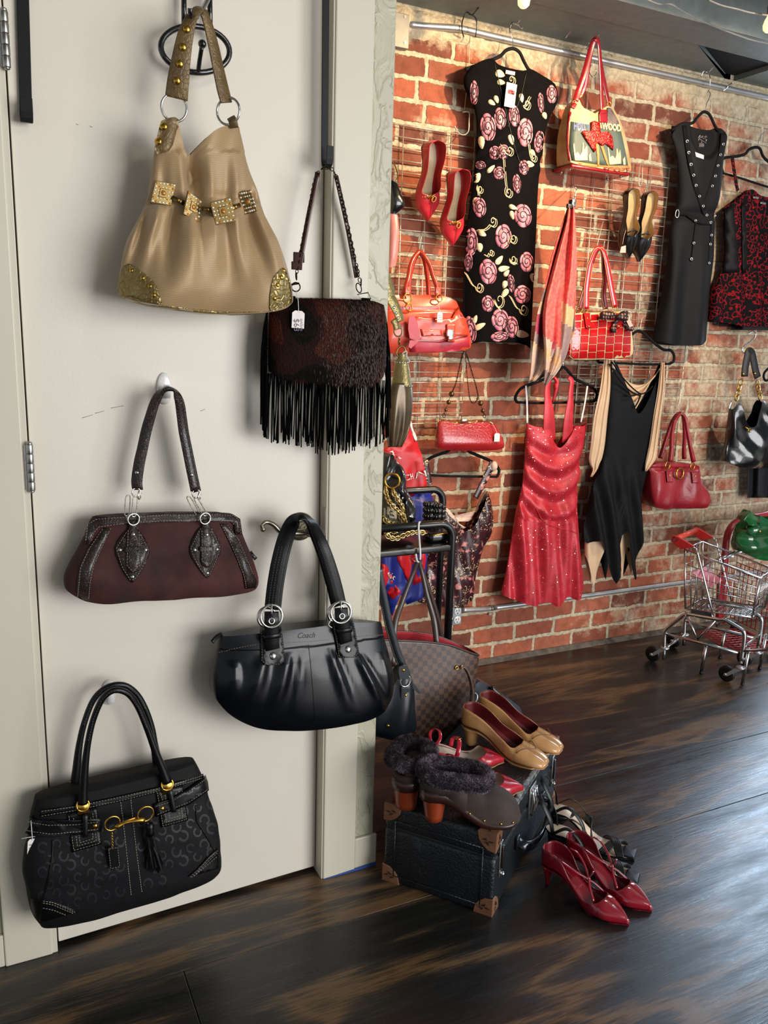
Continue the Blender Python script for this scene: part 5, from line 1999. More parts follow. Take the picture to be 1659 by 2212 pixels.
for i, (hp, tp, lab) in enumerate((((912, 305), (920, 474), 'coral red pointed pump with chain buckle, the left and higher one on the grid'), ((965, 365), (973, 528), 'coral red pointed pump with chain buckle, the right and lower one, beside the rose dress'))):
 t, sz, hwf = shoe('pointed_pump', lab, [m_coral, m_corallin, m_coral], L=.262, W=.092, heel=.050, open_=(0, .66), topl=.055, vamp_low=.046, insole=m_silverin, group=None)
 put_on_grid(t, hp, tp, 2.735, .070, .030)
 mb = MB()
 for k in range(9):
  y = -.026 + .052 * k / 8
  mb.ring(Vector((.178 + .002 * (k % 2), y, .0475 - .012 * (y / .03) ** 2)), (0, .4, 1), .0052, .0016, 10, 5, sx=1.3)
 mb.ring(Vector((.188, .008, .050)), (0, 0, 1), .010, .0018, 16, 6, sx=.7)
 mb.build('chain_buckle', m_gold, t)
m_bpatent = M('black_mule_leather', '#121012', .28, coat=.5, bump=.3, bscale=60, bdist=.002)
m_taninsole = M('tan_insole', '#caa66f', .5, col2='#d8b782', vscale=20)
for i, (hp, tp, lab) in enumerate((((1344, 408), (1353, 556), 'black pointed mule with tan insole and pink tag, left of the two on the grid'), ((1386, 414), (1376, 562), 'black pointed mule with tan insole, right of the two on the grid'))):
 t, sz, hwf = shoe('pointed_mule', lab, [m_bpatent, m_taninsole, m_bpatent], L=.27, W=.084, heel=.035, open_=(0, .66), topl=.030, vamp_low=.050, insole=m_taninsole)
 put_on_grid(t, hp, tp, 2.735, .058, .030)
 mb = MB()
 mb.tube([Vector((.165, -.026, .034)), Vector((.160, 0, .047)), Vector((.165, .026, .034))], .0030, 7, sub=5)
 mb.ring(Vector((.158, .0, .049)), (0, 0, 1), .006, .0015, 12, 5)
 mb.build('vamp_trim', m_bpatent, t)
 if i == 0:
  w_ = MB()
  a, b = P(1352, 497, 2.60), P(1345, 528, 2.60)
  w_.tube([a, (a + b) / 2 + Vector((-.006, -.004, 0)), b], .0009, 5, sub=4)
  f, n, c = bil([(1342, 533), (1352, 530), (1352, 546), (1339, 546)], [2.598] * 4)
  w_.prism([f(0, 0), f(1, 0), f(1, 1), f(0, 1)], (0, .001, 0))
  inv = t.matrix_world.inverted()
  w_.v = [inv @ v for v in w_.v]
  w_.build('price_tag', M('pink_tag', '#e6b8ad', .7), t)
# ------------------------------------------------------------------ picture bag
k = crop(1200, 100, .16878)
YH = 2.650
m_collage = M('collage_canvas', '#b0905e', .5, col2='#ccb184', vscale=18, coat=.2)
m_teal = M('collage_teal', '#54645d', .55)
m_plum = M('collage_plum', '#53454c', .5, col2='#7a6862', vscale=30)
m_redlea = M('red_glossy_leather', '#8e1620', .25, coat=.5, col2='#a01b26')
m_cream2 = M('collage_cream', '#e6d3a8', .5)
m_seq = NT('red_sequins')
_v = m_seq.n('ShaderNodeTexVoronoi', i_Scale=260.0)
m_seq.l(m_seq.coord(), _v.inputs['Vector'])
_r = m_seq.ramp(_v.outputs['Color'], [(0.2, '#8c0d12'), (0.6, '#c01a1c'), (0.95, '#ff7a55')])
m_seq.l(_r.outputs[0], m_seq.b.inputs['Base Color'])
m_seq.b.inputs['Metallic'].default_value = .4
m_seq.b.inputs['Roughness'].default_value = .22
m_seq.bump(_v.outputs['Distance'], .6, .002)
m_seq = m_seq.m
hb_ = thing('picture_handbag', 'trapeze handbag with a picture of a figure in a red dress, hung high', 'handbag', P(1290, 380, YH))
edges = [(205, 1240, 1322, .006, .02), (220, 1234, 1322, .008, .04), (235, 1231, 1325, .010, .055), (252, 1229, 1333, .012, .065), (286, 1226, 1345, .014, .085), (336, 1227, 1356, .014, .10), (360, 1233, 1360, .012, .11), (380, 1240, 1358, .010, .11)]
top = [(-1, 231), (-.72, 215), (-.45, 234), (0, 247), (.3, 240), (.72, 230), (1, 236)]
bot = [(-1, 351), (-.85, 355), (0, 366), (.85, 373), (1, 370)]
mb = MB()
bag2(mb, edges, top, bot, YH, 80, 36, 6, lambda xf, v, px, y, sy: .003 * sin(px * .08))
mb.build('body', m_collage, hb_)
HB_ = mb.bvh()
def hp_(name, poly, mat, off=.0012, th=.0012, parent=None):
 mb = MB()
 patch(mb, HB_, poly, off, th)
 return mb.build(name, mat, parent or hb_)
pn = hp_('picture_panel', k((195, 965), (430, 1010), (620, 1060), (835, 1090), (870, 1250), (905, 1420), (925, 1525), (600, 1525), (205, 1462), (175, 1300), (185, 1100)), m_teal)
hp_('side_panel', k((655, 790), (690, 765), (740, 850), (800, 960), (830, 1080), (650, 1000)), m_plum)
hp_('leather_tab', k((545, 845), (650, 835), (655, 985), (550, 975)), m_redlea, .002, .002)
hp_('edge_binding', k((180, 830), (200, 850), (180, 1000), (168, 1150), (172, 1300), (190, 1465), (172, 1460), (152, 1300), (148, 1150), (160, 980)), m_redlea, .002, .003)
for pl_ in (k((215, 1260), (232, 1240), (250, 1380), (270, 1350), (290, 1370), (310, 1400), (330, 1350), (338, 1230), (350, 1230), (360, 1330), (385, 1270), (400, 1290), (405, 1460), (240, 1465)), k((415, 1400), (440, 1360), (455, 1475), (420, 1470)), k((655, 1290), (672, 1300), (690, 1420), (720, 1400), (760, 1440), (770, 1310), (785, 1310), (800, 1380), (815, 1310), (830, 1400), (830, 1505), (680, 1520)), k((850, 1450), (880, 1410), (890, 1520), (860, 1520))):
 hp_('picture_shape', pl_, m_cream2, .0030, .001, pn)
fig = hp_('picture_figure', k((500, 1235), (545, 1260), (552, 1400), (552, 1530), (530, 1530), (520, 1400)), M('collage_skin', '#d0934e', .5), .0030, .001, pn)
hp_('picture_figure', k((560, 1265), (600, 1280), (640, 1400), (678, 1530), (655, 1530), (610, 1420)), M('collage_skin', '#d0934e', .5), .0030, .001, pn)
hp_('picture_dress', k((440, 975), (490, 960), (552, 985), (555, 1060), (565, 1110), (600, 1100), (665, 1095), (710, 1160), (728, 1260), (722, 1335), (670, 1290), (630, 1255), (580, 1280), (535, 1245), (505, 1240), (505, 1330), (480, 1360), (430, 1280), (350, 1160), (322, 1110), (350, 1080), (440, 1090)), m_seq, .0042, .003, pn)
hp_('base_band', k((185, 1462), (600, 1528), (925, 1530), (950, 1560), (930, 1615), (600, 1598), (210, 1515)), M('collage_tan', '#c08a45', .45, coat=.2), .002, .001)
def onb(x0, y0, x1, y1, hgt):
 (ax, ay), (bx, by) = k((x0, y0))[0], k((x1, y1))[0]
 hh = hgt * .16878
 return lambda u, v: onto(HB_, ax + (bx - ax) * u, ay + (by - ay) * u - v * hh, .0036)[0]
mb = MB()
text_mesh(mb, 'HOLLY', onb(225, 1065, 425, 1090, 90), bold=.03)
mb.build('picture_lettering', M('letter_blue', '#3350a0', .4, coat=.4), pn)
mb = MB()
text_mesh(mb, 'WOOD', onb(590, 1060, 832, 1090, 80), bold=.05)
mb.build('picture_lettering', m_cream2, pn)
mb = MB()
text_mesh(mb, 'SCOPE', onb(610, 1598, 942, 1618, 55), bold=.02)
mb.build('picture_lettering', M('letter_red', '#a2392d', .5), pn)
mb = MB()
zb = P(1290, 368, YH).z
c = [P(1234, 356, YH), P(1357, 375, YH)]
ft = [(c[0].x + .01, YH + .02), (c[1].x - .02, YH + .02), (c[0].x + .02, YH + .085), (c[1].x - .03, YH + .085)]
bs = MB()
zl = (c[0].z + c[1].z) / 2
bs.rbox((c[0].x - .004, YH - .008, zl - .010), (c[1].x + .004, YH + .108, zl + .004), .006)
bo = bs.build('base', m_redlea, hb_)
for x, y in ft:
 mb = MB()
 mb.stud((x, y, zl - .010), (0, 0, -1), .006, .008)
 mb.build('foot', m_silver, bo)
for pth, off in (([(1243, 218), (1250, 195), (1262, 160), (1274, 115), (1281, 92), (1288, 84), (1293, 94), (1296, 130), (1299, 180), (1300, 218), (1301, 240)], -.004), ([(1249, 212), (1262, 185), (1270, 140), (1278, 100), (1286, 86), (1293, 96), (1298, 140), (1308, 190), (1316, 226)], .035)):
 mb = MB()
 n_ = len(pth)
 mb.ribbon([P(a, b, YH + off + (-.03 - off) * max(0, 1 - abs(i / (n_ - 1) - .5) * 2.4)) for i, (a, b) in enumerate(pth)], [.022, .022, .020, .018, .022, .022], .004, ndir=lambda f: Vector((-.4 if f < .5 else .25, -1, 0)), sub=5)
 mb.build('handle', m_redlea, hb_)
for q in ((1241, 222), (1301, 236), (1316, 225), (1254, 207)):
 mb = MB()
 mb.ring(P(*q, YH - .004), (0, -1, 0), .008, .0016, 16, 6)
 mb.build('ring', m_gold, hb_)
hp_('strap_tab', [(1232, 232), (1240, 222), (1245, 226), (1240, 236)], m_redlea, .002, .003)
hp_('strap_tab', [(1294, 238), (1308, 238), (1307, 246), (1293, 247)], m_redlea, .003, .003)
# ------------------------------------------------------------------ pink scarf on a clip
YK = 2.565
mats_sc = [M('scarf_pink', '#c64a55', .6, col2='#dd7266', vscale=70, sheen=.2), M('scarf_sand', '#c09a74', .6, col2='#cbab88', vscale=60), M('scarf_grey', '#7c6a70', .6, col2='#8e7b7b', vscale=60), M('scarf_mulberry', '#8c2a48', .6, col2='#a03a52', vscale=60), M('scarf_pale', '#b49c92', .6, col2='#c4ada0', vscale=60)]
sc1 = thing('patterned_scarf', 'pink and sand patterned scarf gathered in a clip beside the rose dress', 'scarf', P(1200, 800, YK))
for nm, tb, seed, dy in (('front_fold', [(447, 1228, 1241), (480, 1222, 1243), (535, 1206, 1245), (600, 1188, 1245), (650, 1176, 1241), (700, 1172, 1238), (760, 1176, 1226), (800, 1176, 1207), (832, 1174, 1180)], 1, -.012), ('rear_fold', [(447, 1226, 1240), (500, 1208, 1244), (560, 1190, 1246), (620, 1176, 1244), (680, 1160, 1242), (720, 1155, 1240), (760, 1150, 1220), (800, 1147, 1190), (824, 1143, 1160)], 2, .012)):
 rows = []
 px_ = []
 N, Mv = 40, 70
 for i in range(Mv + 1):
  y = 447 + (tb[-1][0] - 447) * i / Mv
  l, r = herm(tb, y)
  row, pr = [], []
  for j in range(N + 1):
   u = j / N
   px = l + (r - l) * u
   amp = min(.016, .004 + (r - l) * .0003)
   d = amp * (sin(u * 10 + seed + y * .004) + .35 * sin(u * 19 + seed * 2))
   row.append(P(px, y, YK + dy + d))
   pr.append((px, y))
  rows.append(row)
  px_.append(pr)
 mb = MB()
 vs = [p for r in rows for p in r]
 for i in range(Mv):
  for j in range(N):
   px, y = px_[i][j]
   s = y + (px - 1200) * (-.95 if nm == 'rear_fold' else -.75)
   if nm == 'front_fold' and px > 1212 and y > 640:
    s2 = y - (px - 1225) * .55
    mi = 1 if s2 < 700 else 2
    if s2 < 655:
     mi = 0
   else:
    b = s - (0 if nm == 'front_fold' else -12)
    mi = 0 if b < 655 else (2 if b < 690 else 1 if b < 702 else 4 if b < 722 else 3 if b < 768 else 2 if b < 792 else 1 if b < 803 else 4)
    if nm == 'front_fold':
     mi = 0 if b < 742 else (4 if b < 765 else 1 if b < 785 else 4 if b < 812 else 2)
   mb.add([rows[i][j], rows[i][j + 1], rows[i + 1][j + 1], rows[i + 1][j]], [(0, 3, 2, 1)], True, mi)
 # weld
 import bmesh
 o = mb.build(nm, mats_sc, sc1)
 bm = bmesh.new()
 bm.from_mesh(o.data)
 bmesh.ops.remove_doubles(bm, verts=bm.verts, dist=1e-6)
 bm.to_mesh(o.data)
 bm.free()
 md = o.modifiers.new('solid', 'SOLIDIFY')
 md.thickness = .0012
ck = thing('clip_hook', 'chrome clip on a hook gripping the top of the pink scarf', 'clip', P(1236, 440, YK))
mb = MB()
mb.tube([P(1237, 400, 2.746), P(1238, 402, YK + .02), P(1245, 408, YK), P(1243, 420, YK - .004), P(1238, 430, YK - .004)], .0018, 7, sub=5)
mb.ring(P(1241, 430, YK - .002), (1, -.5, 0), .010, .0014, 16, 6)
mb.build('hook', m_chrome, ck)
mb = MB()
mb.rbox(P(1231, 447, YK) - Vector((0, .012, 0)), P(1241, 432, YK) + Vector((0, .012, 0)), .002)
mb.build('clip_body', m_chrome, ck)
mb = MB()
a = P(1231, 447, YK - .014)
mb.rbox(a + Vector((-.013, -.005, -.006)), a + Vector((.012, .006, .010)), .002)
mb.build('jaw', m_blackp, ck)
# ------------------------------------------------------------------ woven red bag
k = crop(1200, 330, .21244)
YV = 2.615
m_redpat = M('red_patent', '#a30d12', .12, coat=.8, col2='#bd1416', vscale=14, bump=.1, bscale=30, bdist=.004)
m_creamp = M('cream_piping', '#e3c79a', .45, coat=.2)
m_crimson = M('dark_red_leather', '#6e1018', .35, coat=.3)
wb = thing('woven_handbag', 'shiny red woven handbag with cream edging and a dotted bow', 'handbag', P(1300, 775, YV))
edges = [(668, 1232, 1352, .004, .02), (676, 1229, 1357, .010, .03), (700, 1226, 1359, .022, .04), (730, 1224, 1362, .028, .045), (755, 1224, 1364, .026, .045), (770, 1226, 1363, .018, .045), (780, 1232, 1358, .008, .04)]
top = [(-1, 684), (-.9, 678), (0, 675), (.9, 673), (1, 678)]
bot = [(-1, 768), (-.9, 776), (0, 776), (.9, 769), (1, 762)]
mb = MB()
bag2(mb, edges, top, bot, YV, 80, 40, 4)
mb.build('body', m_creamp, wb)
WB = mb.bvh()
mb = MB()
for c_ in range(8):
 for r_ in range(6):
  if r_ == 0:
   y0, y1 = 677, 690
  else:
   y0, y1 = 677 + (r_ - 0) * 16.6 + (-1.5), 677 + (r_ + 1) * 16.6 - 2.6
  st_ = (4.5 if (c_ + r_) % 2 else 0)
  x0 = 1220 + c_ * 18.4 + r_ * -1.2
  q = [(x0 + 1.1, y0 + (c_ % 2) * 3), (x0 + 17.4, y0 + (c_ % 2) * 3 - .5), (x0 + 17.0, y1 + (c_ % 2) * 3 - .8), (x0 + .6, y1 + (c_ % 2) * 3)]
  q = [(min(max(a, 1226.5 + (1 if b < 700 else 0)), 1361.5), min(b, 774)) for a, b in q]
  if max(a for a, b in q) - min(a for a, b in q) < 3 or max(b for a, b in q) - min(b for a, b in q) < 4:
   continue
  patch(mb, WB, q, .0012, .0012, res=6)
mb.shade(False)
mb.build('woven_strips', m_redpat, wb)
mb = MB()
patch(mb, WB, [(1219, 690), (1224, 700), (1224, 770), (1219, 776)], .002, .002)
for pth, mt, off, w in (([(310, 1590), (312, 1400), (330, 1250), (352, 1130), (395, 1010), (440, 965), (480, 990), (515, 1100), (540, 1230), (570, 1400), (605, 1570)], m_redpat, -.012, .024), ([(240, 1590), (290, 1430), (330, 1280), (380, 1080), (440, 972), (478, 1010), (490, 1180), (500, 1300), (490, 1440), (508, 1590)], m_crimson, .040, .022)):
 mb = MB()
 n_ = len(pth)
 P3 = [P(*k((a, b))[0], YV + off + (.0 - off - .02) * max(0, 1 - abs(i / (n_ - 1) - .5) * 2.6)) for i, (a, b) in enumerate(pth)]
 mb.ribbon(P3, [w, w, w * .85, w * .7, w * .7, w * .85, w, w], .004, ndir=lambda f: Vector((-.3, -1, 0)), sub=6)
 o = mb.build('handle', mt, wb)
 mb = MB()
 sm_ = smooth_path(P3, 6)
 for sgn in (-1, 1):
  mb.tube([p + Vector((sgn * w * (.42 + .08 * abs(i / len(sm_) - .5) * 2 - (.12 if .3 < i / len(sm_) < .7 else 0)), -.002, 0)) for i, p in enumerate(sm_)], .0012, 5)
 mb.build('piping', m_creamp, o)
for poly, st_ in ((k((275, 1640), (335, 1635), (352, 1785), (300, 1790)), k((308, 1690), (325, 1770))), (k((600, 1640), (640, 1640), (662, 1775), (610, 1790)), k((628, 1768),))):
 mb = MB()
 patch(mb, WB, poly, .006, .002)
 o = mb.build('handle_tab', m_redpat, wb)
 s = MB()
 for q in st_:
  p, n = onto(WB, *q, .009)
  s.stud(p, n, .0045)
 build_each(s, 'stud', m_gold, o)
for q in ((300, 1600), (605, 1600), (235, 1605), (510, 1605)):
 mb = MB()
 mb.ring(P(*k(q)[0], YV - .010 if q[0] in (300, 605) else YV + .04), (0, -1, 0), .011, .0018, 18, 6, sx=1.25, xd=(1, 0, 0))
 mb.build('ring', m_gold, wb)
m_dot = NT('dotted_ribbon')
_v = m_dot.n('ShaderNodeTexVoronoi', i_Scale=75.0, i_Randomness=.2)
m_dot.l(m_dot.coord(), _v.inputs['Vector'])
_r = m_dot.ramp(_v.outputs['Distance'], [(0.30, '#a5706a'), (0.36, '#1a0f12')])
m_dot.l(_r.outputs[0], m_dot.b.inputs['Base Color'])
m_dot = m_dot.m
bw = None
mb = MB()
yb = YV - .052
lo = [[(480, 1625), (530, 1610), (590, 1625), (630, 1660), (590, 1690), (530, 1700), (485, 1695)], [(650, 1655), (690, 1615), (738, 1612), (738, 1700), (690, 1705), (650, 1690)]]
for q in lo:
 c = [P(a, b, yb + .004 * sin(i * 2)) for i, (a, b) in enumerate(k(*q))]
 mb.prism(smooth_path(c, 3, True), (0, .014, 0), smooth=True)
mb.sphere(P(*k((640, 1672))[0], yb), (.011, .010, .010), 10, 8)
for q in ([(620, 1690), (590, 1740), (575, 1790), (600, 1830), (625, 1815), (615, 1760), (650, 1700)], [(655, 1690), (690, 1720), (730, 1780), (770, 1815), (798, 1790), (760, 1740), (715, 1700), (680, 1680)]):
 c = [P(a, b, yb + .010 + .006 * sin(i * 1.7)) for i, (a, b) in enumerate(k(*q))]
 mb.prism(smooth_path(c, 3, True), (0, .006, 0), smooth=True)
mb.build('bow', m_dot, wb)
mb = MB()
a, b = P(*k((725, 1700))[0], yb + .004), P(*k((790, 1775))[0], yb + .004)
f, n, c = bil(k((722, 1710), (758, 1700), (790, 1760), (752, 1775)), [yb + .006] * 4)
mb.prism([f(0, 0), f(1, 0), f(1, 1), f(0, 1)], (0, .001, 0))
mb.build('price_tag', M('pink_tag', '#e6b8ad', .7), wb)
# ------------------------------------------------------------------ orange red leather bag
k = crop(840, 500, .22609)
YO = 2.600
m_orange = M('orange_red_leather', '#b83a24', .30, coat=.35, col2='#c4472a', vscale=10, bump=.12, bscale=120)
m_pinkred = M('pink_red_leather', '#b02a3c', .4)
ob = thing('satchel_handbag', 'orange red leather satchel with push-lock pocket, hung from the left grid', 'handbag', P(930, 770, YO))
edges = [(634, 846, 968, .006, .05), (645, 838, 980, .014, .07), (665, 832, 990, .024, .085), (690, 828, 1001, .032, .10), (725, 826, 1010, .036, .11), (748, 826, 1014, .032, .12), (766, 832, 1009, .020, .12), (776, 845, 1000, .010, .11)]
top = [(-1, 640), (-.7, 637), (0, 637), (.7, 640), (1, 652)]
bot = [(-1, 764), (-.5, 763), (0, 762), (.6, 758), (.9, 754), (1, 748)]
mb = MB()
bag2(mb, edges, top, bot, YO, 80, 40, 4.5, lambda xf, v, px, y, sy: .004 * sin(px * .04 + y * .06) + (-.004 if 668 < y < 674 else 0))
mb.build('body', m_orange, ob)
OB = mb.bvh()
def op(name, poly, mat, off=.002, th=.003, par=None, bvh=None):
 mb = MB()
 patch(mb, bvh or OB, poly, off, th)
 return mb.build(name, mat, par or ob)
pk = op('pocket', k((215, 815), (590, 830), (660, 720), (700, 730), (740, 960), (740, 995), (630, 1000), (600, 1040), (530, 1040), (470, 1045), (250, 1030), (220, 1015)), m_orange, .004, .006)
op('pocket_edge', k((285, 930), (490, 940), (500, 1000), (300, 1000)), m_orange, .010, .002, pk)
op('lock_tab', k((530, 890), (620, 890), (618, 960), (606, 1055), (545, 1055), (535, 960)), m_orange, .012, .003, pk)
op('lower_panel', k((190, 1048), (480, 1052), (690, 1010), (755, 990), (768, 1100), (740, 1140), (560, 1150), (200, 1150)), m_pinkred, .0015, .0015)
mb = MB()
yl = onto(OB, *k((585, 980))[0], .02)[0].y
a, b = P(*k((548, 1005))[0], yl), P(*k((618, 940))[0], yl)
mb.rbox((a.x, yl - .006, a.z), (b.x, yl + .004, b.z), .003)
a, b = P(*k((558, 1035))[0], yl), P(*k((606, 1000))[0], yl)
mb.rbox((a.x, yl - .010, a.z), (b.x, yl + .002, b.z), .003)
mb.build('push_lock', m_silver, pk)
mb = MB()
mb.prism([P(*q, yl - .004) for q in k((190, 820), (240, 800), (275, 870), (300, 1030), (250, 1040), (200, 1020), (185, 930))], (0, .004, 0))
o = mb.build('leather_fob', m_pinkred, ob)
mb = MB()
mb.prism([P(*q, yl - .002) for q in k((200, 1040), (290, 1045), (210, 1120), (188, 1100))], (0, .003, 0))
mb.build('leather_fob', m_pinkred, ob)
m_orh = M('handle_orange_leather', '#b8341d', .32, coat=.3)
for pth, off in (([(140, 600), (170, 500), (190, 420), (205, 330), (235, 255), (275, 205), (300, 195), (340, 235), (390, 320), (420, 420), (450, 500), (480, 600)], -.006), ([(190, 600), (195, 480), (215, 360), (250, 260), (290, 205), (330, 250), (350, 330), (365, 430), (375, 520), (380, 620)], .06)):
 mb = MB()
 n_ = len(pth)
 mb.tube([P(*k((a, b))[0], YO + off + (.03 - off) * max(0, 1 - abs(i / (n_ - 1) - .5) * 2.4)) for i, (a, b) in enumerate(pth)], [.0085, .0078, .0075, .0075, .0078, .0085], 10, sub=5)
 mb.build('handle', m_orh, ob)
for q in ((180, 565), (470, 570)):
 p = P(*k(q)[0], YO - .022)
 mb = MB()
 mb.rbox(p + Vector((-.012, -.004, -.016)), p + Vector((.012, .004, .014)), .003)
 o = mb.build('handle_tab', m_orh, ob)
 mb = MB()
 mb.stud(p + Vector((0, -.004, .004)), (0, -1, 0), .004)
 mb.build('stud', m_gold, o)
for q, R in (((180, 640), .016), ((480, 635), .013), ((195, 725), .012)):
 mb = MB()
 mb.ring(P(*k(q)[0], YO - .036), (.2, -1, 0), R, .0024, 20, 7, sx=1.1, xd=(1, 0, 0))
 mb.build('ring', m_gold, ob)
price_tag(ob, k((490, 772))[0], 11, 21, YO - .06, 0, hook=P(*k((455, 660))[0], YO - .05))
# ------------------------------------------------------------------ red croc clutch on a beaded chain
k = crop(860, 740, .18083)
YP = 2.655
m_redcroc = M('red_croc_leather', '#9c1a20', .24, coat=.6, col2='#ab2226', vscale=12, bump=.28, bscale=75, bdist=.0012, voro=True)
rc = thing('frame_clutch', 'red crocodile-look clutch on a beaded chain, below the orange satchel', 'handbag', P(1005, 972, YP))
edges = [(903, 950, 1060, .004, .02), (912, 947, 1066, .012, .02), (935, 944, 1078, .024, .028), (955, 942, 1086, .030, .032), (966, 942, 1087, .022, .032), (975, 946, 1080, .010, .03)]
top = [(-1, 912), (-.9, 909), (-.4, 914), (0, 914), (.5, 911), (1, 914)]
bot = [(-1, 966), (-.8, 971), (0, 973), (.8, 971), (1, 966)]
mb = MB()
bag2(mb, edges, top, bot, YP, 70, 34, 3.4)
mb.build('body', m_redcroc, rc)
RB = mb.bvh()
mb = MB()
ln = k((455, 1010), (462, 960), (490, 930), (530, 925), (640, 940), (790, 945), (950, 935), (1060, 925), (1105, 935), (1130, 975))
mb.tube(onpath(RB, ln, .002, 4), .0032, 7)
fr_ = mb.build('frame', M('pale_gold_frame', '#c7a96f', .3, 1.0), rc)
mb = MB()
p = P(*k((785, 930))[0], YP - .01)
mb.rbox(p + Vector((-.012, -.008, -.004)), p + Vector((.012, .008, .006)), .002)
mb.build('clasp', m_steel, fr_)
mb = MB()
ch = [P(*q, YP - .005) for q in k((545, 870), (568, 800), (600, 710), (635, 615), (690, 480), (740, 260), (775, 130), (800, 110), (830, 180), (880, 350), (930, 520), (960, 660), (985, 730), (1010, 815), (1030, 870))]
chain(mb, ch[3:12], .0026, .0009, step=.0046)
chain(mb, [P(*q, YP) for q in k((800, 120), (815, 300), (835, 520), (860, 680), (900, 725), (950, 680))], .0022, .0007, step=.004)
mb.tube(ch[:4], .0010, 5)
mb.tube(ch[11:], .0010, 5)
chn = mb.build('chain', m_bchain, rc)
for q, r in (((638, 615), .0105), ((603, 712), .0088), ((570, 803), .0066), ((985, 725), .0105), ((1012, 815), .0088), ((950, 668), .005)):
 mb = MB()
 mb.sphere(P(*k(q)[0], YP - .006), r, 14, 10)
 mb.build('bead', M('bronze_bead', '#6b5536', .3, .8), chn)
for q in ((548, 870), (1030, 875)):
 mb = MB()
 mb.ring(P(*k(q)[0], YP - .004), (.4, -1, 0), .0095, .0014, 16, 6, sx=.75)
 mb.build('ring', m_bchain, rc)
price_tag(rc, k((1185, 1085))[0], 12, 18, YP - .035, 0, hook=P(*k((1110, 950))[0], YP - .012), ink=False)
# ------------------------------------------------------------------ crimson bag
k = crop(1340, 700, .1923)
YX = 2.650
m_wine = M('crimson_grained_leather', '#84131f', .42, coat=.1, col2='#971b28', vscale=10, bump=.45, bscale=70, bdist=.003)
xb = thing('dome_handbag', 'crimson grained leather bag with gold ring, beside the black and cream dress', 'handbag', P(1470, 1098, YX))
edges = [(996, 1412, 1504, .006, .05), (1006, 1406, 1511, .014, .06), (1022, 1404, 1511, .020, .065), (1045, 1401, 1515, .028, .075), (1068, 1400, 1530, .034, .085), (1085, 1403, 1536, .034, .09), (1096, 1410, 1531, .022, .085), (1104, 1420, 1520, .010, .08)]
top = [(-1, 1006), (-.8, 1000), (0, 1001), (.8, 1003), (1, 1010)]
bot = [(-1, 1094), (-.7, 1098), (0, 1097), (.7, 1094), (1, 1086)]
def xdisp(xf, v, px, y, sy):
 d = 0
 if y > 1015:
  d += .013 * sin((px - 1400) * .075 + .4) * min(1, (y - 1015) / 40)
  d += .007 * sin(px * .16 + y * .05)
 d -= .008 * math.exp(-((y - 1012) / 4.0) ** 2)
 return d
mb = MB()
bag2(mb, edges, top, bot, YX, 90, 46, 3.4, xdisp)
mb.build('body', m_wine, xb)
XB = mb.bvh()
for pth, off in (([(560, 1545), (575, 1400), (580, 1250), (605, 1110), (650, 1030), (690, 1010), (730, 1060), (755, 1200), (785, 1370), (822, 1545)], -.018), ([(448, 1510), (490, 1370), (545, 1200), (590, 1080), (640, 1015), (690, 1005), (715, 1080), (722, 1250), (715, 1400), (718, 1510)], .050)):
 mb = MB()
 n_ = len(pth)
 mb.tube([P(*k((a, b))[0], YX + off + (.02 - off) * max(0, 1 - abs(i / (n_ - 1) - .5) * 2.4)) for i, (a, b) in enumerate(pth)], [.0105, .0085, .008, .008, .0082, .0085, .0105], 10, sub=5)
 mb.build('handle', m_wine, xb)
for a, b in (((530, 1590), (545, 1700)), ((810, 1600), (835, 1710))):
 mb = MB()
 yf = onto(XB, *k(b)[0], .004)[0].y - .006
 mb.ring(P(*k(a)[0], yf - .002), (.2, -1, 0), .0165, .0028, 22, 7, sx=.95)
 mb.build('ring', m_gold, xb)
 mb = MB()
 poly = k((b[0] - 45, b[1] - 45), (b[0] + 30, b[1] - 50), (b[0] + 42, b[1] + 75), (b[0] - 30, b[1] + 80))
 patch(mb, XB, poly, .003, .003)
 o = mb.build('handle_tab', m_wine, xb)
 p, n = onto(XB, *k(b)[0], .0062)
 mb = MB()
 mb.stud(p, n, .005)
 mb.build('stud', m_gold, o)
mb = MB()
yf = onto(XB, *k((670, 1690))[0], .004)[0].y - .006
c = P(*k((668, 1680))[0], yf)
mb.ring(c, (.15, -1, .1), .0225, .0042, 30, 8, sx=1.12, xd=(1, 0, .35))
mb.build('ring_ornament', m_gold, xb)
# ------------------------------------------------------------------ red halter dress
k = crop(1060, 700, .2849)
YT = 2.690
m_redlam = M('red_glitter_jersey', '#ac1e2b', .42, .12, col2='#c22a38', vscale=30, sheen=.4, bump=.3, bscale=240, bdist=.001)
hanger('black velvet hanger holding the red sequin halter dress', [(1117, 869), (1113, 860), (1120, 845), (1131, 836), (1158, 826), (1185, 815), (1208, 800), (1216, 793), (1226, 800), (1240, 817), (1258, 826), (1274, 834), (1286, 843), (1289, 856), (1284, 866)], [(1216, 793, 0), (1217, 780, 0), (1220, 768, .02), (1224, 760, .04)], [(1117, 869), (1160, 870.5), (1200, 870), (1240, 869), (1284, 867)], YT)
hd = thing('halter_dress', 'red glittering halter dress on a black hanger', 'dress', P(1175, 1300, YT))
edges = [(905, 1140, 1262, .012, .012), (916, 1137, 1266, .020, .014), (940, 1136, 1262, .036, .016), (985, 1134, 1252, .038, .018), (1013, 1132, 1250, .034, .018), (1060, 1126, 1246, .030, .018), (1100, 1116, 1247, .034, .02), (1150, 1107, 1250, .038, .022), (1200, 1099, 1254, .042, .024), (1250, 1090, 1258, .046, .026), (1280, 1083, 1260, .048, .028), (1310, 1080, 1262, .048, .028)]
top = [(-1, 914), (-.8, 920), (-.55, 922), (-.35, 925), (-.12, 950), (.12, 966), (.35, 940), (.55, 920), (.8, 920), (1, 914)]
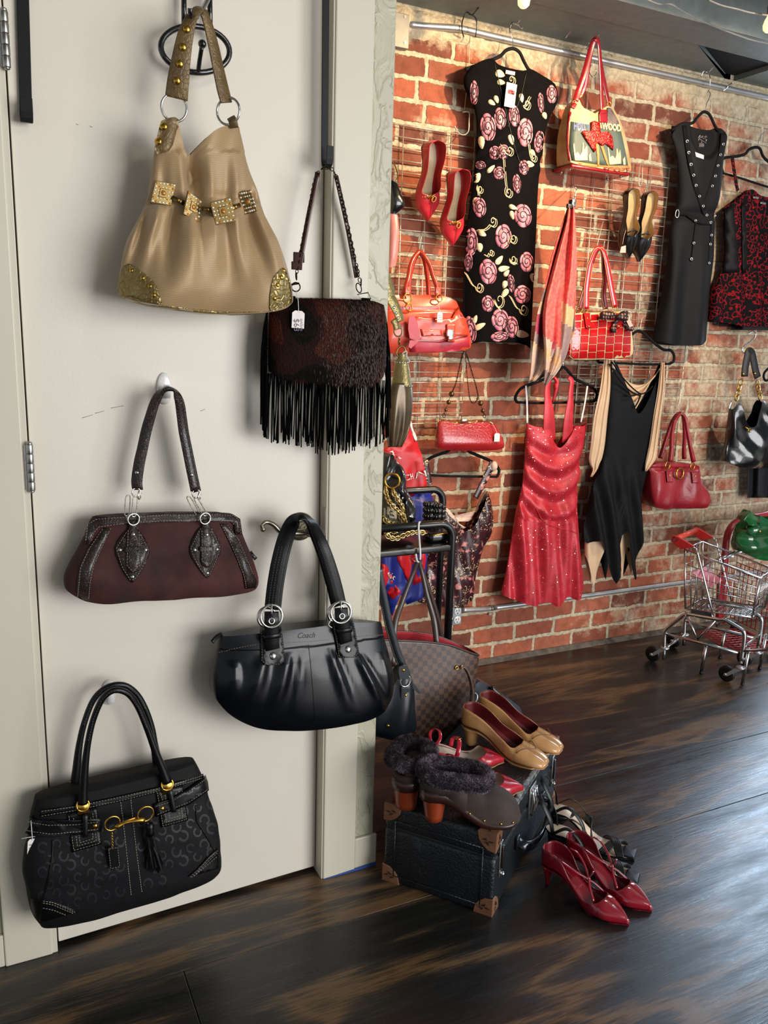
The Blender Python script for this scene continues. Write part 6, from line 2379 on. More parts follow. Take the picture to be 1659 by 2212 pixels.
bot = [(-1, 1284), (-.75, 1292), (-.4, 1301), (-.15, 1299), (.0, 1294), (.15, 1302), (.35, 1297), (.5, 1284), (.7, 1290), (.9, 1272), (1, 1266)]
def tdisp(xf, v, px, y, sy):
 d = 0
 if y < 1120:
  u = (px - 1190) / 62
  d += .0125 * sin((y - 22 * (1 - u * u) * 1.9) * .125) * (1 - .5 * abs(u)) * min(1, max(0, (y - 940) / 40))
  d -= .028 * math.exp(-((px - 1197) / 14) ** 2 - ((y - 955) / 22) ** 2)
 if y > 1040:
  f = min(1, (y - 1040) / 130)
  d += .013 * f * sin(px * .115 + (y - 1040) * -.012) + .006 * f * sin(px * .27 + 1)
 return d
mb = MB()
bag2(mb, edges, top, bot, YT, 150, 110, 2.3, tdisp, cap=False, capbot=False)
mb.build('dress_body', m_redlam, hd)
TBH = mb.bvh()
q = MB()
rr = random.Random(21)
for _ in range(1500):
 px, py = rr.uniform(1085, 1265), 915 + 380 * rr.random() ** 1.3
 d = ray(px, py).normalized()
 h = TBH.ray_cast(EYE, d)
 if h[0] is None:
  continue
 n = h[1] if h[1].dot(d) < 0 else -h[1]
 n = (n + Vector((rr.uniform(-1, 1), rr.uniform(-1, 1), rr.uniform(-1, 1))) * .55).normalized()
 x = n.orthogonal().normalized()
 y = n.cross(x)
 r = rr.uniform(.0010, .0019)
 c = h[0] - d * .0012
 q.add([c + (x * cos(a * pi / 3) + y * sin(a * pi / 3)) * r for a in range(6)], [(0, 1, 2, 3, 4, 5)], False)
sq = q.build('sequins', M('sequin_silver_pink', '#ffd9c8', .12, 1.0), hd)
sq['kind'] = 'stuff'
mb = MB()
mb.tube(onpath(TBH, k((345, 1400), (380, 1470), (430, 1520), (520, 1550), (600, 1565), (660, 1590)), .001, 5), .0022, 6)
mb.build('hip_seam', m_redlam, hd)
for pth, ws in (([(1186, 936), (1186, 900), (1184, 870), (1182, 845), (1186, 822), (1196, 812)], [.066, .050, .030, .024, .022]), ([(1226, 938), (1228, 905), (1232, 870), (1233, 845), (1235, 824), (1228, 815)], [.060, .042, .026, .022, .020])):
 mb = MB()
 mb.ribbon([P(a, b + (16 if i == 0 else 0), YT - (.018 if i == 0 else .032) + .012 * i / 5) for i, (a, b) in enumerate(pth)], ws, .004, ndir=(0, -1, 0), sub=6)
 mb.build('halter_strap', m_redlam, hd)
mb = MB()
mb.sphere(P(1201, 834, YT - .034), (.011, .010, .020), 12, 8)
mb.tube([P(1196, 815, YT - .03), P(1203, 825, YT - .036), P(1200, 845, YT - .034), P(1194, 868, YT - .03)], [.006, .009, .008, .004], 8, sub=4)
mb.build('knot', m_redlam, hd)
for a, b in (((1136, 833), (1139, 914)), ((1269, 834), (1255, 912))):
 mb = MB()
 mb.ribbon([P(*a, YT - .008), P((a[0] + b[0]) / 2 + 1, (a[1] + b[1]) / 2, YT - .012), P(*b, YT - .016)], .008, .001, ndir=(0, -1, 0), sub=4)
 mb.build('hanging_loop', m_label, hd)
# ------------------------------------------------------------------ black and cream dress
YQ = 2.675
m_bjer = M('black_matte_jersey', '#08080b', .7, col2='#0c0c10', vscale=20, spec=.2)
m_champ = M('champagne_silk', '#cba986', .38, col2='#d8b996', vscale=10, sheen=.3)
hanger('black velvet hanger holding the black and cream dress', [(1294, 783), (1292, 776), (1310, 765), (1335, 752), (1356, 734), (1366, 722), (1379, 715), (1393, 722), (1411, 739), (1433, 755), (1449, 757), (1456, 768), (1455, 780), (1448, 785)], [(1379, 715, 0), (1380, 706, 0), (1384, 698, .02)], [(1294, 783), (1350, 785), (1400, 787), (1448, 786)], YQ)
qd = thing('handkerchief_dress', 'black and cream dress with long cream sleeves and a pointed hem', 'dress', P(1330, 1260, YQ))
edges = [(775, 1318, 1434, .010, .012), (790, 1318, 1434, .014, .014), (840, 1315, 1430, .026, .016), (880, 1312, 1427, .032, .018), (956, 1305, 1402, .030, .018), (1008, 1296, 1395, .030, .018), (1050, 1281, 1388, .034, .02), (1100, 1269, 1384, .040, .022), (1167, 1257, 1383, .046, .024), (1262, 1258, 1384, .046, .024)]
top = [(-1, 786), (-.85, 780), (-.7, 800), (-.35, 850), (0, 892), (.3, 866), (.7, 815), (.88, 784), (1, 790)]
bot = [(-1, 1168), (-.86, 1172), (-.72, 1166), (-.55, 1165), (-.35, 1190), (-.10, 1254), (0, 1240), (.10, 1190), (.2, 1150), (.32, 1150), (.42, 1215), (.52, 1246), (.68, 1220), (.8, 1190), (.92, 1165), (1, 1160)]
def qdisp(xf, v, px, y, sy):
 d = 0
 if y > 980:
  f = min(1, (y - 980) / 100)
  d += .015 * f * sin(px * .20 + (y - 980) * -.022 + .4)
 return d
mb = MB()
bag2(mb, edges, top, bot, YQ, 140, 110, 2.4, qdisp, cap=False, capbot=False)
mb.build('dress_body', m_bjer, qd)
QB = mb.bvh()
# cream slip hem
mb = MB()
e2 = [(1060, 1292, 1378, .020, .012), (1167, 1264, 1376, .026, .014), (1262, 1268, 1372, .026, .014)]
bag2(mb, e2, [(-1, 1080), (1, 1080)], [(-1, 1200), (-.8, 1262), (-.66, 1232), (-.5, 1200), (-.3, 1170), (0, 1150), (.2, 1210), (.32, 1248), (.5, 1180), (.75, 1215), (.88, 1244), (1, 1190)], YQ + .004, 100, 40, 2.2, lambda xf, v, px, y, sy: .006 * sin(px * .2), cap=False, capbot=False)
mb.build('slip_hem', m_champ, qd)
# draped cowl
mb = MB()
rows = []
for i in range(25):
 v = i / 24
 row = []
 for j in range(31):
  u = j / 30
  x = 1322 + (1430 - 1322) * u
  sag_t = 782 + (50 + 0) * (1 - (2 * u - 1.06) ** 2) * 1.0
  sag_b = 790 + 100 * max(0, 1 - abs(2 * u - .86) ** 1.15)
  y = sag_t + (max(sag_b, sag_t + 4) - sag_t) * v
  row.append(P(x, y, YQ - .006 + .010 * sin(v * 14 + u * 2) * (1 - abs(2 * u - 1)) - .012 * (1 - abs(2 * u - 1))))
 rows.append(row)
mb.grid(rows)
mb.build('cowl', m_champ, qd, solid=.001)
mb = MB()
for pts in ([(1322, 782), (1345, 815), (1366, 838), (1384, 852)], [(1316, 786), (1340, 822), (1362, 845), (1384, 856)], [(1352, 856), (1370, 854), (1384, 850)], [(1384, 852), (1398, 846), (1410, 834)], [(1384, 852), (1378, 868), (1370, 882)]):
 mb.tube([P(a, b, YQ - .045) for a, b in pts], .0032, 6, sub=4)
mb.build('lacing', m_bjer, qd)
for rowsd in ([(777, 1305, 1318), (840, 1296, 1318), (900, 1283, 1312), (960, 1276, 1306), (990, 1272, 1300), (1003, 1274, 1294), (1014, 1280, 1290), (1030, 1275, 1279)], [(783, 1428, 1435), (840, 1421, 1435), (900, 1411, 1428), (956, 1403, 1421), (990, 1396, 1417), (1004, 1393, 1408), (1018, 1393, 1397)]):
 mb = MB()
 rows = []
 for i in range(41):
  y = rowsd[0][0] + (rowsd[-1][0] - rowsd[0][0]) * i / 40
  l, r = herm(rowsd, y)
  rows.append([P(l + (r - l) * j / 14, y, YQ - .034 + .004 * sin(j * .9 + y * .008)) for j in range(15)])
 mb.grid(rows)
 mb.build('sleeve', m_champ, qd, solid=.0012)
# ------------------------------------------------------------------ black eyelet dress
k = crop(1380, 240, .2441)
YE = 2.690
m_blk = M('black_cotton_knit', '#08080c', .7, col2='#0c0c11', vscale=20, spec=.25)
hanger('black velvet hanger under the rail holding the black eyelet dress', [(1450, 282), (1472, 268), (1495, 266), (1506, 254), (1516, 244), (1524, 242), (1534, 250), (1546, 275), (1560, 290)], [(1524, 242, 0), (1526, 225, 0), (1532, 212, 0), (1534, 202, .0), (1529, 195, .01)], None, YE)
ed = thing('eyelet_dress', 'black sleeveless dress trimmed with rows of silver eyelets', 'dress', P(1490, 745, YE))
edges = [(264, 1462, 1556, .010, .012), (275, 1455, 1560, .014, .014), (294, 1450, 1569, .018, .016), (312, 1456, 1566, .022, .018), (345, 1463, 1560, .028, .02), (425, 1464, 1551, .032, .02), (465, 1457, 1542, .026, .02), (500, 1447, 1541, .030, .022), (560, 1443, 1540, .036, .024), (640, 1431, 1531, .042, .026), (700, 1417, 1527, .046, .028), (760, 1404, 1523, .048, .028)]
top = [(-1, 290), (-.85, 270), (-.5, 266), (-.2, 274), (.1, 279), (.5, 280), (.8, 276), (.92, 282), (1, 294)]
bot = [(-1, 736), (-.7, 742), (-.2, 746), (.4, 746), (.75, 742), (1, 736)]
def edisp(xf, v, px, y, sy):
 d = .003 * sin(px * .09 + y * .015)
 if y > 480:
  d += .012 * min(1, (y - 480) / 120) * sin(px * .105 + (y - 480) * .010)
 d -= .012 * math.exp(-((y - 464) / 10) ** 2)
 # scooped layered front
 if y < 420:
  e = ((px - 1520) / 34) ** 2 + ((y - 285) / 62) ** 2
  if e < 1:
   d -= .018 * min(1, (1 - e) * 4)
 return d
mb = MB()
bag2(mb, edges, top, bot, YE, 110, 100, 2.4, edisp, cap=False, capbot=False)
mb.build('dress_body', m_blk, ed)
EB = mb.bvh()
for pts in ([(400, 130), (420, 270), (437, 370), (455, 475), (477, 570), (498, 660), (528, 755), (560, 840), (592, 922), (640, 1000)], [(742, 200), (735, 295), (713, 390), (690, 485), (666, 577), (638, 665), (600, 770), (560, 870)]):
 mb = MB()
 q = k(*pts)
 pp = onpath(EB, q, .003, 4)
 mb.ribbon(pp, .022, .003, ndir=(-.2, -1, 0))
 mb.build('eyelet_band', m_velvet, ed)
s = MB()
for q in k((420, 270), (435, 370), (455, 475), (477, 570), (497, 660), (527, 755), (560, 840), (592, 922), (628, 990), (737, 295), (713, 390), (690, 485), (668, 577), (640, 665), (492, 975), (478, 1170), (458, 1310), (632, 1100), (622, 1180), (610, 1345), (662, 930)):
 p, n = onto(EB, *q, .0055)
 n = (n + Vector((-.1, -.6, 0))).normalized()
 s.ring(p, n, .0052, .0021, 14, 6)
build_each(s, 'eyelet', m_silver, ed)
mb = MB()
for pts in ([(500, 985), (488, 1080), (478, 1170), (465, 1290), (458, 1330)], [(640, 1000), (633, 1100), (624, 1180), (615, 1300), (608, 1360)]):
 mb.ribbon(onpath(EB, k(*pts), .003, 4), .006, .002, ndir=(0, -1, 0))
build_each(mb, 'hanging_tie', m_velvet, ed)
mb = MB()
patch(mb, EB, k((320, 870), (420, 885), (500, 950), (560, 975), (640, 985), (640, 1010), (540, 1005), (480, 985), (410, 935), (320, 925)), .004, .003)
bl_ = mb.build('waist_belt', m_velvet, ed)
mb = MB()
a = onto(EB, *k((335, 905))[0], .01)[0]
mb.ring(a, (-.5, -1, 0), .016, .002, 16, 6, sx=.45, xd=(1, 0, 0))
mb.build('belt_buckle', m_silver, bl_)
mb = MB()
patch(mb, EB, k((492, 362), (572, 395), (568, 428), (500, 405)), .002, .001)
mb.build('neck_label', m_label, ed)
mb = MB()
rr = random.Random(4)
for i in range(16):
 x, y = 525 + rr.random() * 70, 215 + rr.random() * 60
 mb.tube(onpath(EB, k((x, y), (x + rr.uniform(-14, 14), y + rr.uniform(-10, 10)), (x + rr.uniform(-16, 16), y + rr.uniform(4, 14))), .0015), .0012, 4)
for i in range(5):
 x = 530 + i * 9
 mb.tube(onpath(EB, k((x, 285), (x + 6, 300), (x + 2, 318)), .0015), .0012, 4)
mb.build('neck_print', M('pale_print', '#b9b2b4', .7), ed)
# second garment layer at the left shoulder
mb = MB()
rows = []
for i in range(21):
 v = i / 20
 rows.append([P(1450 + 16 * u + 4 * v, 272 + 40 * v + (1 - u) * 10 * sin(v * 3), YE + .012 + .01 * sin(u * 3 + v)) for u in (0, .25, .5, .75, 1)])
mb.grid(rows)
mb.build('cap_sleeve', m_blk, ed, solid=.001)
# ------------------------------------------------------------------ red and black corset dress
YJ = 2.715
t = NT('red_black_lace')
co = t.coord()
v1 = t.n('ShaderNodeTexVoronoi', i_Scale=48.0, feature='F1')
t.l(co, v1.inputs['Vector'])
n1 = t.n('ShaderNodeTexNoise', i_Scale=14.0, i_Detail=2.0)
t.l(co, n1.inputs['Vector'])
mm = t.n('ShaderNodeMath', operation='MULTIPLY')
t.l(v1.outputs['Distance'], mm.inputs[0])
t.l(n1.outputs[0], mm.inputs[1])
r = t.ramp(mm.outputs[0], [(0.14, '#08050a'), (0.22, '#0a0609'), (0.24, '#6a0b14'), (0.28, '#9a101c'), (0.31, '#0b0709')])
t.l(r.outputs[0], t.b.inputs['Base Color'])
t.b.inputs['Roughness'].default_value = .75
t.b.inputs['Specular IOR Level'].default_value = .12
m_lace = t.m
hanger('black hanger at the right edge holding the red and black corset dress', [(1562, 374), (1556, 352), (1566, 341), (1590, 338), (1609, 333), (1618, 323), (1632, 318), (1642, 322), (1650, 340), (1675, 362)], [(1637, 319, 0), (1640, 300, 0), (1648, 288, 0), (1656, 282, .01)], [(1562, 374), (1600, 385), (1640, 398), (1680, 410)], YJ)
cd = thing('corset_dress', 'black corset dress with red lace at the right edge', 'dress', P(1600, 705, YJ))
edges = [(405, 1590, 1700, .012, .012), (430, 1576, 1705, .020, .014), (450, 1561, 1705, .024, .016), (500, 1563, 1700, .026, .018), (545, 1563, 1696, .026, .018), (590, 1556, 1700, .026, .018), (622, 1540, 1715, .036, .022), (660, 1533, 1722, .042, .024), (715, 1527, 1728, .044, .026)]
top = [(-1, 452), (-.8, 432), (-.5, 410), (-.1, 424), (.4, 430), (1, 450)]
bot = [(-1, 694), (-.7, 698), (-.4, 706), (0, 710), (.5, 711), (1, 712)]
mb = MB()
rws = bag2(mb, edges, top, bot, YJ, 90, 70, 2.4, lambda xf, v, px, y, sy: (.004 * sin(px * .14) if y < 590 else .012 * sin(px * .16 + y * .01)), cap=False, capbot=False)
mb.build('dress_body', m_lace, cd)
CB = mb.bvh()
for poly in ([(1563, 452), (1584, 440), (1590, 520), (1596, 588), (1560, 590), (1565, 540)], [(1600, 440), (1608, 436), (1612, 520), (1612, 590), (1602, 590)]):
 mb = MB()
 patch(mb, CB, poly, .002, .002)
 mb.build('corset_panel', M('black_satin_panel', '#09070a', .6, bump=.3, bscale=200, spec=.2), cd)
mb = MB()
mb.ribbon([P(1582, 342, YJ - .02), P(1586, 370, YJ - .024), P(1590, 395, YJ - .026), P(1594, 412, YJ - .026)], .018, .003, ndir=(0, -1, 0), sub=4)
mb.build('shoulder_strap', m_lace, cd)
mb = MB()
for i in range(60):
 px = 1527 + i * 2.4
 a = onto(CB, px, 702 + (8 if px > 1570 else 0) - 4, .002)[0]
 mb.tube([a, a + Vector((.004, -.004, -.006)), a + Vector((-.004, -.002, -.014)), a + Vector((.002, 0, -.008))], .003, 5, sub=2)
mb.build('ruffle', M('black_net', '#111018', .8), cd)
for q in ((1630, 428), (1645, 440)):
 mb = MB()
 p = onto(CB, *q, .006)[0]
 mb.rbox(p + Vector((-.016, -.003, -.004)), p + Vector((.016, .003, .004)), .001)
 mb.build('clasp', m_silver, cd)
# ------------------------------------------------------------------ black hobo bag at the right edge
k = crop(1340, 700, .1923)
YZ = 2.620
m_bshiny = M('black_shiny_leather', '#0d0e11', .22, coat=.6, bump=.3, bscale=40, bdist=.004)
zb_ = thing('hobo_handbag', 'large shiny black hobo bag with gold chain links at the right edge', 'handbag', P(1620, 1010, YZ))
edges = [(862, 1586, 1668, .010, .02), (880, 1580, 1680, .020, .035), (920, 1577, 1692, .034, .05), (960, 1573, 1702, .044, .07), (985, 1568, 1706, .048, .08), (1000, 1566, 1704, .040, .08), (1014, 1576, 1690, .018, .07)]
top = [(-1, 884), (-.86, 870), (-.6, 905), (-.35, 922), (0, 905), (.25, 872), (.5, 866), (1, 900)]
bot = [(-1, 996), (-.8, 1006), (0, 1010), (.6, 1008), (1, 998)]
mb = MB()
bag2(mb, edges, top, bot, YZ, 90, 50, 2.8, lambda xf, v, px, y, sy: .012 * sin(px * .06 + y * .05) + .006 * sin(px * .13 - y * .07), cap=False)
mb.build('body', m_bshiny, zb_)
for pth in ([(1395, 590), (1405, 480), (1425, 380), (1440, 310), (1470, 305)], [(1460, 305), (1480, 330), (1500, 420), (1520, 520), (1545, 600)]):
 mb = MB()
 mb.ribbon([P(*q, YZ + .02) for q in k(*pth)], .034, .005, ndir=(-.3, -1, 0), sub=5)
 o = mb.build('shoulder_strap', M('black_dull_leather', '#151210', .5, bump=.3, bscale=80), zb_)
for a in ([(1365, 600), (1345, 680), (1320, 770), (1300, 860)], [(1538, 610), (1545, 690), (1560, 770), (1578, 855)]):
 mb = MB()
 chain(mb, [P(*q, YZ + .015) for q in k(*a)], .0105, .0028, step=.022, sx=1.5)
 mb.build('chain', m_gold, zb_)
for q in ((1385, 560), (1515, 555)):
 mb = MB()
 mb.stud(P(*k(q)[0], YZ + .014), (-.2, -1, 0), .006)
 mb.build('stud', m_gold, zb_)
mb = MB()
mb.tube([P(*q, YZ - .04) for q in k((1405, 1160), (1440, 1180), (1475, 1190))], .003, 6)
mb.ring(P(*k((1450, 1195))[0], YZ - .046), (0, -1, 0), .008, .002, 12, 5)
mb.build('zip', m_gold, zb_)
wire_thing('grid_hook', 'silver S hook above the strap of the black hobo bag', 'hook', [[P(*q, 2.66) for q in k((1435, 110), (1470, 88), (1512, 95), (1515, 140), (1470, 190), (1400, 240), (1368, 285), (1385, 325), (1440, 318))]], .0026, m_chrome)
mb = MB()
rows = []
for i in range(16):
 v = i / 15
 rows.append([P(1617 + 70 * u - 3 * v, 985 + 90 * v, 2.70 + .018 * sin(u * 13)) for u in [j / 30 for j in range(31)]])
mb.grid(rows)
vg = mb.build('velvet_garment', M('navy_black_velvet', '#14161d', .7, sheen=.6), solid=.002)
tag(vg, 'hem of a dark velvet garment hanging below the black hobo bag', 'garment')
hanger('rounded end of a black hanger at the right edge, beside the gold chain', [(1672, 812), (1656, 822), (1650, 816), (1651, 806), (1660, 796), (1675, 788)], None, None, 2.68)
# ------------------------------------------------------------------ satin camisole on a hanger
k = crop(820, 880, .24412)
YM = 2.695
t = NT('floral_satin')
co = t.coord()
v1 = t.n('ShaderNodeTexVoronoi', i_Scale=26.0)
nd_ = t.n('ShaderNodeTexNoise', i_Scale=70.0, i_Detail=2.0)
t.l(co, nd_.inputs['Vector'])
va_ = t.n('ShaderNodeVectorMath', operation='MULTIPLY_ADD')
va_.inputs[1].default_value = (.03, .03, .03)
t.l(nd_.outputs['Color'], va_.inputs[0])
t.l(co, va_.inputs[2])
co = va_.outputs[0]
t.l(co, v1.inputs['Vector'])
v2 = t.n('ShaderNodeTexVoronoi', i_Scale=120.0)
t.l(co, v2.inputs['Vector'])
n1 = t.n('ShaderNodeTexNoise', i_Scale=16.0, i_Detail=3.0)
t.l(co, n1.inputs['Vector'])
r1 = t.ramp(v1.outputs['Distance'], [(0.0, '#d29a92'), (0.28, '#b9726f'), (0.34, '#3a1820'), (1.0, '#2a1118')])
r2 = t.ramp(v2.outputs['Distance'], [(0.26, '#e3cba0'), (0.34, '#2d131a')])
rm = t.ramp(n1.outputs[0], [(0.50, (0, 0, 0, 1)), (0.56, (1, 1, 1, 1))])
mx = t.n('ShaderNodeMix', data_type='RGBA')
t.l(rm.outputs[0], mx.inputs[0])
t.l(r1.outputs[0], mx.inputs[6])
t.l(r2.outputs[0], mx.inputs[7])
t.l(mx.outputs[2], t.b.inputs['Base Color'])
t.b.inputs['Roughness'].default_value = .28
m_satin = t.m
hanger('black hanger below the red clutch holding the floral camisole', [(922, 1010), (921, 998), (930, 989), (950, 981), (967, 975), (978, 962), (990, 957), (1003, 962), (1013, 975), (1035, 985), (1060, 996), (1073, 1006), (1078, 1018), (1074, 1030)], [(990, 957, 0), (991, 945, 0), (994, 935, .02)], [(925, 1026), (960, 1028), (1010, 1029), (1074, 1030)], YM)
cm = thing('floral_camisole', 'dark satin camisole with pink and cream flowers behind the black rack', 'garment', P(980, 1300, YM))
edges = [(1050, 925, 1050, .012, .012), (1062, 922, 1053, .018, .014), (1085, 924, 1060, .030, .016), (1112, 926, 1065, .034, .018), (1148, 926, 1063, .030, .018), (1185, 924, 1044, .026, .018), (1210, 920, 1036, .024, .018), (1246, 912, 1028, .026, .018), (1292, 904, 1022, .030, .02), (1312, 902, 1016, .030, .02)]
top = [(-1, 1062), (-.8, 1080), (-.45, 1100), (0, 1145), (.25, 1135), (.6, 1095), (.95, 1060), (1, 1062)]
bot = [(-1, 1300), (0, 1308), (.7, 1306), (1, 1294)]
mb = MB()
bag2(mb, edges, top, bot, YM, 80, 60, 2.3, lambda xf, v, px, y, sy: .008 * sin(px * .09 + y * .03) + .005 * sin(px * .2 - y * .04), cap=False, capbot=False)
mb.build('camisole_body', m_satin, cm)
MBV = mb.bvh()
m_lacec = M('cream_lace', '#cfa79a', .6, col2='#e3c7b4', vscale=120, bump=.4, bscale=300)
for pl_ in (k((660, 970), (700, 920), (830, 830), (935, 735), (955, 745), (940, 800), (850, 890), (760, 985), (700, 1010)), k((590, 870), (640, 940), (700, 1000), (760, 1060), (740, 1075), (680, 1020), (610, 960), (575, 910))):
 mb = MB()
 patch(mb, MBV, pl_, .002, .0012)
 mb.build('lace_trim', m_lacec, cm)
for pth in ([(395, 470), (415, 560), (440, 690), (470, 760)], [(1005, 490), (970, 560), (920, 660), (870, 760), (850, 800)]):
 mb = MB()
 mb.ribbon([P(*q, YM - .022) for q in k(*pth)], [.032, .028, .024], .004, ndir=(-.1, -1, 0), sub=5)
 mb.build('shoulder_strap', m_satin, cm)
mb = MB()
mb.sphere(P(*k((1010, 520))[0], YM - .02), (.016, .014, .020), 12, 8)
mb.build('ribbon_knot', m_lacec, cm)
# ================================================================== black rack with bags, behind the corner
k = crop(820, 880, .24412)
YF1 = 2.10
zr = P(900, 1136, YF1).z
xleg = P(975, 1200, YF1).x
YF2 = 2.47
x_l = .90
rk = thing('tube_rack', 'black tubular metal rack with a shelf standing just behind the white corner', 'rack', (1.1, 2.28, 0))
for yy, zz, nm in ((YF1, zr, 'front'), (YF2, zr + .035, 'rear')):
 mb = MB()
 xl_ = xleg if yy == YF1 else P(955, 1120, YF2).x
 R = .045
 pts = [Vector((x_l, yy, zz)), Vector((xl_ - R, yy, zz))]
 for q in range(1, 7):
  a = pi / 2 * q / 6
  pts.append(Vector((xl_ - R + R * sin(a), yy, zz - R + R * cos(a))))
 pts.append(Vector((xl_, yy, .0)))
 mb.tube(pts, .0125, 14)
 mb.build('tube_frame', m_blackp, rk)
mb = MB()
zs = P(920, 1180, YF1).z
mb.rbox((x_l, YF1 - .008, zs - .022), (xleg + .002, YF2 + .01, zs), .005)
mb.build('shelf', M('rack_shelf', '#1a1614', .3, coat=.2, bump=.05, bscale=30), rk)
mb = MB()
for zz in (zr - .06, zr - .31, .3):
 mb.stud((xleg + .012, YF1 - .003, zz), (.6, -.8, 0), .006, .004)
build_each(mb, 'bolt', m_steel, rk)
mb = MB()
mb.tube([(xleg, YF1, .22), (P(955, 1120, YF2).x, YF2, .22)], .008, 10)
mb.build('cross_bar', m_blackp, rk)
# black bag with chains and a woven monogram on the shelf
YB2 = 2.20
cb = thing('chain_handbag', 'black leather bag with thick gold chains on the black rack shelf', 'handbag', P(865, 1178, YB2))
mb = MB()
edges = [(985, 826, 858, .02, .04), (1015, 820, 866, .035, .05), (1060, 815, 878, .05, .06), (1100, 812, 890, .055, .07), (1128, 812, 893, .055, .07), (1160, 814, 890, .05, .06)]
bag2(mb, edges, [(-1, 985), (0, 980), (1, 1008)], [(-1, 1152), (0, 1153), (1, 1151)], YB2, 60, 40, 2.6, lambda xf, v, px, y, sy: .012 * sin(px * .12 + y * .06))
mb.build('body', m_bshiny, cb)
CBV = mb.bvh()
mb = MB()
patch(mb, CBV, k((60, 855), (115, 850), (160, 1000), (150, 1020), (50, 1000), (45, 920)), .004, .003)
pa = mb.build('canvas_panel', M('grey_canvas', '#4b4844', .7, bump=.4, bscale=400), cb)
mb = MB()
for poly in (k((78, 878), (98, 880), (92, 945), (72, 945)), k((98, 892), (122, 897), (120, 912), (97, 908)), k((96, 920), (112, 924), (110, 938), (95, 935)), k((108, 915), (128, 905), (132, 972), (112, 975)), k((84, 950), (110, 955), (108, 970), (82, 965)), k((50, 890), (66, 893), (62, 985), (48, 985))):
 patch(mb, CBV, poly, .0085, .001)
mb.build('woven_emblem', M('beige_weave', '#a89a7d', .7), pa)
mb = MB()
for pts in ([(55, 700), (80, 790), (110, 860), (150, 920), (190, 980), (225, 1015)], [(120, 730), (150, 800), (175, 870), (200, 940), (235, 1000)], [(40, 960), (70, 1000), (110, 1020), (160, 1015)]):
 chain(mb, [onto(CBV, *q, .010)[0] for q in k(*pts)], .0072, .0023, step=.0085, sx=1.3)
chain(mb, [P(*q, YF1 + .03) for q in k((40, 1110), (90, 1150), (150, 1160), (230, 1125), (310, 1105), (395, 1110))], .0072, .0023, step=.0085, sx=1.3)
chain(mb, [P(*q, YF1 + .05) for q in k((45, 1130), (80, 1095), (130, 1100), (170, 1110))], .0072, .0023, step=.0085, sx=1.3)
mb.build('gold_chain', M('pale_gold', '#e3c98c', .28, .9), cb)
mb = MB()
mb.ring(onto(CBV, *k((120, 660))[0], .012)[0], (-.5, -1, 0), .022, .0035, 22, 7)
mb.build('ring', m_gold, cb)
mb = MB()
patch(mb, CBV, k((165, 720), (200, 715), (300, 985), (270, 1010), (230, 900)), .006, .004)
mb.build('side_flap', m_bshiny, cb)
mb = MB()
for q in ((180, 796), (265, 968)):
 p, n = onto(CBV, *k(q)[0], .011)
 mb.stud(p, n, .004)
build_each(mb, 'stud', m_silver, cb)
m_jet = M('black_glass_bead', '#0a0a0c', .12, coat=.8)
for n_, (px, top_) in enumerate(((424, 840), (462, 850), (497, 852), (532, 870))):
 bb_ = None
 mb = MB()
 cx_, cy_ = k((px, 1030))[0]
 yb = 2.22 + .02 * (n_ % 2)
 base = P(cx_, cy_, yb)
 base.z = zs
 kk = pxm(yb)
 hgt = (1020 - top_) * .24412 * kk * 1.5
 for j in range(6):
  z = zs + .010 + hgt * j / 5
  c = Vector((base.x, base.y, z))
  for b in range(9):
   a = 2 * pi * b / 9
   mb.sphere(c + Vector((cos(a) * .0125, sin(a) * .0125, 0)), (.0055, .0055, hgt / 11), 7, 5)
 o = mb.build('beaded_bracelet_stack', m_jet, loc=base)
 tag(o, 'one of four black beaded bracelet coils standing in a row on the black rack shelf', 'bracelet', 'black beaded bracelet coils on the rack')
pz = thing('coin_pouch', 'small black pouch with gold trim at the front of the black rack shelf', 'pouch', P(945, 1165, YF1 + .06))
mb = MB()
c = P(945, 1162, YF1 + .05)
mb.rbox(c + Vector((-.042, -.03, zs - c.z)), c + Vector((.042, .03, zs - c.z + .034)), .012)
mb.build('body', m_bshiny, pz)
mb = MB()
mb.tube([c + Vector((-.036, -.031, zs - c.z + .026)), c + Vector((0, -.032, zs - c.z + .030)), c + Vector((.036, -.031, zs - c.z + .026))], .0028, 7, sub=4)
mb.build('trim', m_gold, pz)
# red and blue silk scarf hanging behind the rack
m_sred = M('silk_red', '#c01420', .42, sheen=.2)
m_sblue = M('silk_blue', '#1d2a86', .42, sheen=.2)
m_swhite = M('silk_white', '#e9e4df', .5)
ss = thing('silk_scarf', 'red and blue silk square with white lettering hanging behind the black rack', 'scarf', P(875, 1310, 2.6))
hs = MB()
YS2 = 2.60
rows = []
for i in range(46):
 py = 890 + 460 * i / 45
 rows.append([P(800 + 150 * j / 30, py, YS2 + .012 * sin(j * .7 + i * .06) + .006 * sin(j * 1.9)) for j in range(31)])
hs.grid(rows)
HS = hs.bvh()
mb = MB()
patch(mb, HS, k((200, 90), (255, 170), (330, 300), (375, 420), (425, 720), (235, 800), (150, 700), (60, 600), (20, 380), (90, 340), (180, 240)), .001, .001, mi=0)
patch(mb, HS, k((40, 760), (235, 790), (440, 715), (470, 830), (420, 1290), (40, 1290)), .0005, .001, mi=1)
patch(mb, HS, k((240, 880), (330, 830), (300, 920), (250, 1000), (230, 960)), .002, .0006, mi=0)
patch(mb, HS, k((20, 1290), (425, 1290), (415, 1400), (380, 1690), (240, 1745), (150, 1600), (190, 1640), (110, 1850), (60, 1700), (20, 1500)), .0005, .001, mi=1)
patch(mb, HS, k((135, 1295), (410, 1290), (405, 1330), (375, 1540), (265, 1585)), .003, .0006, mi=0)
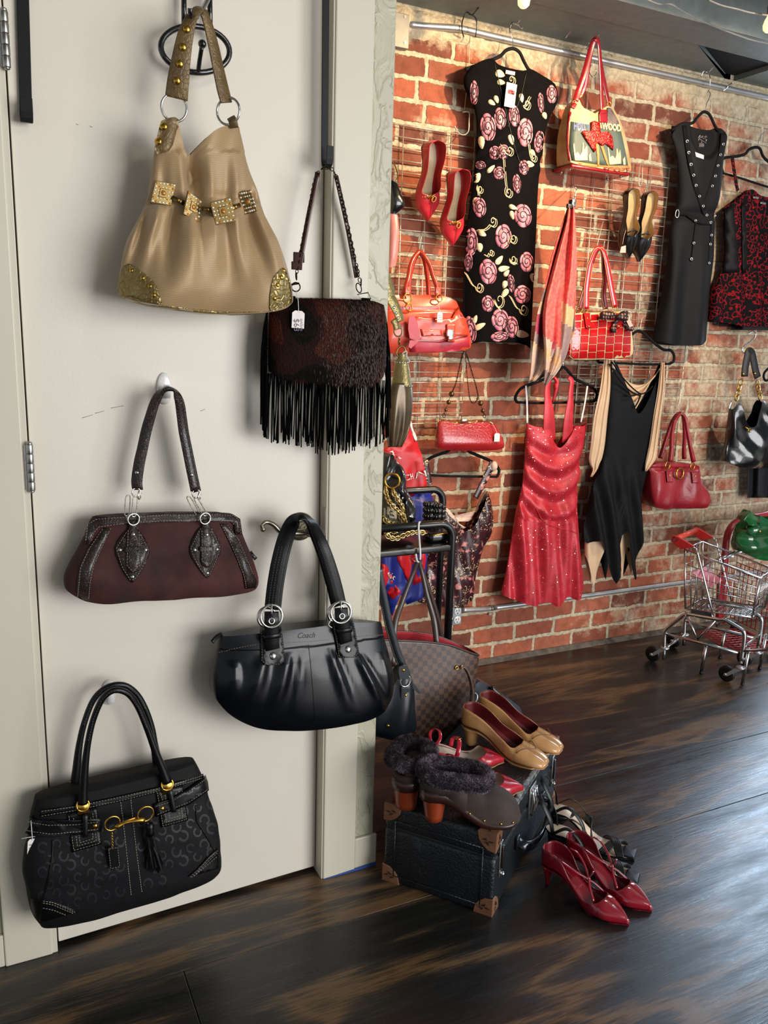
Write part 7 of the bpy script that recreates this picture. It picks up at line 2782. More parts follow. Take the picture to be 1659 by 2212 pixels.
patch(mb, HS, k((20, 1380), (60, 1400), (185, 1640), (125, 1700), (60, 1640), (20, 1600)), .003, .0006, mi=0)
patch(mb, HS, k((255, 60), (275, 130), (300, 210), (330, 290), (310, 300), (280, 220), (245, 120)), .003, .0008, mi=2)
o = mb.build('cloth', [m_sred, m_sblue, m_swhite], ss)
def ont(a, b, h):
 (ax, ay), (bx, by) = k(a)[0], k(b)[0]
 d = Vector((bx - ax, by - ay, 0))
 nx = Vector((d.y, -d.x, 0)).normalized() * (h * .24412)
 return lambda u, v: onto(HS, ax + d.x * u + nx.x * v, ay + d.y * u + nx.y * v, .006)[0]
mb = MB()
text_mesh(mb, 'CHAN', ont((212, 648), (405, 605), 50), bold=.01)
text_mesh(mb, 'ANE', ont((80, 390), (150, 480), 48), bold=.01)
text_mesh(mb, 'LC', ont((285, 1330), (340, 1410), 42), bold=.01)
text_mesh(mb, 'ELC', ont((55, 1470), (130, 1535), 40), bold=.01)
mb.build('lettering', m_swhite, o)
mb = MB()
mb.tube([P(884, 912, YS2), P(886, 902, YS2 + .02), P(889, 896, 2.746)], .0016, 6, sub=4)
mb.build('hook', m_wire, ss)
# bag fragments that peep past the corner
mb = MB()
bag2(mb, [(385, 838, 853, .01, .02), (420, 836, 862, .03, .03), (445, 836, 871, .034, .04), (462, 838, 856, .02, .03)], [(-1, 386), (1, 400)], [(-1, 464), (.5, 462), (1, 446)], 2.55, 40, 20, 2.6)
o = mb.build('black_clutch', m_bshiny, loc=P(850, 462, 2.55))
tag(o, 'corner of a black leather bag peeping past the white corner beside the coral pumps', 'handbag')
mb = MB()
mb.tube([P(850, 350, 2.6), P(856, 366, 2.58), P(859, 380, 2.56), P(855, 392, 2.55)], .0022, 6, sub=5)
mb.build('hook', m_gold, o)
mb = MB()
bag2(mb, [(462, 836, 857, .02, .02), (500, 834, 858, .03, .03), (545, 832, 856, .03, .03), (580, 832, 852, .02, .02)], [(-1, 462), (1, 468)], [(-1, 580), (1, 575)], 2.55, 30, 16, 2.6)
tag(mb.build('pink_bag', M('salmon_leather', '#cf7f78', .4, coat=.3), loc=P(845, 580, 2.55)), 'edge of a salmon pink bag peeping past the white corner below the black one', 'handbag')
# bronze tassel hanging at the corner
k = crop(540, 300, .31634)
YT2 = 1.86
bt = thing('bronze_tassel_bag', 'bronze leather pouch with stitched gold cap and ring, hanging beside the fringed bag', 'handbag', P(865, 960, YT2))
m_brz = M('bronze_leather', '#4a3a28', .28, .35, col2='#6a5638', vscale=18, coat=.2)
m_pgold = M('pale_gold_leather', '#9a8a58', .35, .5, col2='#857648', vscale=20, bump=.3, bscale=120, voro=True)
mb = MB()
mb.lathe(P(868, 762, YT2), P(868, 835, YT2) - P(868, 762, YT2), [(.011, 0), (.012, .006), (.010, .012), (.0165, .020), (.0175, .028), (.020, .040), (.0245, .070), (.026, .078), (.0255, .086)], 20)
mb.build('cap', m_pgold, bt)
mb = MB()
for z in (.024, .082):
 a = P(868, 762, YT2) + (P(868, 835, YT2) - P(868, 762, YT2)).normalized() * z
 for j in range(16):
  an = 2 * pi * j / 16
  R = .018 if z < .05 else .0265
  mb.stud(a + Vector((cos(an) * R, sin(an) * R, 0)), (cos(an), sin(an), 0), .0026)
mb.build('studding', m_silver, bt)
mb = MB()
rows = []
for i in range(31):
 v = i / 30
 y = 828 + 138 * v
 l, r = herm([(828, 846, 891), (860, 840, 892), (900, 836, 889), (935, 834, 882), (966, 838, 868)], y)
 row = []
 for j in range(40):
  a = 2 * pi * j / 40
  px = (l + r) / 2 + cos(a) * (r - l) / 2
  row.append(P(px, y, YT2 - sin(a) * .026 * (1 - .5 * v * v) - .005 * sin(a * 7 + v) * v))
 rows.append(row)
mb.grid(rows, True, True)
mb.build('body', m_brz, bt)
mb = MB()
mb.ring(P(860, 716, YT2), (.2, -1, 0), .0125, .002, 20, 7)
mb.ring(P(862, 738, YT2), (1, -.4, 0), .011, .002, 18, 7, sx=.7, xd=(0, 0, 1))
mb.ring(P(866, 760, YT2), (.2, -1, 0), .0125, .002, 20, 7, sx=1.2)
build_each(mb, 'ring', m_agold, bt)
mb = MB()
mb.ribbon([Vector((.834, YT2, 1.62)), P(838, 610, YT2), P(842, 640, YT2), P(850, 655, YT2), P(860, 676, YT2), P(866, 694, YT2)], [.02, .03, .028, .022], .004, ndir=(.2, -1, 0), sub=5)
mb.ribbon([P(850, 690, YT2), P(856, 702, YT2), P(858, 712, YT2)], .020, .006, ndir=(.2, -1, 0), sub=5)
st_ = mb.build('strap', m_pgold, bt)
mb = MB()
for q in ((851, 664), (856, 676), (860, 687)):
 mb.stud(P(*q, YT2 - .003), (.2, -1, 0), .0045)
build_each(mb, 'stud', m_silver, st_)
mb = MB()
mb.tube([P(868, 765, YT2 - .012), P(878, 758, YT2 - .014), P(879, 770, YT2 - .014), P(885, 780, YT2 - .014)], .0012, 5, sub=4)
mb.build('string', m_plastic, bt)
# white S hook and the checked tote
YTT = 1.985
wire_thing('plastic_hook', 'white S hook over the black rack rail holding the checked tote', 'hook', [[P(908, 1146, YF1 + .016), P(911, 1134, YF1 + .012), P(906, 1128, YF1 - .006), P(904, 1140, YF1 - .018), P(906, 1170, YF1 - .018), P(908, 1200, YF1 - .022), P(906, 1212, YF1 - .03), P(901, 1212, YF1 - .045), P(898, 1197, YF1 - .05)]], .0032, m_plastic)
t = NT('checked_canvas')
tc = t.n('ShaderNodeTexCoord')
sp_ = t.n('ShaderNodeSeparateXYZ')
t.l(tc.outputs['Object'], sp_.inputs[0])
cb_ = t.n('ShaderNodeCombineXYZ')
t.l(sp_.outputs['X'], cb_.inputs[0])
t.l(sp_.outputs['Z'], cb_.inputs[1])
ck_ = t.n('ShaderNodeTexChecker', i_Scale=62.0)
mpn = t.n('ShaderNodeMapping')
mpn.inputs['Rotation'].default_value = (0, 0, radians(-3))
mpn.inputs['Location'].default_value = (.003, .004, .003)
t.l(cb_.outputs[0], mpn.inputs[0])
t.l(mpn.outputs[0], ck_.inputs['Vector'])
ck_.inputs['Color1'].default_value = lin('#5a4234')
ck_.inputs['Color2'].default_value = lin('#3a2a26')
t.l(ck_.outputs['Color'], t.b.inputs['Base Color'])
t.b.inputs['Roughness'].default_value = .38
n1 = t.n('ShaderNodeTexNoise', i_Scale=400.0)
t.l(tc.outputs['Object'], n1.inputs['Vector'])
t.bump(n1.outputs[0], .2, .0006)
m_check = t.m
m_redlin = M('red_striped_lining', '#9a1420', .7, col2='#b01c28', vscale=80)
m_dkbr = M('dark_brown_leather', '#2e201b', .36, col2='#3b2a23', vscale=20, coat=.2)
tt = thing('tote_bag', 'brown checked tote with red lining hanging from the white hook behind the trunk', 'tote bag', P(940, 1605, YTT))
edges = [(1370, 802, 1031, .012, .075), (1420, 804, 1032, .020, .085), (1484, 806, 1024, .028, .11), (1560, 810, 1017, .034, .11), (1590, 812, 1009, .030, .11), (1612, 816, 1000, .018, .10)]
top = [(-1, 1378), (-.5, 1380), (.1, 1384), (.45, 1391), (.8, 1406), (1, 1414)]
bot = [(-1, 1582), (-.4, 1588), (.3, 1600), (.8, 1608), (1, 1592)]
mb = MB()
bag2(mb, edges, top, bot, YTT, 80, 40, 4, lambda xf, v, px, y, sy: .008 * sin(px * .035 + y * .03) * v, cap=False)
bo = mb.build('body', m_check, tt)
bo.data.materials.append(m_redlin)
md = bo.modifiers.new('solid', 'SOLIDIFY')
md.thickness = .0025
md.offset = -1
md.material_offset = 1
md.material_offset_rim = 0
TTB = mb.bvh()
mb = MB()
rim = []
for j in range(61):
 th = 2 * pi * j / 60
 rim.append(mb)
rimp = []
for j in range(80):
 rimp.append(Vector(bo.data.vertices[j].co) + Vector(tt['_loc']))
mb = MB()
mb.tube(rimp, .0028, 6, closed=True)
mb.build('rim_piping', m_dkbr, tt)
k = crop(780, 1330, .30738)
for pth, off in (([(904, 1212), (912, 1240), (922, 1285), (932, 1320), (939, 1350), (944, 1400), (945, 1435), (940, 1452)], -.022), ([(905, 1210), (920, 1255), (935, 1300), (946, 1340), (955, 1385), (957, 1400)], .10), ([(903, 1212), (894, 1235), (880, 1270), (866, 1308), (855, 1340), (850, 1380), (848, 1440)], -.022)):
 mb = MB()
 n_ = len(pth)
 mb.ribbon([P(a, b, (YF1 - .035) + (YTT + off - YF1 + .035) * i / (n_ - 1)) for i, (a, b) in enumerate(pth)], [.010, .015, .018, .018], .005, ndir=(-.3, -1, 0), sub=5)
 mb.build('handle', m_dkbr, tt)
mb = MB()
lc = k((690, 355), (730, 370), (765, 450), (775, 540), (765, 650), (750, 740), (742, 830))
mb.tube([onto(TTB, *q, .006)[0] for q in lc], .0028, 7, sub=5)
o = mb.build('side_lace', M('grey_lace_cord', '#6b5a52', .4), tt)
mb = MB()
for q in k((668, 365), (705, 360)):
 p, n = onto(TTB, *q, .003)
 mb.ring(p, n, .005, .0018, 14, 6)
build_each(mb, 'eyelet', m_gold, tt)
mb = MB()
mb.rbox(P(1002, 1604, YTT - .05) + Vector((-.008, 0, 0)), P(1010, 1588, YTT - .03), .002)
mb.build('lace_end', m_dkbr, tt)
# small black bag on a strap
YSB = 1.90
sbg = thing('shoulder_bag', 'small black leather bag on a long strap hanging beside the white corner', 'handbag', P(860, 1590, YSB))
m_bk3 = M('black_soft_leather', '#10141a', .36, col2='#161b22', vscale=12, coat=.15)
mb = MB()
edges = [(1445, 836, 880, .01, .03), (1490, 815, 893, .024, .04), (1530, 806, 896, .032, .045), (1572, 800, 899, .03, .045), (1592, 806, 888, .016, .04)]
bag2(mb, edges, [(-1, 1520), (-.3, 1480), (.3, 1445), (1, 1450)], [(-1, 1588), (-.3, 1592), (.2, 1588), (.6, 1574), (.85, 1580), (1, 1574)], YSB, 60, 36, 2.8, lambda xf, v, px, y, sy: .008 * sin(px * .09 + y * .02))
mb.build('body', m_bk3, sbg)
SBV = mb.bvh()
mb = MB()
spx = k((120, -330), (140, -210), (170, -60), (195, 60), (225, 170), (255, 270), (285, 340), (305, 400))
mb.ribbon([P(a, b, YSB - .012) for a, b in spx], .0235, .004, ndir=(-.25, -1, 0), sub=5)
so = mb.build('shoulder_strap', m_bk3, sbg)
s = MB()
for e in (-24, 24):
 stitches(s, [P(a + e * .30738, b, YSB - .0155) for a, b in spx[2:]], .0005)
s.build('stitching', m_thread, so)
for pl_, stq in ((k((265, 360), (300, 345), (325, 350), (345, 400), (335, 445), (270, 450), (262, 400)), (299, 383)), (k((283, 505), (348, 505), (350, 570), (330, 600), (295, 605), (280, 580)), (315, 560))):
 mb = MB()
 pts = [P(a, b, YSB - .030) for a, b in pl_]
 mb.prism(pts, (0, .008, 0))
 o = mb.build('strap_tab', m_bk3, sbg, bevel=.001)
 s = MB()
 s.stud(P(*k(stq)[0], YSB - .030), (0, -1, 0), .0050, .003)
 s.build('stud', m_gold, o)
mb = MB()
mb.ring(P(*k((312, 460))[0], YSB - .028), (0, -1, 0), .0155, .0020, 22, 7, sx=1.05)
mb.build('ring', m_silver, sbg)
mb = MB()
mb.prism([P(a, b, YSB - .02) for a, b in k((345, 470), (375, 480), (418, 540), (405, 550), (350, 500))], (0, .004, 0))
mb.build('flap_tab', m_bk3, sbg)
s = MB()
p, n = onto(SBV, *k((188, 772))[0], .002)
s.stud(p, n, .005, .003)
s.build('stud', m_gold, sbg)
# ================================================================== trunk and the shoes on it
e1 = Vector((.446, .344, 0)).normalized()
e2 = Vector((-e1.y, e1.x, 0))
TC = Vector((1.003, 1.400, 0))
TL, TWd, TH = .562, .288, .213
TM = Matrix(((e1.x, e2.x, 0, TC.x), (e1.y, e2.y, 0, TC.y), (0, 0, 1, 0), (0, 0, 0, 1)))
t = NT('trunk_black_leathercloth')
co = t.coord()
n1 = t.n('ShaderNodeTexNoise', i_Scale=9.0, i_Detail=8.0, i_Roughness=.75)
t.l(co, n1.inputs['Vector'])
r = t.ramp(n1.outputs[0], [(0.3, '#0e1116'), (0.56, '#14181d'), (0.64, '#2c3338'), (0.74, '#5f6260')])
t.l(r.outputs[0], t.b.inputs['Base Color'])
t.b.inputs['Roughness'].default_value = .42
v1 = t.n('ShaderNodeTexVoronoi', i_Scale=170.0)
t.l(co, v1.inputs['Vector'])
t.bump(v1.outputs['Distance'], .6, .002)
m_trunk = t.m
m_cap = M('copper_leather_cap', '#6b4630', .45, col2='#835a40', vscale=20, bump=.3, bscale=80, coat=.1)
m_scuff = M('scuffed_edge', '#8d8f8c', .6, col2='#33383c', vscale=60, bump=.4, bscale=60)
tr = thing('trunk_case', 'old black suitcase trunk with copper corners, carrying shoes on the floor', 'suitcase', TC)
seam = .150
mb = MB()
mb.rbox((.0, .0, .0), (TL, TWd, seam - .002), .010, TM)
mb.build('case_body', m_trunk, tr)
mb = MB()
mb.rbox((.0, .0, seam), (TL, TWd, TH), .010, TM)
mb.build('lid', m_trunk, tr)
mb = MB()
mb.rbox((.004, .004, seam - .004), (TL - .004, TWd - .004, seam + .003), .002, TM)
mb.build('seam_strip', M('seam_metal', '#3a3c3e', .4, .6), tr)
# raised border welts
mb = MB()
for z in (.022, TH - .040):
 mb.tube([TM @ Vector(p) for p in ((-.001, .03, z), (-.001, TWd - .03, z))], .0018, 6)
for x, y0 in ((-.001, .03), (-.001, TWd - .03)):
 mb.tube([TM @ Vector(p) for p in ((x, y0, .02), (x, y0, TH - .04))], .0018, 6)
mb.build('edge_welt', m_trunk, tr)
# worn pale line on the lid's front edge
mb = MB()
rows = []
for i in range(70):
 x = .05 + (TL - .10) * i / 69
 w = .004 + .0022 * nz((x * 40, 1, 2), 1)
 rows.append([TM @ Vector((x, .0085 + w, TH + .0006)), TM @ Vector((x, .003, TH - .0012)), TM @ Vector((x, -.0006, TH - .008 - w * .6))])
mb.grid(rows)
mb.build('worn_edge', m_scuff, tr)
for ix in (0, 1):
 for iy in (0, 1):
  for iz in (0, 1):
   mb = MB()
   s_ = .048
   x0 = -.0022 if ix == 0 else TL - s_ + .0022
   y0 = -.0022 if iy == 0 else TWd - s_ + .0022
   z0 = -.0005 if iz == 0 else TH - s_ + .0024
   cor = Vector((x0 if ix == 0 else x0 + s_, y0 if iy == 0 else y0 + s_, z0 if iz == 0 else z0 + s_))
   dx, dy, dz = (1 if ix == 0 else -1), (1 if iy == 0 else -1), (1 if iz == 0 else -1)
   for ax in range(3):
    A_ = [Vector((dx, 0, 0)), Vector((0, dy, 0)), Vector((0, 0, dz))]
    u_, v_, n_ = A_[(ax + 1) % 3], A_[(ax + 2) % 3], A_[ax]
    poly = [cor, cor + u_ * s_, cor + u_ * s_ * .92 + v_ * s_ * .45, cor + u_ * s_ * .72 + v_ * s_ * .72, cor + u_ * s_ * .45 + v_ * s_ * .92, cor + v_ * s_]
    mb.prism([TM @ p for p in poly], TM.to_3x3() @ (n_ * .0035))
   cap = mb.build('corner_cap', m_cap, tr, bevel=.0016)
   em = MB()
   for ax in range(3):
    A_ = [Vector((dx, 0, 0)), Vector((0, dy, 0)), Vector((0, 0, dz))]
    u_, v_, n_ = A_[(ax + 1) % 3], A_[(ax + 2) % 3], A_[ax]
    q = cor + (u_ + v_) * s_ * .40 - n_ * .0006
    for pp in ([u_ * -.014, u_ * .0, v_ * .004 + u_ * -.004], [u_ * .016, u_ * .004, v_ * -.006 + u_ * .006], [v_ * .012 + u_ * -.002, v_ * .004, u_ * .010 + v_ * .004]):
     em.prism([TM @ (q + p) for p in pp], TM.to_3x3() @ (-n_ * .0006))
   em.build('stamped_motif', M('stamped_dark', '#2a1a12', .6), cap)
def on_long(px, py, off=0.0):
 """place on the trunk's long front side"""
 n = TM.to_3x3() @ Vector((0, -1, 0))
 return PN(px, py, TC + n * off, n) if True else None
nl = TM.to_3x3() @ Vector((0, -1, 0))
for cx_ in (.040, TL - .055):
 mb = MB()
 mb.rbox((cx_ - .010, -.004, .085), (cx_ + .010, -.0, .178), .002, TM)
 o = mb.build('latch_plate', m_steel, tr)
 mb = MB()
 mb.rbox((cx_ - .006, -.010, .108), (cx_ + .006, -.003, .168), .003, TM)
 mb.build('latch_tongue', M('latch_enamel', '#1a1012', .2, coat=.6), o)
 mb = MB()
 mb.sphere(TM @ Vector((cx_ + .002, -.008, .092)), .0055, 10, 8)
 mb.build('latch_button', m_silver, o)
mb = MB()
cx_ = TL * .52
mb.rbox((cx_ - .028, -.005, .110), (cx_ + .028, 0, .196), .002, TM)
o = mb.build('lock_plate', m_steel, tr)
mb = MB()
for dx in (-.016, .0, .016):
 mb.tube([TM @ Vector((cx_ + dx, -.007, .118)), TM @ Vector((cx_ + dx, -.012, .15)), TM @ Vector((cx_ + dx, -.007, .188))], .0045, 8, sub=4)
build_each(mb, 'lock_bar', m_chrome, o)
mb = MB()
hx0, hx1 = TL * .30, TL * .72
mb.ribbon([TM @ Vector(p) for p in ((hx0, -.004, .10), (hx0 + .015, -.030, .090), ((hx0 + hx1) / 2, -.038, .066), (hx1 - .015, -.030, .090), (hx1, -.004, .10))], .026, .010, ndir=nl, sub=6)
mb.build('handle', M('handle_black_leather', '#0f1118', .2, coat=.5), tr)
for hx in (hx0, hx1):
 mb = MB()
 mb.rbox((hx - .012, -.010, .082), (hx + .012, 0, .118), .004, TM)
 mb.build('handle_mount', m_blackp, tr)
def place_shoe(t, heel_xy, toe_xy, z, rollx=0.0):
 d = Vector((toe_xy[0] - heel_xy[0], toe_xy[1] - heel_xy[1], 0))
 x = d.normalized()
 t.matrix_world = frame_mat(x, (0, 0, 1), (toe_xy[0] - x.x * t['L'], toe_xy[1] - x.y * t['L'], z))
m_tanp = M('tan_patent_leather', '#bd8a55', .22, coat=.5, col2='#cc9a66', vscale=12)
m_maroon = M('maroon_lining', '#5a0f14', .5, col2='#6a161a')
for i, (hp, tp, lab) in enumerate((((1.163, 1.842), (1.300, 1.607), 'tan square-toed pump with maroon lining, the nearer one on the trunk'), ((1.256, 1.880), (1.389, 1.658), 'tan square-toed pump with maroon lining, the farther one at the trunk edge'))):
 t, sz, hwf = shoe('square_toe_pump', lab, [m_tanp, m_maroon, m_tanp, m_tanp], L=.256, W=.086, heel=.055, toe='square', open_=(0, .70), topl=.058, vamp_low=.046, insole=m_maroon, hw=(.026, .020), heel_len=.06)
 t['L'] = .256
 place_shoe(t, hp, tp, TH + .004)
 mb = MB()
 for s_ in (-1, 1):
  mb.tube([Vector((.178, s_ * .040, .028)), Vector((.196, s_ * .030, .046)), Vector((.214, s_ * .012, .046)), Vector((.224, 0, .0435))], .0012, 5, sub=5)
 mb.build('toe_seam', M('seam_brown', '#7a5834', .5), t)
# clogs with fur collars
m_clog = M('brown_nubuck', '#2f221e', .75, col2='#3e2e28', vscale=16, sheen=.3, bump=.2, bscale=300)
m_wood = M('dark_stained_sole', '#2a1410', .4, col2='#3a1c14', vscale=10, coat=.3)
m_heel = M('orange_brown_heel', '#7c2c12', .4, col2='#8f3817', vscale=10, coat=.3)
m_furb = [M('fur_dark', '#3a3038', .8, sheen=.2), M('fur_mid', '#554850', .8), M('fur_light', '#7d6f79', .8)]
def clog(label, heel_xy, toe_xy, seed):
 t = thing('fur_clog', label, 'shoe', (0, 0, 0))
 t['_loc'] = [0, 0, 0]
 L = .245
 hz = .070
 mb = MB()     # nubuck vamp
 rows = []
 for i in range(25):
  s = .40 + .60 * i / 24
  w = herm([(.40, .036), (.55, .043), (.70, .047), (.82, .046), (.92, .036), (.97, .023), (1.0, .004)], s)[0]
  h = herm([(.40, .055), (.50, .074), (.60, .082), (.70, .080), (.82, .068), (.92, .050), (.97, .032), (1.0, .006)], s)[0]
  z0 = .008 + max(0, (.62 - s)) * .17
  row = []
  for j in range(21):
   a = pi * j / 20
   x, z = cos(a), sin(a)
   row.append(Vector((s * L, math.copysign(abs(x) ** .8, x) * w, z0 + h * (z ** .75))))
  rows.append(row)
 mb.grid(rows)
 mb.build('vamp', m_clog, t)
 VB = mb
 mb = MB()     # wooden sole
 rows = []
 for i in range(33):
  s = i / 32
  w = herm([(0, .006), (.04, .026), (.12, .034), (.35, .034), (.55, .042), (.72, .047), (.85, .044), (.94, .031), (1, .006)], s)[0] * 1.03
  zt = herm([(0, hz + .012), (.25, hz + .010), (.45, hz * .62), (.62, .020), (.8, .013), (1, .014)], s)[0]
  zb = herm([(0, hz - .014), (.25, hz - .016), (.45, hz * .32), (.62, .001), (.8, .000), (1, .008)], s)[0]
  rows.append([Vector((s * L, w, zt)), Vector((s * L, w * 1.02, (zt + zb) / 2)), Vector((s * L, w * .97, zb)), Vector((s * L, -w * .97, zb)), Vector((s * L, -w * 1.02, (zt + zb) / 2)), Vector((s * L, -w, zt))])
 mb.grid(rows, True, True)
 mb.build('wooden_sole', m_wood, t)
 mb = MB()
 rows = []
 for kk in range(7):
  u = kk / 6
  z = hz * (1 - u)
  x0, x1 = .004 + .012 * u, .068 - .010 * u
  w = .032 - .006 * u
  rows.append([Vector(((x0 + x1) / 2 + cos(a * pi / 8) * (x1 - x0) / 2, sin(a * pi / 8) * w, z)) for a in range(16)])
 mb.grid(rows, True, True)
 mb.build('heel', m_heel, t)
 mb = MB()     # upper back and inside
 rows = []
 for i in range(21):
  a = pi * (.5 + i / 20)
  rows.append([Vector((.062 + cos(a) * .060, sin(a) * .036, hz + .008)), Vector((.062 + cos(a) * .060, sin(a) * .036, hz + .030))])
 rows.insert(0, [Vector((.11, .040, hz * .6)), Vector((.11, .040, hz + .030))])
 rows.append([Vector((.11, -.040, hz * .6)), Vector((.11, -.040, hz + .030))])
 mb.grid(rows)
 mb.add([Vector((.004, 0, hz + .013)), Vector((.03, -.033, hz + .013)), Vector((.12, -.036, hz - .002)), Vector((.12, .036, hz - .002)), Vector((.03, .033, hz + .013))], [(0, 1, 2, 3, 4)])
 mb.build('heel_cup', m_clog, t, solid=.002)
 mb = MB()     # fur collar
 rr = random.Random(seed)
 c0 = []
 for j in range(28):
  a = 2 * pi * j / 28
  ca = math.copysign(abs(cos(a)) ** .8, cos(a))
  c0.append(Vector((.084 + ca * .076, sin(a) * .045, hz + .046 + .010 * cos(a) * -1 + .003 * sin(a * 3))))
 mb.tube(c0, .0175, 14, closed=True)
 pts = []
 for p, n in sample(mb, 14000, seed):
  q = nz(p * 1.0 + Vector((seed, 0, 0)), 60)
  pts.append((p, n, 0 if q < -.1 else 1 if q < .22 else 2))
 cen = Vector((.078, 0, hz + .03))
 col = MB()
 col.grid([[v for v in mb.v[i * 14:(i + 1) * 14]] for i in range(28)], True, False, loop=True, mi=0)
 for p, n, mi in pts:
  d = (n + Vector((rr.uniform(-1, 1), rr.uniform(-1, 1), rr.uniform(-1, 1))) * .75).normalized()
  s = d.orthogonal().normalized() * .0008
  l = .0055 * rr.uniform(.6, 1.3)
  col.add([p - s, p + s, p + d * l], [(0, 1, 2)], True, mi)
 col.build('fur_collar', m_furb, t)
 mb = MB()
 for sd in (-1, 1):
  for s, zz in ((.48, .034), (.62, .020), (.78, .014), (.90, .014)):
   w = herm([(.40, .037), (.55, .043), (.70, .047), (.82, .046), (.92, .036), (1.0, .006)], s)[0]
   mb.stud(Vector((s * L, sd * (w + .0006), zz + .003)), Vector((.25 if s < .85 else .7, sd, .1)), .0030, .002)
 build_each(mb, 'nail', m_gold, t)
 t['L'] = L
 place_shoe(t, heel_xy, toe_xy, TH + .001)
 return t
clog('dark brown clog with grey fur collar and brass nails, nearest on the trunk', (.898, 1.528), (1.093, 1.432), 5)
clog('dark brown clog with grey fur collar, turned away behind the nearest clog', (.838, 1.560), (1.000, 1.752), 9)
# red sandals
m_rsand = M('cherry_leather', '#b81a30', .3, coat=.4)
m_ivory = M('ivory_insole', '#e6d3c4', .45)
def sandal(name, label, m_strap, m_in, m_sole, L, W, heel, straps, heel_xy, toe_xy, z, toe_w=.30, roll=0, block=None, sole_t=.005):
 t = thing(name, label, 'shoe', (0, 0, 0))
 t['_loc'] = [0, 0, 0]
 def zz(s):
  if s < .2:
   return heel
  if s < .7:
   u = (s - .2) / .5
   return heel * (1 - (3 * u * u - 2 * u ** 3))
  return .0
 def ww(s):
  return herm([(0, .05), (.04, .24), (.12, .36), (.3, .33), (.45, .32), (.6, .44), (.72, .5), (.85, .46), (.94, .38), (1, toe_w)], s)[0] * W
 mb, mi_ = MB(), MB()
 r1, r2 = [], []
 for i in range(33):
  s = i / 32
  w, z_ = ww(s), zz(s) + sole_t
  r1.append([Vector((s * L, w, z_)), Vector((s * L, w, z_ - sole_t)), Vector((s * L, -w, z_ - sole_t)), Vector((s * L, -w, z_))])
  r2.append([Vector((s * L, w * q * .95, z_ + .0012)) for q in (1, .5, 0, -.5, -1)])
 mb.grid(r1, True, True, False)
 mb.build('sole', m_sole, t)
 mi_.grid(r2)
 mi_.build('insole', m_in, t)
 if heel > .02:
  mh = MB()
  rows = []
  for kk in range(8):
   u = kk / 7
   x0, x1, w = .004 + .010 * u, .052 * (1 - u) ** 1.4 + .026, W * .34 * (1 - u) ** 1.5 + .007
   rows.append([Vector(((x0 + x1) / 2 + cos(a * pi / 8) * (x1 - x0) / 2, sin(a * pi / 8) * w, heel * (1 - u))) for a in range(16)])
  mh.grid(rows, True, True)
  mh.build('heel', m_strap, t)
 for nm, pts, wid in straps:
  mb = MB()
  ps = []
  for (s, q, h) in pts:
   ps.append(Vector((s * L, q * W * .5, zz(min(max(s, 0), 1)) + h + sole_t)))
  c = Vector((L * sum(p[0] for p in pts) / len(pts), 0, zz(.5)))
  if nm == 'tube':
   mb.tube(ps, wid, 7, sub=6)
  else:
   sm_ = smooth_path(ps, 6)
   mb.ribbon(sm_, wid, .0022, ndir=lambda f, sm_=sm_, c=c: (sm_[min(int(f * (len(sm_) - 1)), len(sm_) - 1)] - c))
  mb.build('strap', m_strap, t)
 if block:
  mb = MB()
  mb.rbox((L * .90, -W * block, -.001), (L * 1.045, W * block, .011), .003)
  mb.build('toe_piece', m_sole, t)
 t['L'] = L
 place_shoe(t, heel_xy, toe_xy, z)
 return t
for i, (hp, tp, lab) in enumerate((((1.020, 1.762), (1.208, 1.672), 'cherry red ankle-strap shoe with ivory insole, behind the nearest clog'), ((.985, 1.625), (1.172, 1.532), 'cherry red shoe mostly hidden by the toe of the nearest clog'))):
 t, sz, hwf = shoe('ankle_strap_shoe', lab, [m_rsand, m_ivory, m_rsand], L=.225, W=.076, heel=.026, toe='point', open_=(0, .76), insole=m_ivory, hw=(.014, .010), sides=[(0, .016), (.1, .016), (.3, .012), (.5, .010), (.62, .018), (.70, .036), (.8, .032), (.92, .022), (1, .010)])
 t['L'] = .225
 place_shoe(t, hp, tp, TH + .004)
 for ps, w in (([(.12, .030, .012), (.10, .034, .035), (.14, .026, .056), (.20, 0, .062), (.20, -.026, .052), (.13, -.034, .032), (.12, -.030, .012)], .009), ([(.36, .030, .010), (.38, .032, .034), (.42, .012, .052), (.44, -.014, .050), (.42, -.032, .030), (.40, -.030, .010)], .012)):
  mb = MB()
  c = Vector((.15 * .225, 0, .03))
  sm_ = smooth_path([Vector((a * .225, b, sz(a) + h)) for a, b, h in ps], 6)
  mb.ribbon(sm_, w, .002, ndir=lambda f, sm_=sm_: Vector((.1, sm_[min(int(f * (len(sm_) - 1)), len(sm_) - 1)].y * 20, .8)))
  mb.build('strap', m_rsand, t)
 mb = MB()
 mb.ring(Vector((.43 * .225, .0, sz(.43) + .054)), (0, .2, 1), .008, .0018, 14, 6)
 mb.build('buckle', m_gold, t)
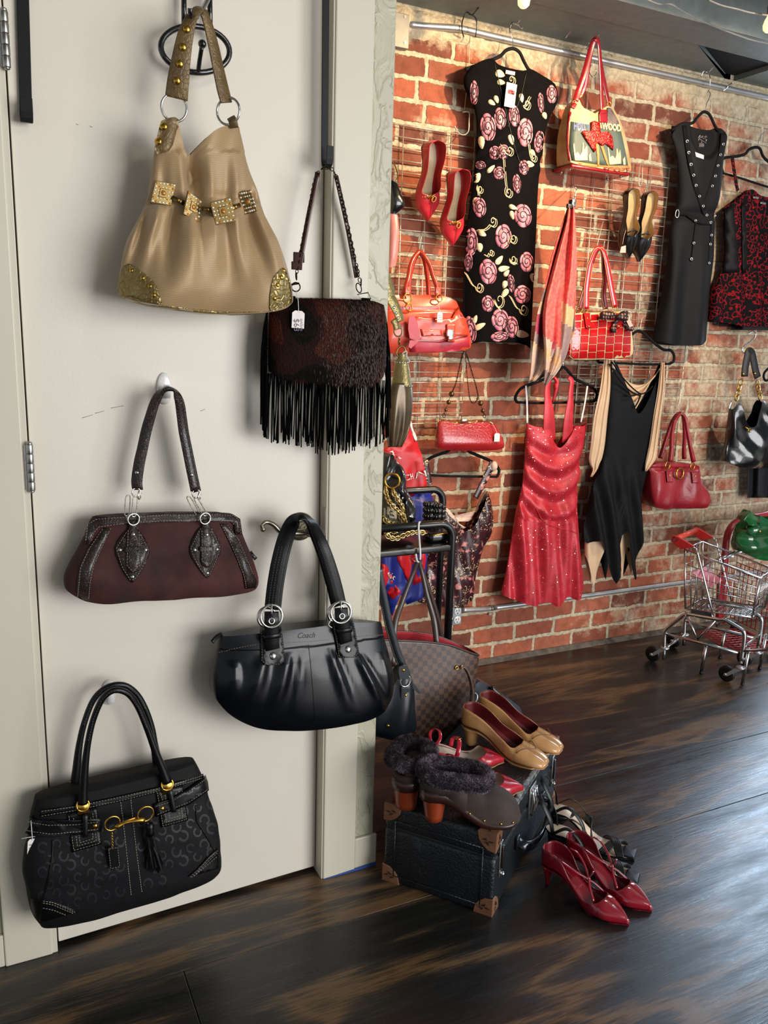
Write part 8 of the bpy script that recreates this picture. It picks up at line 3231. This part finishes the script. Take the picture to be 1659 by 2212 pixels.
# black bag behind the tan pumps
mb = MB()
bag2(mb, [(1470, 1015, 1060, .02, .05), (1495, 1005, 1098, .04, .08), (1530, 1000, 1118, .06, .10), (1580, 1000, 1124, .06, .10), (1640, 1004, 1112, .05, .09)], [(-1, 1484), (-.3, 1470), (.3, 1478), (1, 1522)], [(-1, 1640), (1, 1640)], 2.10, 60, 30, 2.6, lambda xf, v, px, y, sy: .01 * sin(px * .07 + y * .04))
bfl = mb.build('slouch_bag', M('black_grey_leather', '#2a3340', .34, coat=.2, bump=.2, bscale=60), loc=P(1055, 1630, 2.10))
tag(bfl, 'slouchy black leather bag on the floor behind the tan pumps', 'handbag')
mb = MB()
mb.ring(P(1025, 1508, 2.03), (.3, -1, .3), .012, .0025, 18, 6, sx=1.3)
mb.build('ring', m_silver, bfl)
mb = MB()
mb.tube([P(1060, 1484, 2.06), P(1085, 1508, 2.05), P(1100, 1535, 2.05), P(1106, 1560, 2.05)], .008, 8, sub=5)
mb.build('handle', m_bshiny, bfl)
# ================================================================== shoes on the floor
m_redp = M('wine_patent_leather', '#7d0b1c', .10, coat=1.0, col2='#8a0f22', vscale=6)
m_redp2 = M('wine_lining', '#7a1422', .35, coat=.3)
for i, (hp, tp, lab) in enumerate((((1.203, 1.438), (1.284, 1.243), 'glossy wine red pointed pump with bow strap, the nearer one on the floor'), ((1.288, 1.452), (1.369, 1.257), 'glossy wine red pointed pump with bow strap, the farther one on the floor'))):
 t, sz, hwf = shoe('bow_pump', lab, [m_redp, m_redp2, m_redp, m_redp2], L=.236, W=.076, heel=.062, toe='point', open_=(.0, .72), insole=m_redp, hw=(.009, .005), heel_len=.034, sides=[(0, .044), (.08, .048), (.18, .046), (.28, .036), (.36, .018), (.46, .013), (.56, .018), (.64, .034), (.72, .042), (.82, .034), (.92, .024), (1, .010)])
 t['L'] = .236
 place_shoe(t, hp, tp, .0)
 L = .236
 for sg in (1, -1):
  ps = smooth_path([Vector((.24 * L, sg * .030, sz(.24) + .044)), Vector((.32 * L, sg * .031, sz(.32) + .048)), Vector((.42 * L, sg * .022, sz(.42) + .052)), Vector((.50 * L, sg * .008, sz(.5) + .054)), Vector((.535 * L, 0, sz(.535) + .052)), Vector((.58 * L, -sg * .012, sz(.58) + .048)), Vector((.66 * L, -sg * .026, sz(.66) + .036))], 6)
  mb = MB()
  mb.ribbon(ps, .0060, .0022, ndir=(.3, 0, 1))
  mb.build('cross_strap', m_redp, t)
 mb = MB()
 c = Vector((.535 * L, 0, sz(.535) + .054))
 for sg in (-1, 1):
  mb.prism(smooth_path([c, c + Vector((.004, sg * .014, .010)), c + Vector((-.004, sg * .022, .008)), c + Vector((-.006, sg * .012, -.001))], 4, True), (.002, 0, .003), smooth=True)
 mb.sphere(c, .0048, 8, 6)
 mb.build('bow', m_redp, t)
 mb = MB()
 for q in range(9):
  x = .05 + q * .0042
  z = sz(x / L) + .0048
  mb.tube([Vector((x, -.002, z)), Vector((x + .0012, .002, z)), Vector((x + .0024, -.002, z))], .0004, 4)
 mb.build('insole_print', M('print_gold', '#c79a6a', .4), t)
m_bsan = M('black_sandal_leather', '#0a0a0c', .45)
m_nude = M('nude_insole', '#dcc3a6', .45, col2='#e2ccb2')
bs = [('s', [(.10, .62, .0), (.06, .70, .040), (-.04, .55, .076), (-.10, 0, .086), (-.04, -.55, .076), (.06, -.70, .040), (.10, -.62, .0)], .013), ('s', [(.10, .66, .0), (.26, .66, .028), (.42, .75, .030), (.50, .8, 0)], .011), ('s', [(.10, -.66, .0), (.26, -.66, .028), (.42, -.75, .030), (.50, -.8, 0)], .011)]
for j in range(3):
 bs.append(('tube', [(.44 + j * .012, .82, .0), (.46 + j * .016, .5, .034 + j * .003), (.50 + j * .012, 0, .044 + .003 * j), (.54, -.5, .034), (.56 + j * .02, -.9, 0)], .0022))
for j in range(5):
 for sg in (1, -1):
  bs.append(('tube', [(.66 + j * .020, sg * 1.0, .004), (.71 + j * .020, sg * .62, .019 + .001 * sg), (.77 + j * .020, 0, .025 + .0015 * sg), (.82 + j * .018, -sg * .6, .018), (.86 + j * .016, -sg * .92, .004)], .0034))
sandal('slingback_sandal', 'black slingback sandal with woven straps, the farther one beside the trunk', m_bsan, m_nude, m_bsan, .235, .074, .075, bs, (1.346, 1.612), (1.480, 1.448), 0.001, toe_w=.32, block=.33)
sandal('slingback_sandal', 'black slingback sandal with woven straps, partly behind the wine red pumps', m_bsan, m_nude, m_bsan, .235, .074, .075, bs, (1.285, 1.530), (1.415, 1.366), 0.001, toe_w=.32, block=.33)
mb = MB()
c = PZ(1241, 1922, .0)
mb.tube([c + Vector((-.006, .008, .002)), c + Vector((.003, .006, .002)), c + Vector((.007, -.003, .002)), c + Vector((.002, -.010, .002)), c + Vector((-.005, -.008, .002))], .0014, 6, sub=5)
tag(mb.build('paper_curl', m_plastic, loc=c), 'tiny white curl of paper on the floor in front of the wine red pumps', 'scrap')
# ================================================================== toy shopping carts
O = PZ(1410, 1428, 0)
Rr = PZ(1570, 1472, 0)
ul = (Rr - O).normalized()
wl = Vector((-ul.y, ul.x, 0))
if wl.x < 0:
 wl = -wl
CW = .235
ct = thing('toy_shopping_cart', 'small chrome shopping cart with red handle on black wheels', 'cart', O)
def CN(px, py, w=0.0):
 return PN(px, py, O + wl * w, wl)
def both(nm, pts, r, mat, sub=0, seg=9):
 for w in (0, CW):
  mb = MB()
  mb.tube([CN(a, b) + wl * w for a, b in pts], r, seg, sub=sub)
  mb.build(nm, mat, ct)
both('chassis_arch', [(1434, 1424), (1435, 1385), (1436, 1370), (1441, 1358), (1474, 1331), (1480, 1328), (1487, 1327), (1550, 1338), (1561, 1338), (1570, 1341), (1600, 1359), (1606, 1364), (1608, 1374), (1606, 1395), (1600, 1432)], .0085, m_chrome, 3)
both('lower_rail', [(1437, 1369), (1515, 1389), (1594, 1410)], .0070, m_chrome)
both('brace', [(1485, 1332), (1507, 1383)], .0050, m_chrome)
both('brace', [(1507, 1383), (1545, 1340)], .0050, m_chrome)
for a, b in (((1524, 1391), (1513, 1450)), ((1616, 1402), (1605, 1453))):
 for w in (0, CW):
  mb = MB()
  p, q = CN(*a) + wl * (w + .012), CN(*b) + wl * (w + .012)
  q.z = .006
  mb.tube([p, q], .0072, 9)
  lg = mb.build('leg', m_chrome, ct)
  mb = MB()
  mb.tube([q, q - Vector((0, 0, .006))], .0080, 9)
  mb.build('foot', m_blackp, lg)
mb = MB()
mb.tube([CN(1603, 1406), CN(1603, 1406) + ul * .09 + Vector((0, 0, .03)), CN(1603, 1406) + ul * .12 + Vector((0, 0, .115))], .0075, 9)
mb.build('front_stub', m_chrome, ct)
for px in (1437, 1604):
 mb = MB()
 p = CN(px, 1400)
 mb.tube([p, p + wl * CW], .006, 9)
 mb.build('cross_bar', m_chrome, ct)
for (px, py), w in (((1410, 1413), 0), ((1570, 1452), 0), ((1410, 1413), CW), ((1570, 1452), CW)):
 c = CN(px, py) + wl * w
 c.z = .034
 ax = (wl * 1.0 + ul * .15).normalized()
 mb = MB()
 mb.lathe(c - ax * .009, ax, [(.010, 0), (.026, .0), (.032, .002), (.034, .006), (.034, .012), (.032, .016), (.026, .018), (.010, .018)], 28)
 wh = mb.build('wheel', M('black_rubber', '#0e0f14', .45), ct)
 mb = MB()
 top_ = CN(1434 if px < 1500 else 1600, 1424 if px < 1500 else 1440) + wl * w
 top_.z = max(top_.z, .062)
 mb.disc(Vector((top_.x, top_.y, .070)), (0, 0, 1), .018, .008, 18, bev=.002)
 for sg in (-1, 1):
  o_ = ax * (.0125 * sg)
  a = c + o_
  b = Vector((top_.x, top_.y, .070)) + o_ - ul * .0
  d = ul * .011
  mb.prism([a - d * .8 - Vector((0, 0, .006)), a + d * .8 - Vector((0, 0, .006)), b + d, b - d * 1.4], ax * (.002 * sg))
 mb.stud(c - ax * .0145, -ax, .006, .003)
 mb.build('caster_fork', m_galv, wh)
# basket
NB_ = [(1477, 1188), (1641, 1250), (1622, 1335), (1478, 1316)]
A_, B_, C_, D_ = [CN(*q) + wl * .012 for q in NB_]
bw_ = CW - .024
taper = wl * -.03
A2, B2, C2, D2 = A_ + wl * bw_, B_ + wl * bw_ + taper, C_ + wl * bw_ + taper, D_ + wl * bw_
mb = MB()
mb.tube([A_, B_, B2, A2], .0048, 8, closed=True)
bk = mb.build('basket_rim', m_chrome, ct)
mb = MB()
mb.tube([D_, C_, C2, D2], .0036, 7, closed=True)
for p, q in ((A_, D_), (B_, C_), (A2, D2), (B2, C2)):
 mb.tube([p, q], .0042, 7)
for v in (.25, .42, .60, .80):
 mb.tube([A_.lerp(D_, v), B_.lerp(C_, v)], .0020, 5)
 mb.tube([A2.lerp(D2, v), B2.lerp(C2, v)], .0020, 5)
 mb.tube([B_.lerp(C_, v), B2.lerp(C2, v)], .0020, 5)
 mb.tube([A_.lerp(D_, v), A2.lerp(D2, v)], .0020, 5)
for u in [i / 12 for i in range(1, 12)]:
 mb.tube([A_.lerp(B_, u), D_.lerp(C_, u)], .0013, 5)
 mb.tube([A2.lerp(B2, u), D2.lerp(C2, u)], .0013, 5)
 mb.tube([D_.lerp(C_, u), D2.lerp(C2, u)], .0018, 5)
for u in [i / 9 for i in range(1, 9)]:
 mb.tube([B_.lerp(B2, u), C_.lerp(C2, u)], .0013, 5)
 mb.tube([D_.lerp(D2, u), C_.lerp(C2, u)], .0018, 5)
for u in (.33, .66):
 mb.tube([A_.lerp(A2, u), D_.lerp(D2, u)], .0020, 5)
mb.build('basket_wires', m_chrome, ct)
for w in (0, 1):
 mb = MB()
 o_ = wl * (CW * w)
 mb.tube([CN(1497, 1182) + o_, CN(1503, 1187) + o_, CN(1507, 1196) + o_, CN(1541, 1330) + o_], .0042, 8, sub=4)
 mb.build('handle_rod', m_chrome, ct)
m_cred = M('red_plastic', '#c02a28', .35, coat=.3)
for w in (0, 1):
 mb = MB()
 o_ = wl * (CW * w)
 poly = [CN(a, b) + o_ for a, b in ((1449, 1163), (1452, 1158), (1458, 1157), (1466, 1160), (1499, 1180), (1490, 1184), (1471, 1187), (1455, 1175), (1449, 1170))]
 mb.prism(poly, wl * .012)
 o = mb.build('handle_arm', m_cred, ct, bevel=.003)
 if w == 0:
  mb = MB()
  mb.disc(CN(1457, 1166) - wl * .001, -wl, .006, .001, 14)
  mb.build('rivet', m_steel, o)
mb = MB()
p = CN(1459, 1164)
mb.tube([p, p + wl * CW], .0125, 14)
mb.build('handle_bar', M('red_plastic_bar', '#c9402e', .35, coat=.3), ct)
# folding seat flap, plates and child seat wires
mb = MB()
q = [CN(1490, 1240) + wl * .03, CN(1514, 1262) + wl * .03, CN(1528, 1252) + wl * .16, CN(1500, 1232) + wl * .18]
f0 = A_.lerp(D_, .40) + wl * .03
mb.prism([f0 + ul * .02, f0 + ul * .10 - Vector((0, 0, .045)), f0 + ul * .10 + wl * .15 - Vector((0, 0, .045)), f0 + ul * .02 + wl * .15], Vector((0, 0, -.003)))
mb.build('seat_flap', M('pink_plastic', '#d1727f', .45), ct, bevel=.002)
mb = MB()
for w in (.25, .75):
 a = A_.lerp(B_, .40) + wl * bw_ * w
 mb.tube([a + ul * .06 + Vector((0, 0, .02)), a - ul * .06 - Vector((0, 0, .05)), D_.lerp(C_, .05) + wl * bw_ * w], .0028, 6, sub=3)
mb.tube([A_.lerp(B_, .52) + Vector((0, 0, .02)), A2.lerp(B2, .52) + Vector((0, 0, .02))], .0032, 6)
mb.tube([A_.lerp(B_, .46) + Vector((0, 0, .01)), A2.lerp(B2, .46) + Vector((0, 0, .01))], .0032, 6)
mb.build('seat_wires', m_chrome, ct)
for w in (0.0, CW - .01):
 mb = MB()
 a = CN(1492, 1316) + wl * (w + .006)
 mb.prism([a, a + ul * .085, a + ul * .085 - Vector((0, 0, .022)), a - Vector((0, 0, .022))], wl * .003)
 mb.build('bracket_plate', M('grey_plate', '#4d5152', .5, .5), ct)
# red wire cart behind
m_rcart = M('red_enamel_tube', '#a81c28', .35, coat=.4)
rc2 = thing('red_wire_cart', 'red wire shopping cart behind the chrome one, cut by the right edge', 'cart', (3.25, 2.42, 0))
mb = MB()
YA = 2.66
pts = [P(1560, 1345, YA), P(1564, 1260, YA), P(1567, 1190, YA), P(1571, 1158, YA), P(1581, 1136, YA), P(1600, 1124, YA), P(1650, 1112, YA), P(1720, 1098, YA)]
mb.tube(pts, .016, 12, sub=5)
mb.build('handle_frame', m_rcart, rc2)
mb = MB()
b0, b1 = PZ(1598, 1358, .045), PZ(1690, 1404, .045)
bd = (b1 - b0)
bn = Vector((-bd.y, bd.x, 0)).normalized()
if bn.y < 0:
 bn = -bn
mb.tube([b0, b1], .012, 10)
mb.build('base_rail', m_rcart, rc2)
mb = MB()
for i in range(12):
 a = b0 + bd * (i / 11) * 1.0
 mb.tube([a, a + bn * .24], .003, 5)
for i in range(1, 9):
 mb.tube([b0 + bn * (.03 * i), b1 + bn * (.03 * i)], .0025, 5)
mb.build('base_wires', m_rcart, rc2)
mb = MB()
q0, q1 = b0 + bn * .06 + Vector((0, 0, .06)), b1 + bn * .06 + Vector((0, 0, .06))
for i in range(11):
 a = q0.lerp(q1, i / 10)
 mb.tube([a, a + Vector((0, 0, .27))], .0022, 5)
for i in range(8):
 z = Vector((0, 0, .27 * i / 7))
 mb.tube([q0 + z, q1 + z], .0022, 5)
mb.build('basket_wires', m_rcart, rc2)
mb = MB()
a = P(1563, 1340, YA)
mb.prism([P(1552, 1344, YA - .01), P(1556, 1245, YA - .01), P(1572, 1232, YA - .01), P(1566, 1344, YA - .01)], (.0, .02, 0))
mb.build('side_panel', m_rcart, rc2)
for q in (b0, b0.lerp(b1, .9)):
 mb = MB()
 c = Vector((q.x, q.y + .02, .034))
 mb.tube([c + Vector((0, 0, .02)), Vector((c.x, c.y, .05))], .006, 8)
 mb.lathe(c - Vector((.009, 0, 0)), (1, 0, 0), [(.010, 0), (.030, .001), (.034, .006), (.034, .012), (.030, .017), (.010, .018)], 22)
 mb.build('wheel', M('black_rubber', '#0e0f14', .45), rc2)
# green bag on the red cart
k = crop(1540, 1080, .15375)
m_green = M('green_patent_leather', '#0d4a22', .12, coat=.9, col2='#12602c', vscale=10, bump=.2, bscale=25, bdist=.006)
YGN = 2.42
gn = thing('green_handbag', 'green patent leather bag resting on the red wire cart', 'handbag', P(1620, 1207, YGN))
mb = MB()
edges = [(1108, 1618, 1668, .03, .03), (1128, 1606, 1684, .05, .05), (1150, 1593, 1692, .06, .06), (1180, 1588, 1696, .06, .06), (1200, 1596, 1690, .05, .05), (1210, 1612, 1680, .03, .04)]
bag2(mb, edges, [(-1, 1142), (-.6, 1128), (-.3, 1112), (0, 1120), (1, 1118)], [(-1, 1188), (-.5, 1204), (0, 1207), (1, 1202)], YGN, 70, 40, 2.6, lambda xf, v, px, y, sy: .010 * sin(y * .15 + px * .02) + .006 * sin(px * .13))
mb.build('body', m_green, gn)
GNB = mb.bvh()
mb = MB()
patch(mb, GNB, rnd_poly(k((470, 395), (600, 385), (774, 385), (860, 400), (860, 480), (774, 490), (690, 515), (580, 495), (500, 470)), 3), .004, .004)
mb.build('belt_tab', m_green, gn)
mb = MB()
c = [P(*q, YGN - .05) for q in k((430, 290), (470, 230), (540, 155), (560, 200), (640, 260), (625, 310), (590, 375), (500, 355), (480, 310))]
mb.prism(c, (.01, .05, 0), smooth=True)
mb.build('gathered_top', m_green, gn, bevel=.003)
mb = MB()
for q in ((640, 435),):
 p, n = onto(GNB, *k(q)[0], .009)
 mb.stud(p, n, .006)
mb.build('stud', m_gold, gn)
# ================================================================== outlet, conduit, ceiling wires
mb = MB()
a, b = P(977, 1351, YB - .05), P(998, 1308, YB - .05)
mb.rbox((a.x, YB - .05, a.z), (b.x, YB - .001, b.z), .003)
ob2 = mb.build('outlet_box', M('blue_grey_box', '#9aa7b5', .5, .2), loc=(a.x, YB, a.z))
tag(ob2, 'surface outlet box with two white sockets on the brick behind the rack', 'outlet')
for zf in (.27, .73):
 mb = MB()
 c = Vector(((a.x + b.x) / 2, YB - .0505, a.z + (b.z - a.z) * zf))
 mb.lathe(c, (0, -1, 0), [(.0165, 0), (.0165, .002), (.015, .003)], 22, sx=1)
 rcp = mb.build('receptacle', m_plastic, ob2)
 mb = MB()
 for dx in (-.006, .006):
  mb.box(c + Vector((dx - .0012, -.0036, -.001)), c + Vector((dx + .0012, -.0026, .008)))
 mb.box(c + Vector((-.002, -.0036, -.011)), c + Vector((.002, -.0026, -.006)))
 build_each(mb, 'slot', m_black, rcp)
mb = MB()
zc = P(1100, 1310, YB - .016).z
pts = [P(999, 1318, YB - .03), P(1020, 1317, YB - .026), P(1045, 1316, YB - .018), P(1062, 1314, YB - .013)]
zc = pts[-1].z
pts += [Vector((2.0, YB - .013, zc)), Vector((3.0, YB - .013, zc)), Vector((4.6, YB - .013, zc))]
mb.tube(pts, .0105, 14, sub=4)
cd2 = mb.build('conduit', m_galv, loc=pts[0])
tag(cd2, 'galvanised conduit running low along the brick wall from the outlet', 'pipe')
for px in (1060,):
 mb = MB()
 c = P(px, 1315, YB - .013)
 mb.tube([c + Vector((0, -.012, -.004)), c + Vector((0, -.013, .006)), c + Vector((0, 0, .013)), c + Vector((0, .012, .010))], .003, 6)
 mb.disc(c + Vector((0, .010, -.024)), (0, -1, 0), .006, .008, 12)
 mb.build('strap_clamp', m_steel, cd2)
for nm, pts in (('upper', ((1530, 0), (1560, 12), (1590, 19), (1625, 28), (1680, 36))), ('lower', ((1380, -10), (1405, 2), (1425, 9), (1448, 9), (1468, 20), (1491, 33), (1513, 44), (1536, 54), (1566, 66), (1596, 77), (1630, 88), (1690, 100)))):
 mb = MB()
 mb.tube([PZ(a, b, ZC - .012) for a, b in pts], .0028, 7, sub=5)
 o = mb.build('light_cable', M('grey_cable', '#8f8d88', .5), loc=PZ(*pts[3], ZC - .012))
 tag(o, 'thin %s cable sagging across the grey ceiling at the top right' % ('higher, shorter' if nm == 'upper' else 'lower, longer'), 'cable')
mbm = NT('bulb_glow')
mbm.b.inputs['Emission Color'].default_value = (1, .62, .22, 1)
mbm.b.inputs['Emission Strength'].default_value = 2.2
mbm.b.inputs['Base Color'].default_value = (1, .8, .5, 1)
for (px, py), lab in (((1132, -4), 'glowing warm bulb at the top of the picture above the rose dress'), ((1662, 50), 'glowing warm bulb at the right edge below the ceiling cables')):
 c = PZ(px, py, ZC - .05)
 t = thing('string_light_bulb', lab, 'light', c)
 mb = MB()
 mb.lathe(c + Vector((0, 0, .028)), (0, 0, -1), [(.008, 0), (.010, .008), (.016, .020), (.020, .034), (.018, .048), (.010, .056), (.003, .058)], 18)
 mb.build('bulb', mbm.m, t)
 mb = MB()
 mb.lathe(c + Vector((0, 0, .056)), (0, 0, -1), [(.010, 0), (.012, .004), (.011, .028)], 14)
 mb.build('socket', m_blackp, t)
